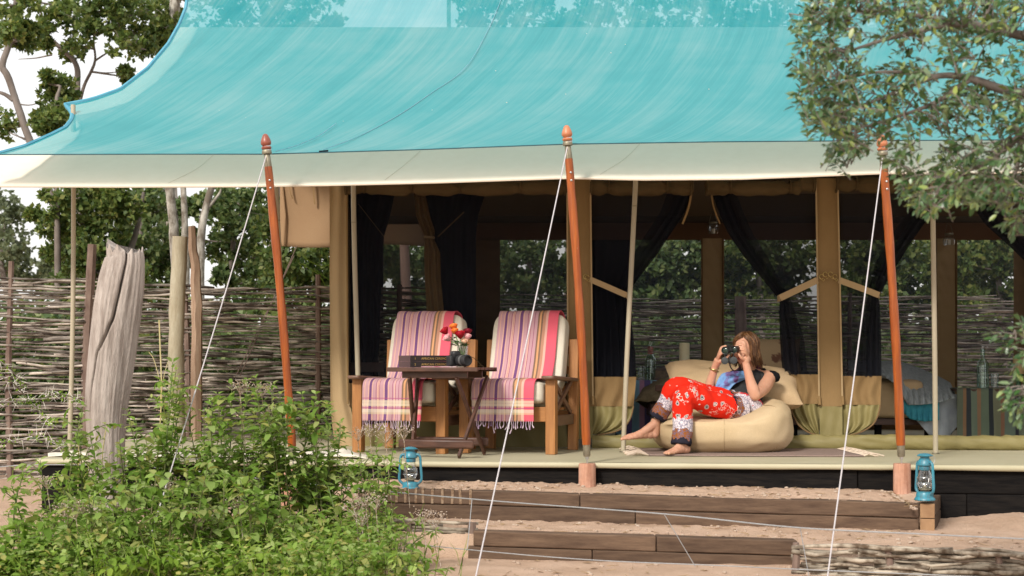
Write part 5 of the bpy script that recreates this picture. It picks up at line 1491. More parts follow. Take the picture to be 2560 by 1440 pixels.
# ---- skeleton
HC = P(1864, 874, 11.16)
hf = Vector((-.62, -.78, -.06)).normalized(); hu = Vector((.10, .06, 1)).normalized(); hr = hf.cross(hu).normalized(); hu = hr.cross(hf)   # hr: towards her right ... viewer's left
HM = Matrix((hr, hf, hu)).transposed()
H = lambda r, f, u: HC + hr * r + hf * f + hu * u
NECK = P(1874, 934, 11.33)
SHL, SHR = P(1921, 945, 11.24), P(1822, 946, 11.40)
ELL, WRL = P(1888, 988, 10.98), P(1864, 907, 10.99)
ELR, WRR = P(1767, 990, 11.16), P(1788, 916, 11.10)
PEL = P(1852, 1018, 11.12)
HIPR, KNR, ANR = P(1838, 1006, 11.16), P(1695, 968, 10.94), P(1641, 1046, 10.98)
HIPL, KNL, ANL = P(1856, 1024, 11.02), P(1714, 990, 10.76), P(1703, 1112, 10.72)

b = MB()
def ell(c, s, m=None, n=18): b.superq(c, s, 1, 1, n, n * 2 // 3, m)
# head
ell(H(0, -.012, .032), (.073, .092, .082), HM, 26)
ell(H(0, .022, -.030), (.060, .068, .078), HM, 22)
ell(H(0, .058, -.088), (.024, .020, .018), HM)
for s in (-1, 1):
    ell(H(s * .036, .056, -.030), (.026, .026, .024), HM)           # cheek
    ell(H(s * .052, .015, -.072), (.018, .036, .020), HM)           # jaw
    ell(H(s * .030, .078, .026), (.024, .012, .009), HM)            # brow
    ell(H(s * .031, .072, .008), (.014, .012, .010), HM)            # eye under its lid
    ell(H(s * .074, -.008, -.012), (.007, .018, .031), HM)          # ear
    ell(H(s * .076, .002, -.034), (.007, .010, .012), HM)
ell(H(0, .072, .045), (.045, .014, .03), HM)
b.tube([H(0, .080, .018), H(0, .094, -.004), H(0, .106, -.024)], [.008, .010, .0125], 10)
for s in (-1, 1): ell(H(s * .011, .094, -.027), (.009, .010, .007), HM)
ell(H(0, .082, -.058), (.022, .010, .006), HM); ell(H(0, .080, -.067), (.019, .010, .006), HM)
# neck, shoulders, trunk
b.tube(bez([H(0, -.020, -.050), H(0, -.026, -.095), NECK], 5), [.054, .053, .052, .051, .050, .050, .051, .053, .056, .060, .066], 18)
lat = (SHL - SHR).normalized(); axis = (NECK - PEL).normalized(); fw = axis.cross(lat) * -1
if fw.y > 0: fw = -fw
TM = Matrix((lat, fw, axis)).transposed()
trunk = [(0.0, .165, .125), (.14, .150, .112), (.30, .132, .102), (.45, .135, .105), (.60, .148, .112), (.75, .155, .108), (.88, .140, .085), (.97, .09, .065)]
for t, w_, d_ in trunk: ell(PEL.lerp(NECK, t), (w_, d_, .085), TM, 22)
for s in (-1, 1): ell(PEL.lerp(NECK, .64) + lat * (.068 * s) + fw * .075, (.058, .05, .055), TM)
b.tube([NECK - axis * .02, SHL.lerp(NECK, .5) + Vector((0, 0, .010)), SHL], [.055, .05, .053], 14)
b.tube([NECK - axis * .02, SHR.lerp(NECK, .5) + Vector((0, 0, .010)), SHR], [.055, .05, .053], 14)
# arms
def arm(sh, el, wr, bend):
    b.tube(bez([sh, sh.lerp(el, .5) + bend, el], 6), list(np.interp(np.linspace(0, 1, 13), [0, .25, .6, 1], [.056, .054, .047, .041])), 16)
    ell(el, (.041, .041, .041))
    b.tube(bez([el, el.lerp(wr, .35) + bend * -.6, wr], 6), list(np.interp(np.linspace(0, 1, 13), [0, .25, .6, 1], [.041, .044, .034, .0255])), 16)
arm(SHL, ELL, WRL, Vector((.012, .0, -.012)))
arm(SHR, ELR, WRR, Vector((0, .0, -.012)))
# hands
def hand(wr, palm, pm, kn, mid, tips, thumb):
    b.tube([wr, wr.lerp(palm, .5), palm], [.0265, .029, .030], 14)
    c = sum(kn, Vector()) / len(kn)
    for k in kn: b.tube([wr.lerp(palm, .55), k], [.017, .0115], 10)
    for k, m_, t in zip(kn, mid, tips): b.tube(bez([k, m_, t], 4), [.0112, .0108, .0102, .0098, .0094, .0092, .0088, .0084, .0065], 10)
    b.tube(bez(thumb, 4), list(np.linspace(.0145, .0085, (len(thumb) - 1) * 4 + 1)), 10)
hand(WRL, P(1865, 891, 10.985), None,
     [P(1867, 876, 10.99), P(1870, 881, 10.98), P(1870, 887, 10.975), P(1868.5, 892.5, 10.975)],
     [P(1860, 865, 10.965), P(1862, 870, 10.945), P(1863, 876.5, 10.935), P(1862.5, 883, 10.94)],
     [P(1845, 861, 10.97), P(1847, 866, 10.945), P(1849, 872.5, 10.935), P(1852, 879.5, 10.94)],
     [P(1863, 900, 10.985), P(1855, 896, 10.955), P(1849, 889, 10.945), P(1846, 884, 10.95)])
hand(WRR, P(1796, 899, 11.07), None,
     [P(1799.5, 879, 11.06), P(1797.5, 883.5, 11.05), P(1796.5, 888.5, 11.045), P(1797, 893, 11.04)],
     [P(1804, 868.5, 11.05), P(1802, 873, 11.03), P(1801.5, 878.5, 11.02), P(1802.5, 885, 11.015)],
     [P(1817, 864.5, 11.03), P(1814, 868, 11.01), P(1812.5, 874, 11.01), P(1812, 881, 11.0)],
     [P(1799, 905, 11.06), P(1811, 899, 11.02), P(1819, 892, 11.0), P(1823, 886, 10.995)])
# legs under the cloth, feet
for hip, kn, an in ((HIPR, KNR, ANR), (HIPL, KNL, ANL)):
    b.tube(bez([hip, kn], 8), list(np.linspace(.08, .055, 9)), 14); ell(kn, (.055, .055, .055))
    b.tube(bez([kn, kn.lerp(an, .3), an], 5), list(np.interp(np.linspace(0, 1, 11), [0, .3, .7, 1], [.052, .054, .042, .034])), 14)
def foot(an, heel, ball, toe, upv, sidev, wide):
    up, sd_ = Vector(upv).normalized(), Vector(sidev).normalized()
    L = toe - heel
    b.tube(bez([an + (an - heel) * .35, an, heel.lerp(an, .35)], 4), list(np.linspace(.035, .034, 9)), 14)
    ell(heel + up * .030, (.030, .030, .029))
    for t, w_, h_ in ((.12, .031, .030), (.28, .032, .036), (.42, .034, .031), (.56, .037, .025), (.68, .040, .020), (.78, .041, .016)):
        c = heel.lerp(toe, t) + up * h_
        m_ = Matrix((L.normalized(), sd_, up)).transposed(); ell(c, (.036, w_ * wide, h_), m_, 16)
    b.tube([an + up * .005, heel.lerp(toe, .40) + up * .045, heel.lerp(toe, .70) + up * .022], [.034, .028, .017], 12)
    for k, (off, r, ln) in enumerate(((-.030, .0125, 1.02), (-.010, .0095, 1.03), (.007, .0090, .99), (.022, .0085, .94), (.034, .0085, .87))):
        a = heel.lerp(toe, .76) + sd_ * off * wide + up * .013; t = heel.lerp(toe, ln) + sd_ * off * 1.06 * wide + up * (.010 if k else .012)
        b.tube([a, a.lerp(t, .55) + up * .005, t], [r, r * .95, r * .9], 9)
        ell(t, (r * .95, r * .95, r * .9))
hr_, tr_ = P(1636, 1096, 10.99), P(1557, 1097, 10.90)
foot(ANR + Vector((-.005, 0, -.04)), hr_, None, tr_, (.05, -.30, 1), (.15, .85, .35), 1.0)
hl_, tl_ = P(1716, 1130, 10.74), P(1664, 1136, 10.585)
hl_.z = tl_.z = DECK + .011
foot(P(1704, 1112, 10.72), hl_, None, tl_, (0, 0, 1), (-.72, .69, 0), 1.0)
body = vox(b, 'body', SKIN, wo, .0042, 4)

# lips and brows
LIP = M('lip', (.36, .10, .085), (.40, .13, .11), rough=.45, scale=30, bump=0)
b = MB(); b.superq(H(0, .0915, -.0575), (.020, .0045, .0042), 1, 1, 14, 8, HM); b.superq(H(0, .0890, -.0665), (.017, .0055, .0046), 1, 1, 14, 8, HM); b.build('lips', LIP, wo)

# ---- trousers
b = MB()
legs = []
for hip, kn, an, rr in ((HIPR, KNR, ANR, [.092, .092, .084, .078, .075, .068, .066, .070]), (HIPL, KNL, ANL, [.094, .096, .090, .082, .078, .072, .070, .074])):
    path = bez([hip, hip.lerp(kn, .5) + Vector((0, 0, -.012)), kn, kn.lerp(an, .5) + Vector((0, .012, 0)), an], 7)
    # round the knee
    rs = np.interp(np.linspace(0, 1, len(path)), np.linspace(0, 1, len(rr)), rr)
    b.tube(path, list(rs), 22)
    legs.append(np.array([list(p) for p in path]))
    ell(kn, (.078, .078, .076))
ell(PEL, (.172, .132, .10), TM, 26)
ell(HIPR.lerp(HIPL, .5), (.12, .11, .09), TM, 20)
WB = np.array(PEL + axis * .10)
def along(co):
    best = np.full(len(co), 1e9); val = np.zeros(len(co))
    for L in legs:
        seg = np.linalg.norm(np.diff(L, axis=0), axis=1); cum = np.concatenate([[0], np.cumsum(seg)]); tot = cum[-1]
        for i in range(len(L) - 1):
            a = L[i]; d = L[i + 1] - a; t = np.clip(((co - a) @ d) / (d @ d), 0, 1)
            dist = np.linalg.norm(co - (a + t[:, None] * d), axis=1)
            m_ = dist < best
            best[m_] = dist[m_]; val[m_] = tot - (cum[i] + t[m_] * seg[i])
    # short way above the hip joint counts on toward the waist
    up = np.maximum(0, (co - np.array(PEL)) @ np.array(axis) + .02)
    return {'along': val + up * 1.2}
tro = vox(b, 'trousers', TROUS, wo, .0065, 5, along)
# cloth folds
nm = tro.data
def ripple(me, fn):
    n = len(me.vertices); co = np.empty(n * 3, dtype=np.float32); no = np.empty(n * 3, dtype=np.float32)
    me.vertices.foreach_get('co', co); me.vertices.foreach_get('normal', no)
    k = np.repeat(np.array([fn(Vector(p)) for p in co.reshape(-1, 3)], dtype=np.float32), 3)
    me.vertices.foreach_set('co', co + no * k); me.update()
ripple(nm, lambda p: .007 * noise.noise(Vector((p.x * 14, p.y * 14, p.z * 9))) + .003 * noise.noise(Vector((p.x * 34, p.y * 34, p.z * 26))))
# ---- top
b = MB()
for t, w_, d_ in [(.06, .158, .122), (.14, .156, .120), (.22, .153, .117), (.30, .146, .112), (.38, .144, .112), (.46, .146, .114), (.54, .152, .118), (.62, .158, .120), (.70, .162, .119), (.78, .162, .112), (.85, .150, .098)]: ell(PEL.lerp(NECK, t), (w_, d_, .070), TM, 26)
for s in (-1, 1): ell(PEL.lerp(NECK, .64) + lat * (.068 * s) + fw * .080, (.064, .056, .062), TM)
top = vox(b, 'vest_top', TOPM, wo, .006, 6)
ripple(top.data, lambda p: .0025 * math.sin(p.z * 60 + 3 * noise.noise(p * 9)) + .005 * noise.noise(p * 18))
b = MB()
ctr = SHL + Vector((.038, .02, .012))
b.superq(ctr, (.052, .060, .040), .8, .9, 26, 16, Matrix.Rotation(R(25), 3, 'Y'), lambda p: p * (1 + .10 * noise.noise(p * 40)))
b.build('shoulder_frill', BLACKC, wo, sharp=0)
b = MB()
for k in range(7):
    q = SHL.lerp(NECK, .25 + .1 * k) + Vector((0, -.01, .052 - .002 * k)); b.superq(q, (.018, .02, .015), 1, 1, 8, 6, None, lambda p: p * (1 + .2 * noise.noise(p * 60 + Vector((k, 0, 0)))))
b.build('neck_frill', BLACKC, wo, sharp=0)
# ---- scarf
b = MB()
def sc1(u, v):
    A = [P(1900, 926, 11.25), P(1868, 928, 11.17), P(1836, 928, 11.12), P(1806, 934, 11.13), P(1793, 954, 11.11), P(1784, 988, 11.09)]
    Bc = [P(1903, 938, 11.24), P(1872, 946, 11.15), P(1844, 956, 11.09), P(1828, 970, 11.08), P(1815, 988, 11.08), P(1800, 1004, 11.08)]
    pa, pb = bez(A, 8), bez(Bc, 8); i = min(len(pa) - 1, int(u * (len(pa) - 1)))
    q = pa[i].lerp(pb[i], v)
    return q + Vector((0, -.018 * math.sin(v * math.pi * 3 + u * 5) * .5 - .02 * math.sin(math.pi * v), .004 * noise.noise(q * 30)))
b.grid(sc1, 40, 18); b.build('scarf', SCARF, wo, sharp=0, solid=.006)
PURP = M('purple_scarf_fold', (.10, .022, .085), (.06, .012, .06), rough=.75, scale=20, bump=.5, bdist=.006)
b = MB(); pts = [NECK + lat * (.088 * math.cos(a)) + fw * (.078 * math.sin(a)) + axis * (.0 + .010 * math.sin(2 * a)) for a in np.linspace(-.6, 5.0, 26)]
b.tube(pts, [.022 + .006 * math.sin(i * 1.3) for i in range(26)], 10); b.build('scarf_collar', PURP, wo, sharp=0)
# ---- bracelet
b = MB(); q = WRR.lerp(ELR, .12); d = (ELR - WRR).normalized(); bx = d.cross(Vector((0, 1, 0))).normalized(); by = d.cross(bx)
b.tube([q + (bx * math.cos(a) + by * math.sin(a)) * .033 + d * (.006 * math.cos(a)) for a in np.linspace(0, 2 * math.pi, 20)], .004, 6)
q = q - d * .012 + bx * -.003
b.tube([q + (bx * math.cos(a) + by * math.sin(a)) * .034 + d * (-.008 * math.cos(a)) for a in np.linspace(0, 2 * math.pi, 20)], .003, 6)
b.build('bracelet', BRASS, wo)

# ---- hair
b = MB()
def scalp(az, el, k=1.0, lift=0.0):
    return H(k * (.081 + lift) * math.sin(az) * math.cos(el), -.012 + k * (.099 + lift) * math.cos(az) * math.cos(el), .034 + k * (.089 + lift) * math.sin(el))
b.superq(H(0, -.026, .044), (.078, .088, .080), 1, 1, 28, 18, HM)
b.superq(H(0, -.050, -.015), (.074, .060, .085), 1, 1, 26, 18, HM)
hr2 = random.Random(5)
for k in range(860):
    az = hr2.uniform(-math.pi, math.pi)
    face = abs(az) < 1.05
    e0 = hr2.uniform(.75, 1.5); lift = hr2.uniform(-.002, .012)
    pts = []
    if face:
        side = 1 if az + .35 > 0 else -1                     # parted a little to one side
        end_az = side * hr2.uniform(1.05, 1.75); ez = hr2.uniform(-.115, -.02)
        for t in np.linspace(0, 1, 9):
            a = az * .5 + (end_az - az * .5) * t ** .8; e = e0 + (.30 - e0) * min(1, t * 1.6)
            p = scalp(a, e, 1, lift)
            if t > .62: 
                f = (t - .62) / .38; base = scalp(a, .30, 1, lift); low = H(.084 * math.sin(a), -.012 + .085 * math.cos(a), ez); p = base.lerp(low, f)
            pts.append(p)
    else:
        ez = hr2.uniform(-.135, -.055) + .02 * math.cos(az); fl_o = hr2.uniform(.0, .040)
        for t in np.linspace(0, 1, 9):
            a = az + .25 * math.sin(k) * t * .4; e = e0 - (e0 - 0) * min(1, t * 1.9)
            p = scalp(a, e, 1, lift)
            if t > .52:
                f = (t - .52) / .48; base = scalp(a, 0, 1, lift); low = H((.080 + fl_o * f) * math.sin(a), -.016 + (.088 + fl_o * f) * math.cos(a), ez); p = base.lerp(low, f)
            pts.append(p)
    ph_ = hr2.uniform(0, 6); pts = [p + hr * (.0065 * i / 8 * math.sin(i * 1.1 + ph_)) + hf * (.005 * i / 8 * math.cos(i * .9 + ph_)) for i, p in enumerate(pts)]
    rr = hr2.uniform(.003, .0062)
    b.tube(pts, [rr * .8, rr, rr, rr, rr, rr, rr * .9, rr * .7, rr * .25], 5, flat=.6)
b.build('hair', HAIR, wo, sharp=0)

# ---- binoculars in her hands
oc = [P(1812, 876, 10.97), P(1834, 874, 10.99)]
bf = Vector((-.46, -.885, -.06)).normalized()
bi = thing('binoculars', 'black binoculars held to the eyes of the woman, lens covers hanging', 'binoculars', (oc[0] + oc[1]) / 2)
BM3 = bf.to_track_quat('Z', 'Y').to_matrix()
LENS = M('dark_coated_lens', (.010, .022, .018), (.02, .05, .035), rough=.06, scale=4, bump=0, spec=.8)
COVER = M('dark_lens_cover', (.022, .025, .027), (.03, .034, .036), rough=.55, scale=20, bump=.05, spec=.3)
RIMG = M('grey_green_rim', (.045, .055, .05), (.06, .07, .065), rough=.4, bump=0, spec=.5)
for k, c in enumerate(oc):
    b = MB(); b.lathe([(.013, -.150), (.019, -.148), (.020, -.118), (.016, -.112), (.019, -.10), (.0235, -.085), (.0245, -.02), (.0275, -.012), (.0275, .0), (.0235, .0), (.0225, -.010)], c, 26, BM3, cap=False); br_ = b.build('barrel', BLACKRUB, bi)
    b = MB(); b.lathe([(.0236, -.0005), (.0262, .001), (.0272, -.002), (.0272, -.004)], c, 28, BM3, cap=False); b.build('rim', RIMG, br_)
    b = MB(); b.lathe([(.0232, -.010), (.018, -.006), (.010, -.0035), (.0005, -.003)], c, 24, BM3, cap=False); b.build('lens', LENS, br_)
    q = P((1812, 834.5 + 1000)[k] if k == 0 else 1834.5, (902, 901)[k], 10.955)
    b = MB(); b.lathe([(.0005, -.004), (.0250, -.004), (.0265, 0), (.0265, .006), (.022, .0072), (.0005, .0076)], q, 26, Vector((-.25, -.95, .12)).normalized().to_track_quat('Z', 'Y').to_matrix()); b.build('lens_cover', COVER, bi)
    b = MB(); b.tube([c + Vector((0, .005, -.026)), q + Vector((0, .006, .024))], .003, 5); b.build('cover_tab', BLACKRUB, bi)
b = MB(); m1, m2 = oc[0] - bf * .05, oc[1] - bf * .05; mid = (m1 + m2) / 2
b.bar(m1, m2, .06, .022, (0, 0, 1)); b.build('bridge', BLACKPL, bi, bevel=.004)
b = MB(); b.lathe([(.001, -.03), (.010, -.03), (.010, .012), (.001, .013)], mid + Vector((0, 0, .012)), 16, BM3); b.build('focus_wheel', BLACKRUB, bi)
b = MB(); b.tube(bez([P(1824, 890, 10.99), P(1824.5, 910, 10.99), P(1829, 922, 11.0), P(1838, 927, 11.04), P(1848, 923, 11.10), P(1862, 922, 11.2)], 6), .006, 6, flat=.3); b.build('neck_strap', BLACKRUB, bi)
# ================================================================ vegetation
LEAF_DARK = leafmat('dark_olive_leaf', [(.052, .096, .028), (.105, .168, .045), (.17, .235, .07), (.26, .28, .09)], .42, .5)
LEAF_MID = leafmat('mid_green_leaf', [(.06, .11, .042), (.11, .175, .068), (.17, .245, .095), (.25, .29, .12)], .42, .5)
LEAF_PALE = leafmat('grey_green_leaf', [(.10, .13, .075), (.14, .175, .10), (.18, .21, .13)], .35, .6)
LEAF_TREE = leafmat('grey_olive_leaf', [(.018, .060, .014), (.045, .115, .030), (.095, .18, .072), (.20, .29, .17), (.28, .35, .08)], .22, .32, .75)
LEAF_WEED = leafmat('soft_green_weed_leaf', [(.145, .26, .045), (.235, .385, .08), (.33, .485, .13), (.42, .53, .22), (.50, .47, .17)], .50, .7, .08)
LEAF_WEED2 = leafmat('yellow_green_weed_leaf', [(.13, .24, .03), (.20, .33, .05), (.28, .40, .07)], .44, .65, .15)
WEEDSTEM = M('weed_stem', (.14, .12, .055), (.10, .16, .05), rough=.8, scale=5, bump=0)
FLOWERM = M('dry_white_flower_head', (.27, .19, .12), (.56, .48, .42), rough=1, scale=60, bump=0, lo=.45, hi=.6)
DRY = M('dry_grass_straw', (.44, .36, .16), (.52, .46, .26), rough=.9, scale=8, bump=0)
THORN = M('white_thorn', (.66, .62, .56), (.74, .7, .66), rough=.6, bump=0)

def trunk_mesh(paths, mat, parent, name='trunk', n=8):
    b = MB()
    for pts, r0, r1 in paths:
        q = bez(pts, 5); k = len(q)
        rs = [r0 + (r1 - r0) * i / (k - 1) for i in range(k)]
        b.tube(q, rs, n)
    b.v = [tuple(Vector(v) + Vector((noise.noise(Vector(v) * 5), 0, 0)) * .012) for v in b.v]
    return b.build(name, mat, parent, sharp=60)

def crown(clumps, parent, mat, L=.10, per=900, sub=14, name='crown', up=.5, ratio=.33):
    if per < 600: per, sub = int(per * .8), int(sub * .8)
    L, per, sub = L * .62, int(per * .92), int(sub * 2.6)
    """clumps: (centre, radius). Leaves sit in many small tufts through the volume."""
    C = []
    for c, r in clumps:
        c = np.array(c); ns = max(3, int(sub))
        d = nrg.normal(size=(ns, 3)); d /= np.linalg.norm(d, axis=1, keepdims=True)
        sc = c + d * (r * 1.3 * nrg.random((ns, 1)) ** .5) * np.array([1, 1, .85])
        n = per // ns
        for s in sc:
            sr = r * nrg.uniform(.06, .22)
            C.append(s + nrg.normal(size=(n, 3)) * sr * np.array([1, 1, .7]) * .6)
    C = np.concatenate(C); n = len(C)
    Ls = L * nrg.uniform(.6, 1.3, n)
    V, Fq = quad_leaves(C, Ls, Ls * ratio, up)
    return fast(name, V, Fq, mat, parent)

def tree(label, base, trunks, clumps, mat, bark, L=.10, per=900, sub=14, name='tree', group='trees behind the wattle fence', cat='tree', limbs=True, ratio=.33):
    t = thing(name, label, cat, base, group=group)
    trunk_mesh(trunks, bark, t)
    if limbs:
        nodes = [Vector(p) for pts, r0, r1 in trunks for p in bez(pts, 4)[2:]]
        bl = []
        for c, r in clumps:
            c = Vector(c); a = min(nodes, key=lambda q: (q - c).length + max(0, q.z - c.z) * 1.5)
            if (a - c).length > .15:
                m = a.lerp(c, .55) + Vector((rng.uniform(-.15, .15), rng.uniform(-.1, .1), -.12 * (a - c).length * .5))
                bl.append(([a, m, c], .013 * L / .10, .004))
                for _ in range(3):
                    e = c + Vector((rng.gauss(0, 1), rng.gauss(0, 1), rng.gauss(0, .7))) * r * .55; bl.append(([c, c.lerp(e, .5) + Vector((0, 0, .03)), e], .005, .002))
        if bl: trunk_mesh(bl, bark, t, 'limb', 5)['kind'] = 'stuff'
    crown(clumps, t, mat, L, per, sub, ratio=ratio)
    return t

def cl(lst, D, dd=.5):
    return [(P(x, y, D + rng.uniform(-dd, dd)), r * D / F) for x, y, r in lst]

# ---- upper left against the white sky
D = 19.0
tree('slender leaning tree with a crooked grey trunk at the far left edge against the sky', P(205, 1150, D), [([P(205, 1150, D), P(190, 760, D), P(130, 500, D), P(74, 352, D), P(22, 200, D), P(6, 160, D), P(32, 80, D), P(46, -60, D)], .055, .035), ([P(32, 250, D), P(2, 232, D), P(-60, 220, D)], .03, .015), ([P(34, 258, D), P(80, 262, D), P(130, 240, D)], .012, .004)],
     cl([(40, 40, 55), (75, 10, 40), (-10, 60, 60), (55, 95, 28), (20, 80, 30), (-30, 10, 60), (80, 70, 20), (8, 325, 38), (-30, 300, 50), (60, 110, 20)], D), LEAF_DARK, BARK, .13, 420, 12)
D = 21.0
tree('thin forked tree with a see through crown beside the left tent pole', P(200, 1150, D), [([P(205, 1150, D), P(200, 600, D), P(194, 245, D), P(190, 162, D), P(150, 120, D), P(118, 85, D), P(104, 40, D), P(96, -30, D)], .052, .012), ([P(200, 250, D), P(214, 205, D), P(238, 152, D), P(234, 90, D), P(244, 10, D)], .028, .010), ([P(238, 152, D), P(275, 128, D), P(300, 118, D)], .015, .006), ([P(190, 160, D), P(178, 125, D), P(186, 70, D)], .02, .006),
     ([P(130, 137, D), P(90, 145, D), P(46, 148, D)], .014, .005)],
     cl([(185, 30, 45), (215, 60, 40), (195, 105, 34), (235, 20, 40), (170, 5, 40), (150, 40, 26), (290, 45, 50), (330, 75, 45), (300, 105, 42), (345, 110, 32), (260, 70, 38), (365, 125, 22), (270, 10, 40), (115, 72, 22), (112, 108, 14), (180, 128, 26), (320, 190, 22), (312, 178, 12), (350, 30, 40), (310, 5, 40)], D), LEAF_DARK, BARK, .13, 400, 12)
D = 18.0
tree('dark bushy young tree standing behind the left tent pole against the sky', P(140, 1150, D), [([P(150, 1150, D), P(145, 700, D), P(140, 300, D), P(150, 215, D)], .05, .015)],
     cl([(150, 210, 34), (135, 235, 32), (165, 240, 26), (125, 285, 34), (150, 300, 34), (110, 310, 28), (130, 320, 24), (160, 275, 26), (120, 190, 12), (105, 295, 22)], D), LEAF_DARK, BARK, .12, 560, 12)
D = 22.0
tree('tall tree with pale mottled trunk just left of the edge of the turquoise net', P(430, 1150, D), [([P(440, 1150, D), P(437, 700, D), P(428, 470, D), P(432, 250, D), P(436, 60, D), P(438, -60, D)], .095, .075), ([P(432, 120, D), P(400, 60, D), P(385, -20, D)], .03, .015), ([P(420, 100, D), P(395, 80, D), P(370, 40, D)], .012, .005)],
     cl([(440, 20, 60), (415, 70, 30), (400, 20, 45), (455, 60, 40), (380, 80, 22), (402, 95, 26), (405, 118, 18), (370, 20, 40)], D), LEAF_DARK, BARK_PALE, .13, 420, 12)
# ---- behind the fence, under the fly
D = 18.5
tree('bushy yellow olive tree behind the fence at the left tent pole', P(240, 1150, D), [([P(260, 1150, D), P(255, 800, D), P(235, 600, D), P(200, 510, D)], .06, .02), ([P(255, 800, D), P(320, 640, D), P(345, 560, D), P(360, 480, D)], .05, .02), ([P(225, 590, D), P(285, 530, D), P(300, 500, D)], .02, .01)],
     cl([(160, 500, 45), (220, 480, 50), (280, 490, 45), (140, 560, 34), (200, 560, 50), (260, 560, 50), (310, 520, 42), (170, 610, 40), (230, 620, 48), (290, 620, 46), (130, 640, 26), (195, 665, 44), (260, 675, 46), (320, 690, 44), (85, 535, 16), (250, 730, 60), (180, 740, 60), (310, 760, 60)], D), LEAF_DARK, BARK, .12, 720, 16)
D = 20.5
tree('dark green tree behind the big driftwood post', P(350, 1150, D), [([P(350, 1150, D), P(345, 800, D), P(350, 600, D), P(360, 480, D)], .07, .04)],
     cl([(340, 500, 50), (385, 520, 45), (330, 580, 50), (390, 590, 48), (350, 650, 50), (400, 660, 46), (370, 720, 54), (410, 740, 50), (300, 640, 40), (440, 640, 40)], D), LEAF_MID, BARK, .13, 720, 16)
D = 17.0
for lab, pts, r0 in (('leftmost of three pale birch like trunks behind the fence, with a dark patch', [P(448, 1150, D), P(445, 760, D), P(436, 590, D), P(424, 470, D), P(420, 380, D)], .072),
                     ('middle of three pale birch like trunks behind the fence', [P(470, 1150, D), P(466, 700, D), P(462, 560, D), P(458, 470, D), P(456, 380, D)], .045),
                     ('rightmost of three pale birch like trunks behind the fence, leaning to the right', [P(508, 1150, D), P(500, 760, D), P(503, 600, D), P(512, 530, D), P(530, 465, D), P(548, 390, D)], .055)):
    top = pts[-1]
    tree(lab, pts[0], [(pts, r0, r0 * .6)] + ([([pts[3], P(545, 490, D), P(552, 472, D)], .02, .01)] if 'right' in lab[:6] else []), [(Vector(top) + Vector((rng.uniform(-.3, .3), .5, rng.uniform(.2, .6))), .45) for _ in range(3)], LEAF_MID, BARK_PALE, .11, 260, 10)
D = 19.5
tree('fresh green tree behind the fence left of the leftmost red pole', P(570, 1150, D), [([P(560, 1150, D), P(565, 800, D), P(580, 640, D), P(600, 500, D)], .06, .025)],
     cl([(540, 500, 40), (590, 490, 46), (640, 500, 46), (560, 560, 44), (620, 570, 50), (665, 560, 40), (550, 620, 36), (600, 640, 46), (650, 640, 48), (620, 700, 48), (670, 700, 46), (560, 690, 26), (480, 520, 32), (470, 590, 28), (640, 760, 60), (560, 780, 50)], D), LEAF_MID, BARK, .12, 720, 16)
D = 18.0
tree('dense green tree behind the fence between the leftmost red pole and the tent corner', P(760, 1150, D), [([P(760, 1150, D), P(757, 800, D), P(745, 650, D), P(740, 550, D)], .06, .025)],
     cl([(700, 560, 50), (760, 580, 50), (810, 600, 45), (700, 640, 50), (760, 660, 54), (815, 670, 46), (720, 710, 46), (780, 720, 50), (830, 720, 40), (740, 790, 60), (810, 800, 60)], D), LEAF_DARK, BARK, .12, 760, 16)
D = 34.0
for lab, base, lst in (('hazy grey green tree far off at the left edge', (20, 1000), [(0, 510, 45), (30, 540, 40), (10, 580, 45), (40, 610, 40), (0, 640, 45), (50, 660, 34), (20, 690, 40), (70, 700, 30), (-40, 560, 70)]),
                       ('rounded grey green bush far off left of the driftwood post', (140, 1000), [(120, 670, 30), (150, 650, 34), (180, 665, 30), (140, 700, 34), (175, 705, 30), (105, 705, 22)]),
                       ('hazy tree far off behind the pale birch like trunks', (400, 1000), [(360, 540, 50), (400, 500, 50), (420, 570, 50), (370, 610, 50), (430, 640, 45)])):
    tree(lab, P(base[0], base[1], D), [([P(base[0], base[1], D), P(base[0] + 5, 800, D), P(lst[4][0], lst[4][1], D)], .12, .05)], cl(lst, D, 1), LEAF_PALE, BARK, .20, 520, 14, group='far trees')
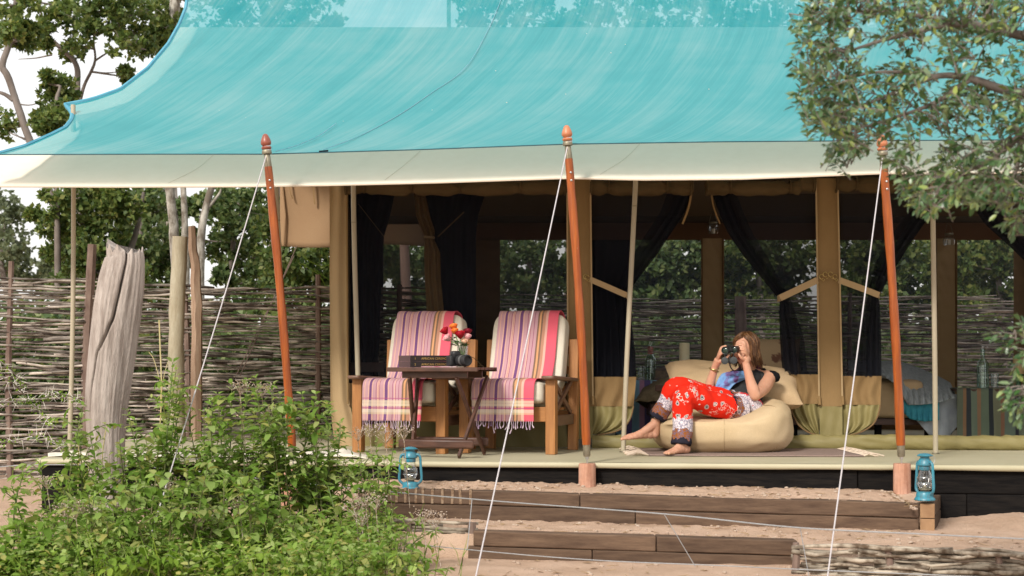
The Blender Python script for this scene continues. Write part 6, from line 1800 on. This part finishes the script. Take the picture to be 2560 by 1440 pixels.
# ---- behind the open tent
D = 20.5
for lab, base, lst in (('dense dark tree seen through the left mesh of the tent', 1010, [(960, 650, 60), (1020, 680, 60), (1080, 640, 60), (1130, 660, 60), (1000, 740, 60), (1060, 760, 60), (950, 600, 50), (1120, 760, 60)]),
                       ('dense tree seen through the mesh behind the right armchair', 1330, [(1200, 640, 70), (1270, 650, 70), (1340, 640, 70), (1400, 660, 70), (1240, 740, 70), (1310, 740, 70), (1390, 750, 70), (1300, 580, 70)]),
                       ('yellow green tree seen through the open tent door left of the brown strip', 1650, [(1560, 640, 66), (1620, 620, 66), (1690, 640, 70), (1740, 610, 60), (1600, 700, 66), (1660, 710, 66), (1730, 700, 66), (1500, 660, 66), (1640, 560, 70), (1700, 770, 66), (1600, 780, 66)]),
                       ('dark green tree seen through the open tent door above the woman', 1900, [(1800, 620, 66), (1860, 640, 66), (1930, 620, 70), (1990, 650, 66), (1820, 700, 66), (1890, 710, 66), (1960, 720, 66), (1880, 560, 70), (1950, 780, 66), (1840, 780, 66)]),
                       ('dark tree seen through the open tent door behind the bed', 2230, [(2120, 640, 70), (2190, 620, 70), (2260, 640, 70), (2310, 620, 66), (2150, 710, 70), (2230, 720, 70), (2300, 710, 66), (2200, 560, 70), (2260, 780, 70), (2140, 780, 70)]),
                       ('dark tree seen through the tent at the far right', 2500, [(2390, 640, 70), (2450, 620, 70), (2520, 640, 70), (2590, 630, 70), (2420, 710, 70), (2490, 720, 70), (2560, 720, 70), (2470, 560, 70), (2540, 780, 70), (2400, 780, 70), (2650, 690, 80)])):
    tree(lab, P(base, 1100, D), [([P(base, 1100, D), P(base + 8, 850, D), P(base - 10, 620, D)], .08, .03)], cl(lst, D, .8), LEAF_DARK if ('dark' in lab and 'left mesh' not in lab) else LEAF_MID, BARK, .14, 1250, 20, group='trees beyond the tent')
D = 17.6
tree('red brown straight tree trunk seen through the left mesh of the tent', P(1020, 1100, D), [([P(1022, 1100, D), P(1018, 800, D), P(1012, 640, D), P(1006, 520, D)], .062, .05)], [], LEAF_DARK, BARK_RED, limbs=False) if False else None
t = thing('tree', 'red brown straight tree trunk seen through the left mesh of the tent', 'tree', P(1022, 1100, D), group='trees beyond the tent')
trunk_mesh([([P(1022, 1100, D), P(1018, 800, D), P(1012, 640, D), P(1006, 480, D), P(1000, 300, D)], .062, .045)], BARK_RED, t)
crown([(P(1000, 280, D), .7), (P(960, 330, D), .5), (P(1040, 320, D), .5)], t, LEAF_DARK, .12, 500, 12)
# big trees whose tops show through the net above the ridge
D = 26.0
for lab, base, lst in (('tall tree whose top shows dimly through the net, left of the bright gap', 680, [(560, 10, 70), (640, 0, 70), (720, 20, 70), (790, -10, 60), (600, 70, 70), (700, 90, 70), (780, 80, 50), (660, 160, 80), (740, 170, 70), (830, 60, 25)]),
                       ('tall tree whose top shows through the net, right of the ridge pole', 1420, [(1190, 0, 40), (1260, 40, 44), (1340, 10, 46), (1400, 50, 56), (1480, 20, 40), (1560, 10, 70), (1620, 50, 66), (1420, 120, 80), (1540, 120, 80), (1300, 120, 60), (1180, 60, 30)]),
                       ('tall tree whose top shows dimly through the net at the right', 1850, [(1690, 20, 70), (1760, 0, 70), (1840, 30, 70), (1920, 10, 70), (2000, 30, 66), (1800, 110, 80), (1900, 110, 80), (2120, 20, 60), (2240, 30, 70), (2360, 20, 70), (2470, 20, 70)])):
    tree(lab, P(base, 1050, D), [([P(base, 1050, D), P(base + 10, 500, D), P(base - 10, 60, D)], .16, .06)], cl(lst, D, 1), LEAF_MID, BARK, .17, 620, 16, group='tall trees beyond the tent')
# far wood closing the horizon
C = []
for k in range(1500):
    x = rng.uniform(-30, 34); y = rng.uniform(42, 60); h = 2.6 + 1.2 * noise.noise(Vector((x * .12, y * .1, 0)))
    z = rng.uniform(.0, max(.6, h)); r = rng.uniform(.4, .8)
    C.append(np.array([x, y, z]) + nrg.normal(size=(30, 3)) * r * .5)
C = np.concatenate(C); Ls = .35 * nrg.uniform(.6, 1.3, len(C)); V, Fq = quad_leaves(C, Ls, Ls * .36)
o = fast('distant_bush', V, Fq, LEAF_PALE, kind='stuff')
# undergrowth directly behind the fences, seen through their gaps
C = []
for k in range(950):
    x = rng.uniform(-6.5, 7.5) if k < 560 else rng.uniform(-6.5, -.6); y = 15.2 + rng.uniform(0, 1.2) + (2.4 if x > -.2 else 0); z = rng.uniform(.1, 1.5)
    C.append(np.array([x, y, z]) + nrg.normal(size=(46, 3)) * .16)
C = np.concatenate(C); Ls = .09 * nrg.uniform(.6, 1.3, len(C)); V, Fq = quad_leaves(C, Ls, Ls * .36)
o = fast('undergrowth', V, Fq, LEAF_MID, kind='stuff')

# ---- tendril climbing beside the tent corner
t = thing('creeper', 'pale green curling creeper tendril beside the tent corner, above the fence', 'creeper', P(820, 730, 14.0))
b = MB()
for pts in ([(824, 735), (800, 690), (775, 672), (755, 660), (750, 672)], [(824, 700), (806, 688), (792, 676), (796, 690), (806, 700)], [(824, 662), (800, 665), (770, 650), (758, 640)]):
    b.tube(bez([P(x, y, 14.0 + .02 * i) for i, (x, y) in enumerate(pts)], 6), .006, 5)
b.build('tendril', LEAF_WEED2, t)

# ---- overhanging tree at the right, close to the camera
tr = thing('overhanging_tree', 'grey green small leaved tree overhanging the upper right corner, close by', 'tree', (3.3, 5.6, 0))
D = 5.35
limbs = [([(3.3, 5.6, -.05), (3.2, 5.55, .8), (3.0, 5.5, 1.6), (2.75, 5.4, 2.15)], .10, .06), ([(2.75, 5.4, 2.15), P(2900, 300, D), P(2640, 235, D), P(2540, 232, D), P(2430, 198, D), P(2350, 190, D), P(2260, 222, D)], .03, .006),
         ([(2.75, 5.4, 2.15), P(2760, 120, D), P(2560, 90, D), P(2400, 60, D), P(2250, 90, D), P(2110, 130, D)], .026, .004), ([P(2640, 235, D), P(2560, 330, D), P(2470, 400, D), P(2380, 440, D), P(2270, 450, D)], .016, .004),
         ([P(2430, 198, D), P(2330, 260, D), P(2220, 300, D), P(2100, 330, D)], .010, .003), ([P(2560, 330, D), P(2540, 420, D), P(2510, 520, D), P(2530, 575, D)], .009, .003), ([P(2350, 190, D), P(2200, 180, D), P(2040, 210, D)], .008, .003),
         ([P(2260, 222, D), P(2140, 270, D), P(2020, 300, D)], .007, .003), ([P(2400, 60, D), P(2230, 30, D), P(2060, 30, D)], .010, .003), ([P(2380, 440, D), P(2330, 500, D), P(2300, 540, D)], .006, .0025),
         ([(3.02, 5.5, 1.55), P(3050, 900, 5.2), P(2800, 880, 5.05), P(2620, 860, 5.0), P(2540, 850, 5.0)], .014, .004), ([P(2620, 860, 5.0), P(2580, 950, 5.0), P(2540, 1010, 5.0)], .006, .003)]
trunk_mesh(limbs, BARK, tr, 'limb', 7)
poly = [(2020, -120), (2010, 0), (1990, 70), (1990, 130), (1972, 165), (1995, 205), (1978, 262), (2010, 285), (2015, 318), (2030, 345), (2075, 370), (2068, 402), (2120, 392), (2170, 378), (2215, 395), (2235, 440), (2250, 500), (2290, 530), (2330, 540), (2360, 500), (2400, 525), (2440, 510), (2480, 520), (2500, 560), (2520, 585), (2560, 560), (2620, 600), (2760, 600), (2760, -120)]
def inside(x, y, pg):
    c = False
    for (x1, y1), (x2, y2) in zip(pg, pg[1:] + pg[:1]):
        if (y1 > y) != (y2 > y) and x < (x2 - x1) * (y - y1) / (y2 - y1) + x1: c = not c
    return c
lc, ld, ln, ll = [], [], [], []
twb = MB(); limbpts = [Vector(p) for pts, r0, r1 in limbs[1:] for p in bez(pts, 6)]
def twig(px, py, D, ang, n, size=1.0):
    d = Vector((math.cos(ang), rng.uniform(-.5, .5), math.sin(ang))).normalized()
    p = P(px, py, D); Lt = n * .011 * size
    pts = [p - d * Lt + Vector((0, 0, -.006)), p - d * Lt * .5 + Vector((0, 0, .004)), p]
    q = bez(pts, 3); twb.tube(q, [.0022 - .0003 * i for i in range(len(q))], 4, cap=False)
    a0 = min(limbpts, key=lambda w_: (w_ - pts[0]).length)
    if (a0 - pts[0]).length < .26 and rng.random() < .55: twb.tube(bez([a0, a0.lerp(pts[0], .5) + Vector((rng.uniform(-.03, .03), 0, rng.uniform(-.03, .03))), pts[0]], 3), [.0032, .003, .0028, .0026, .0024, .0022, .002][:7], 4, cap=False)
    for i in range(n):
        t = (i + .5) / n; o_ = pts[0].lerp(p, t)
        ra = Vector((rng.gauss(0, 1), rng.gauss(0, 1), rng.gauss(0, 1)))
        dv = (d * rng.uniform(.35, .9) + ra.cross(d).normalized() * rng.uniform(.6, 1.0)).normalized() if i < n - 1 else d
        lc.append(o_); ld.append(dv); ln.append((Vector((rng.gauss(0, .6), rng.gauss(-.3, .6), 1)) ).normalized()); ll.append(size * rng.choice((.018, .024, .029, .033, .040)) * rng.uniform(.85, 1.15))
holes = [(2170, 140, 38), (2215, 110, 26), (2160, 250, 20), (2400, 172, 30), (2340, 196, 22), (2300, 345, 34), (2240, 335, 26), (2530, 315, 26), (2195, 60, 22), (2450, 300, 20), (2280, 130, 20), (2110, 190, 14), (2500, 190, 18), (2380, 300, 18), (2150, 330, 16)]
cnt = 0
while cnt < 1050:
    x, y = rng.uniform(1970, 2740), rng.uniform(-110, 600)
    if not inside(x, y, poly): continue
    if any((x - a) ** 2 + (y - c) ** 2 < r * r for a, c, r in holes): continue
    if noise.noise(Vector((x * .014, y * .014, 3))) < -.16: continue
    DD = rng.uniform(4.95, 5.75)
    twig(x, y, DD, math.pi + rng.gauss(0, .75) + (.5 if y > 380 else -.15), rng.randint(7, 11)); cnt += 1
for k in range(170):                               # the crown goes on over its trunk, out of frame
    q = Vector((rng.uniform(1.95, 3.6), rng.uniform(4.9, 6.2), rng.uniform(2.0, 3.3)))
    twig(1280 + q.x * F / q.y, 915 - (q.z - EYE) * F / q.y, q.y, rng.uniform(0, 6.28), rng.randint(8, 12), 1.1)
for i in range(len(poly) - 3):                     # sprigs standing out of the outline
    (x1, y1), (x2, y2) = poly[i], poly[i + 1]
    for k in range(3):
        t = rng.random(); twig(x1 + (x2 - x1) * t, y1 + (y2 - y1) * t, rng.uniform(5, 5.5), math.pi + rng.gauss(0, .35) + (1.0 if y1 > 390 else 0), rng.randint(8, 12))
for x, y, a in ((2478, 842, 3.1), (2500, 870, 3.3), (2530, 825, 2.9), (2550, 850, 3.2), (2545, 800, 2.2), (2520, 930, 3.6), (2512, 985, 3.4), (2530, 1040, 4.2), (2505, 1015, 3.6), (2555, 1000, 3.9), (2550, 950, 3.2), (2560, 890, 3.3), (2550, 1055, 4.3), (2580, 930, 3.4), (2590, 1000, 3.6)):
    for _ in range(2): twig(x + rng.uniform(-6, 6), y + rng.uniform(-8, 8), 5.0, a + rng.gauss(0, .25), rng.randint(7, 10))
twb.build('twig', BARK, tr)
n_ = len(lc); V, Fq = leaf_arrays(np.array(lc), np.array(ld), np.array(ln), np.array(ll), np.array(ll) * nrg.uniform(.18, .27, n_), .3, .1)
fast('foliage', V, Fq, LEAF_TREE, tr, kind='stuff', smooth=False)

# ---- leafy weeds in the lower left
def weed(label, px, D, tops, mat=LEAF_WEED, leaf=.055, step=.034, heads=(), zb=None, sub=3, name='leafy_weed', group='leafy weeds below the deck'):
    base = P(px, 1400, D); base.z = gz(base.x, base.y) if zb is None else zb
    t = thing(name, label, 'weed', base, group=group)
    sb = MB(); LC, LD, LN, LL = [], [], [], []
    def shoot(a, c, r, lf, dens):
        mid = a.lerp(c, .5) + Vector((rng.uniform(-.05, .05), rng.uniform(-.05, .05), .04))
        q = bez([a, mid, c], 6)
        sb.tube(q, list(np.linspace(r, r * .35, len(q))), 5)
        Ltot = sum((q[i + 1] - q[i]).length for i in range(len(q) - 1)); n = max(4, int(Ltot / dens)); ph = rng.uniform(0, 6)
        for i in range(n):
            tt = (i + 1) / n
            if tt < .18: continue
            f = tt * (len(q) - 1); k = min(len(q) - 2, int(f)); o_ = q[k].lerp(q[k + 1], f - k); d = (q[k + 1] - q[k]).normalized()
            ph += 1.57
            for s in (0, math.pi):
                a_ = ph + s + rng.gauss(0, .3); rad = Vector((math.cos(a_), math.sin(a_), 0)); rad = (rad - d * rad.dot(d)).normalized()
                dv = (rad + d * (.35 + .7 * tt ** 4) + Vector((0, 0, rng.uniform(-.45, .1)))).normalized()
                LC.append(o_ + rad * .004); LD.append(dv); LN.append((Vector((0, 0, 1)) + rad * .3 + Vector((rng.gauss(0, .25), rng.gauss(0, .25), 0))).normalized())
                LL.append(lf * 1.30 * (1.15 - .6 * tt ** 2) * rng.uniform(.6, 1.2))
        return q
    for x, y in tops:
        top = P(x, y, D + rng.uniform(-.25, .25))
        b0 = base + Vector((rng.uniform(-.12, .12) + (top.x - base.x) * .35, rng.uniform(-.15, .15), 0)); b0.z = base.z
        q = shoot(b0, top, .006, leaf, step)
        for _ in range(sub):
            k = rng.randint(3, len(q) - 3); a = q[k]; up = (top - a).length
            e = a + Vector((rng.uniform(-1, 1) * .22, rng.uniform(-1, 1) * .2, rng.uniform(.25, .8) * min(.4, up)))
            shoot(a, e, .0035, leaf * .85, step)
    sb.build('stem', WEEDSTEM, t)
    LC = np.array(LC); V, Fq = leaf_arrays(LC, np.array(LD), np.array(LN), np.array(LL), np.array(LL) * nrg.uniform(.22, .31, len(LC)), .22, .32)
    fast('foliage', V, Fq, mat, t, kind='stuff')
    for x, y in heads:
        c = P(x, y, D - .05); hb = MB()
        for k in range(60):
            q = c + Vector((rng.gauss(0, .035), rng.gauss(0, .03), rng.gauss(0, .014))); r = rng.uniform(.0025, .0052)
            hb.superq(q, (r, r, r * .8), 1, 1, 5, 3)
            if k % 5 == 0: hb.tube([c + Vector((0, 0, -.06)), q], .0012, 3)
        hb.tube([c + Vector((0, 0, -.06)), c + Vector((.01, .03, -.2)), Vector((c.x + .03, c.y + .05, max(base.z, c.z - .45)))], .0025, 4)
        hb.build('flower_head', FLOWERM, t)
    return t
weed('tall single spike of leafy weed left of the split post', 445, 8.55, [(432, 905), (440, 925), (428, 950), (446, 950), (450, 990), (470, 1040), (420, 1075), (455, 1110)], LEAF_WEED, .062, .034)
weed('leafy weed in front of the foot of the driftwood post', 330, 8.5, [(318, 1025), (340, 1050), (300, 1110), (365, 1100), (290, 1160), (350, 1180)], LEAF_WEED, .06)
weed('leafy weed left of the driftwood post rising past the deck end', 205, 8.6, [(208, 1015), (195, 1045), (225, 1090), (180, 1140), (240, 1150)], LEAF_WEED, .06)
weed('broad leafy weed with dry flower heads right of the split post', 560, 8.5, [(545, 985), (580, 960), (620, 950), (510, 1030), (600, 1005), (640, 1000), (560, 1040), (530, 1000), (560, 1100), (520, 1130), (640, 1110)], LEAF_WEED, .062, heads=[(600, 960), (655, 965)])
weed('tallest broad leafy weed before the leftmost red pole', 690, 8.6, [(640, 945), (680, 960), (700, 985), (660, 1000), (720, 1010), (660, 1050), (730, 1060), (700, 1110), (640, 1120), (760, 1120)], LEAF_WEED, .062, heads=[(675, 1025), (640, 1140)])
weed('leafy weed between the leftmost red pole and the cotton mat', 800, 8.7, [(755, 985), (790, 985), (820, 1010), (770, 1040), (850, 1055), (780, 1090), (840, 1110), (860, 1150), (745, 1140)], LEAF_WEED, .06, heads=[(790, 1100)])
weed('loose weed with dry brown flower heads below the left armchair', 900, 8.75, [(940, 1105), (985, 1100), (900, 1130), (960, 1150), (880, 1180), (930, 1200)], LEAF_WEED, .05, .036, heads=[(925, 1068), (965, 1082), (1010, 1075), (895, 1078)], sub=2)
weed('leafy weed before the black end of the deck', 120, 8.3, [(100, 1150), (60, 1180), (140, 1190), (30, 1215), (170, 1200)], LEAF_WEED, .055, heads=[(118, 1195), (160, 1265)])
weed('bushy weed at the left bottom with dry heads', 180, 7.7, [(120, 1290), (170, 1260), (220, 1230), (260, 1260), (90, 1340), (200, 1330), (270, 1320), (150, 1380)], LEAF_WEED, .06, heads=[(190, 1268), (215, 1262)])
weed('bushy weed at the bottom below the driftwood post', 360, 7.7, [(300, 1220), (340, 1200), (390, 1190), (420, 1230), (330, 1280), (390, 1300), (440, 1290), (360, 1360), (300, 1370)], LEAF_WEED, .06, heads=[(420, 1205)])
weed('bushy weed at the bottom with white topped dry flowers', 520, 7.7, [(470, 1180), (520, 1160), (560, 1180), (600, 1200), (500, 1260), (560, 1270), (620, 1280), (480, 1330), (580, 1340), (640, 1360)], LEAF_WEED, .06, heads=[(490, 1290), (505, 1300), (600, 1255)])
weed('bushy weed at the bottom before the salmon footing', 690, 7.8, [(650, 1180), (690, 1190), (680, 1260), (740, 1290), (770, 1330), (660, 1330), (720, 1350), (780, 1360)], LEAF_WEED, .06)
weed('sprawling weed with dry flower heads left of the lower step', 870, 8.2, [(820, 1215), (880, 1235), (850, 1300), (910, 1320), (800, 1370)], LEAF_WEED, .055, sub=1, heads=[(915, 1240), (890, 1262), (940, 1248), (905, 1290)])
weed('low weed with a white flower cluster before the wattle edging', 1000, 8.1, [(965, 1265), (1010, 1300), (980, 1350), (1060, 1330), (1030, 1385)], LEAF_WEED, .045, .036, heads=[(1060, 1282), (1090, 1290), (1000, 1345), (1015, 1380)], sub=1)
weed('low yellow green weed at the left bottom corner', 40, 7.5, [(0, 1330), (40, 1310), (80, 1370), (20, 1400), (-30, 1380), (110, 1410)], LEAF_WEED2, .058, .034)
weed('low yellow green weed at the bottom below the bushes', 430, 7.35, [(380, 1390), (420, 1370), (470, 1400), (520, 1380), (560, 1410), (340, 1410), (250, 1400), (600, 1400)], LEAF_WEED2, .058, .034)
weed('low weed at the bottom right of the bushes', 900, 7.5, [(800, 1400), (850, 1410), (900, 1390), (960, 1410), (1040, 1410), (1080, 1395), (1120, 1420), (700, 1400)], LEAF_WEED, .058, .034)
# low herbs under the weeds
C, N_ = [], 16000
xs = nrg.uniform(-2.7, -.35, N_); ys = nrg.uniform(7.0, 9.2, N_)
keep = np.array([noise.noise(Vector((x * 1.4, y * 1.4, 9))) + .35 - max(0, x + .8) * 1.6 - max(0, y - 8.6) * .8 > 0 for x, y in zip(xs, ys)])
xs, ys = xs[keep], ys[keep]; n_ = len(xs)
zs = np.array([gz(x, y) for x, y in zip(xs, ys)]) + nrg.random(n_) ** 1.6 * .26
Dv = nrg.normal(size=(n_, 3)); Dv[:, 2] = np.abs(Dv[:, 2]) * .5
Nv = np.tile(np.array([[0, 0, 1.0]]), (n_, 1)) + nrg.normal(size=(n_, 3)) * .35
Ls = nrg.uniform(.02, .045, n_)
V, Fq = leaf_arrays(np.stack([xs, ys, zs], 1), Dv, Nv, Ls, Ls * .34, .2, .2)
fast('ground_herbs', V, Fq, LEAF_WEED, kind='stuff')
# grass blades and straws
gb = []
for k in range(420):
    x = rng.uniform(-2.7, -.25); y = rng.uniform(6.9, 9.0)
    if x > -.7 and rng.random() < .6: continue
    h = rng.uniform(.10, .38); a = rng.uniform(0, 6.28); z = gz(x, y); w = rng.uniform(.0016, .0035)
    dx, dy = math.cos(a) * h * rng.uniform(.15, .6), math.sin(a) * h * .3
    px_, py_ = -math.sin(a) * w, math.cos(a) * w
    gb += [(x - px_ * 2, y - py_, z), (x + px_ * 2, y + py_, z), (x + dx * .4 + w, y + dy * .4, z + h * .65), (x + dx * .4 - w, y + dy * .4, z + h * .65),
           (x + dx * .4 - w, y + dy * .4, z + h * .65), (x + dx * .4 + w, y + dy * .4, z + h * .65), (x + dx + .0004, y + dy, z + h), (x + dx - .0004, y + dy, z + h)]
fast('grass', np.array(gb), np.arange(len(gb)).reshape(-1, 4), LEAF_WEED2, kind='stuff')
t = thing('dry_grass', 'tall dry straw coloured grass stalk right of the driftwood post', 'grass', P(392, 1380, 8.7)); t.location.z = gz(t.location.x, t.location.y)
b = MB()
for pts, r in (([(396, 1380), (392, 1180), (398, 1100), (404, 980), (400, 860), (398, 800)], .0042), ([(400, 1000), (410, 940), (420, 905)], .002), ([(402, 960), (385, 900), (372, 880)], .002), ([(398, 1100), (420, 1040), (450, 1000)], .002), ([(262, 1380), (255, 1180), (262, 1090), (270, 1060)], .003), ([(190, 1380), (196, 1180), (197, 1060)], .0035)):
    b.tube(bez([P(x, y, 8.7) for x, y in pts], 5), r, 5)
b.build('stalk', DRY, t)
for k in range(26):
    pass
# thorn branch at the far left
t = thing('thorn_branch', 'thorny acacia branch with long white thorns at the left edge before the fence', 'branch', P(-120, 1010, 9.5))
b = MB(); th = MB(); lfc, lfd, lfn, lfl = [], [], [], []
for pts in ([(-120, 1010), (20, 1005), (90, 1000), (150, 985), (200, 1000)], [(-120, 930), (10, 945), (80, 1010), (130, 1060)], [(-120, 1110), (20, 1105), (100, 1090), (160, 1120)], [(-100, 880), (0, 905), (60, 960)]):
    q = bez([P(x, y, 9.4 + rng.uniform(-.2, .2)) for x, y in pts], 8); b.tube(q, list(np.linspace(.007, .003, len(q))), 5)
    for p in q[4:]:
        for _ in range(2):
            a = rng.uniform(0, 6.28); l = rng.uniform(.04, .085)
            th.tube([p, p + Vector((math.cos(a) * l, rng.uniform(-.02, .02), math.sin(a) * l))], [.0022, .0003], 4)
        for _ in range(5):
            lfc.append(p + Vector((rng.gauss(0, .02), rng.gauss(0, .02), rng.gauss(0, .015)))); lfd.append(Vector((rng.gauss(0, 1), rng.gauss(0, 1), rng.gauss(0, 1)))); lfn.append(Vector((rng.gauss(0, .4), rng.gauss(0, .4), 1))); lfl.append(rng.uniform(.012, .028))
b.build('twig', BARK, t); tho = th.build('thorn', THORN, t); tho['kind'] = 'stuff'
V, Fq = leaf_arrays(np.array(lfc), np.array(lfd), np.array(lfn), np.array(lfl), np.array(lfl) * .3); fast('foliage', V, Fq, LEAF_WEED2, t, kind='stuff')
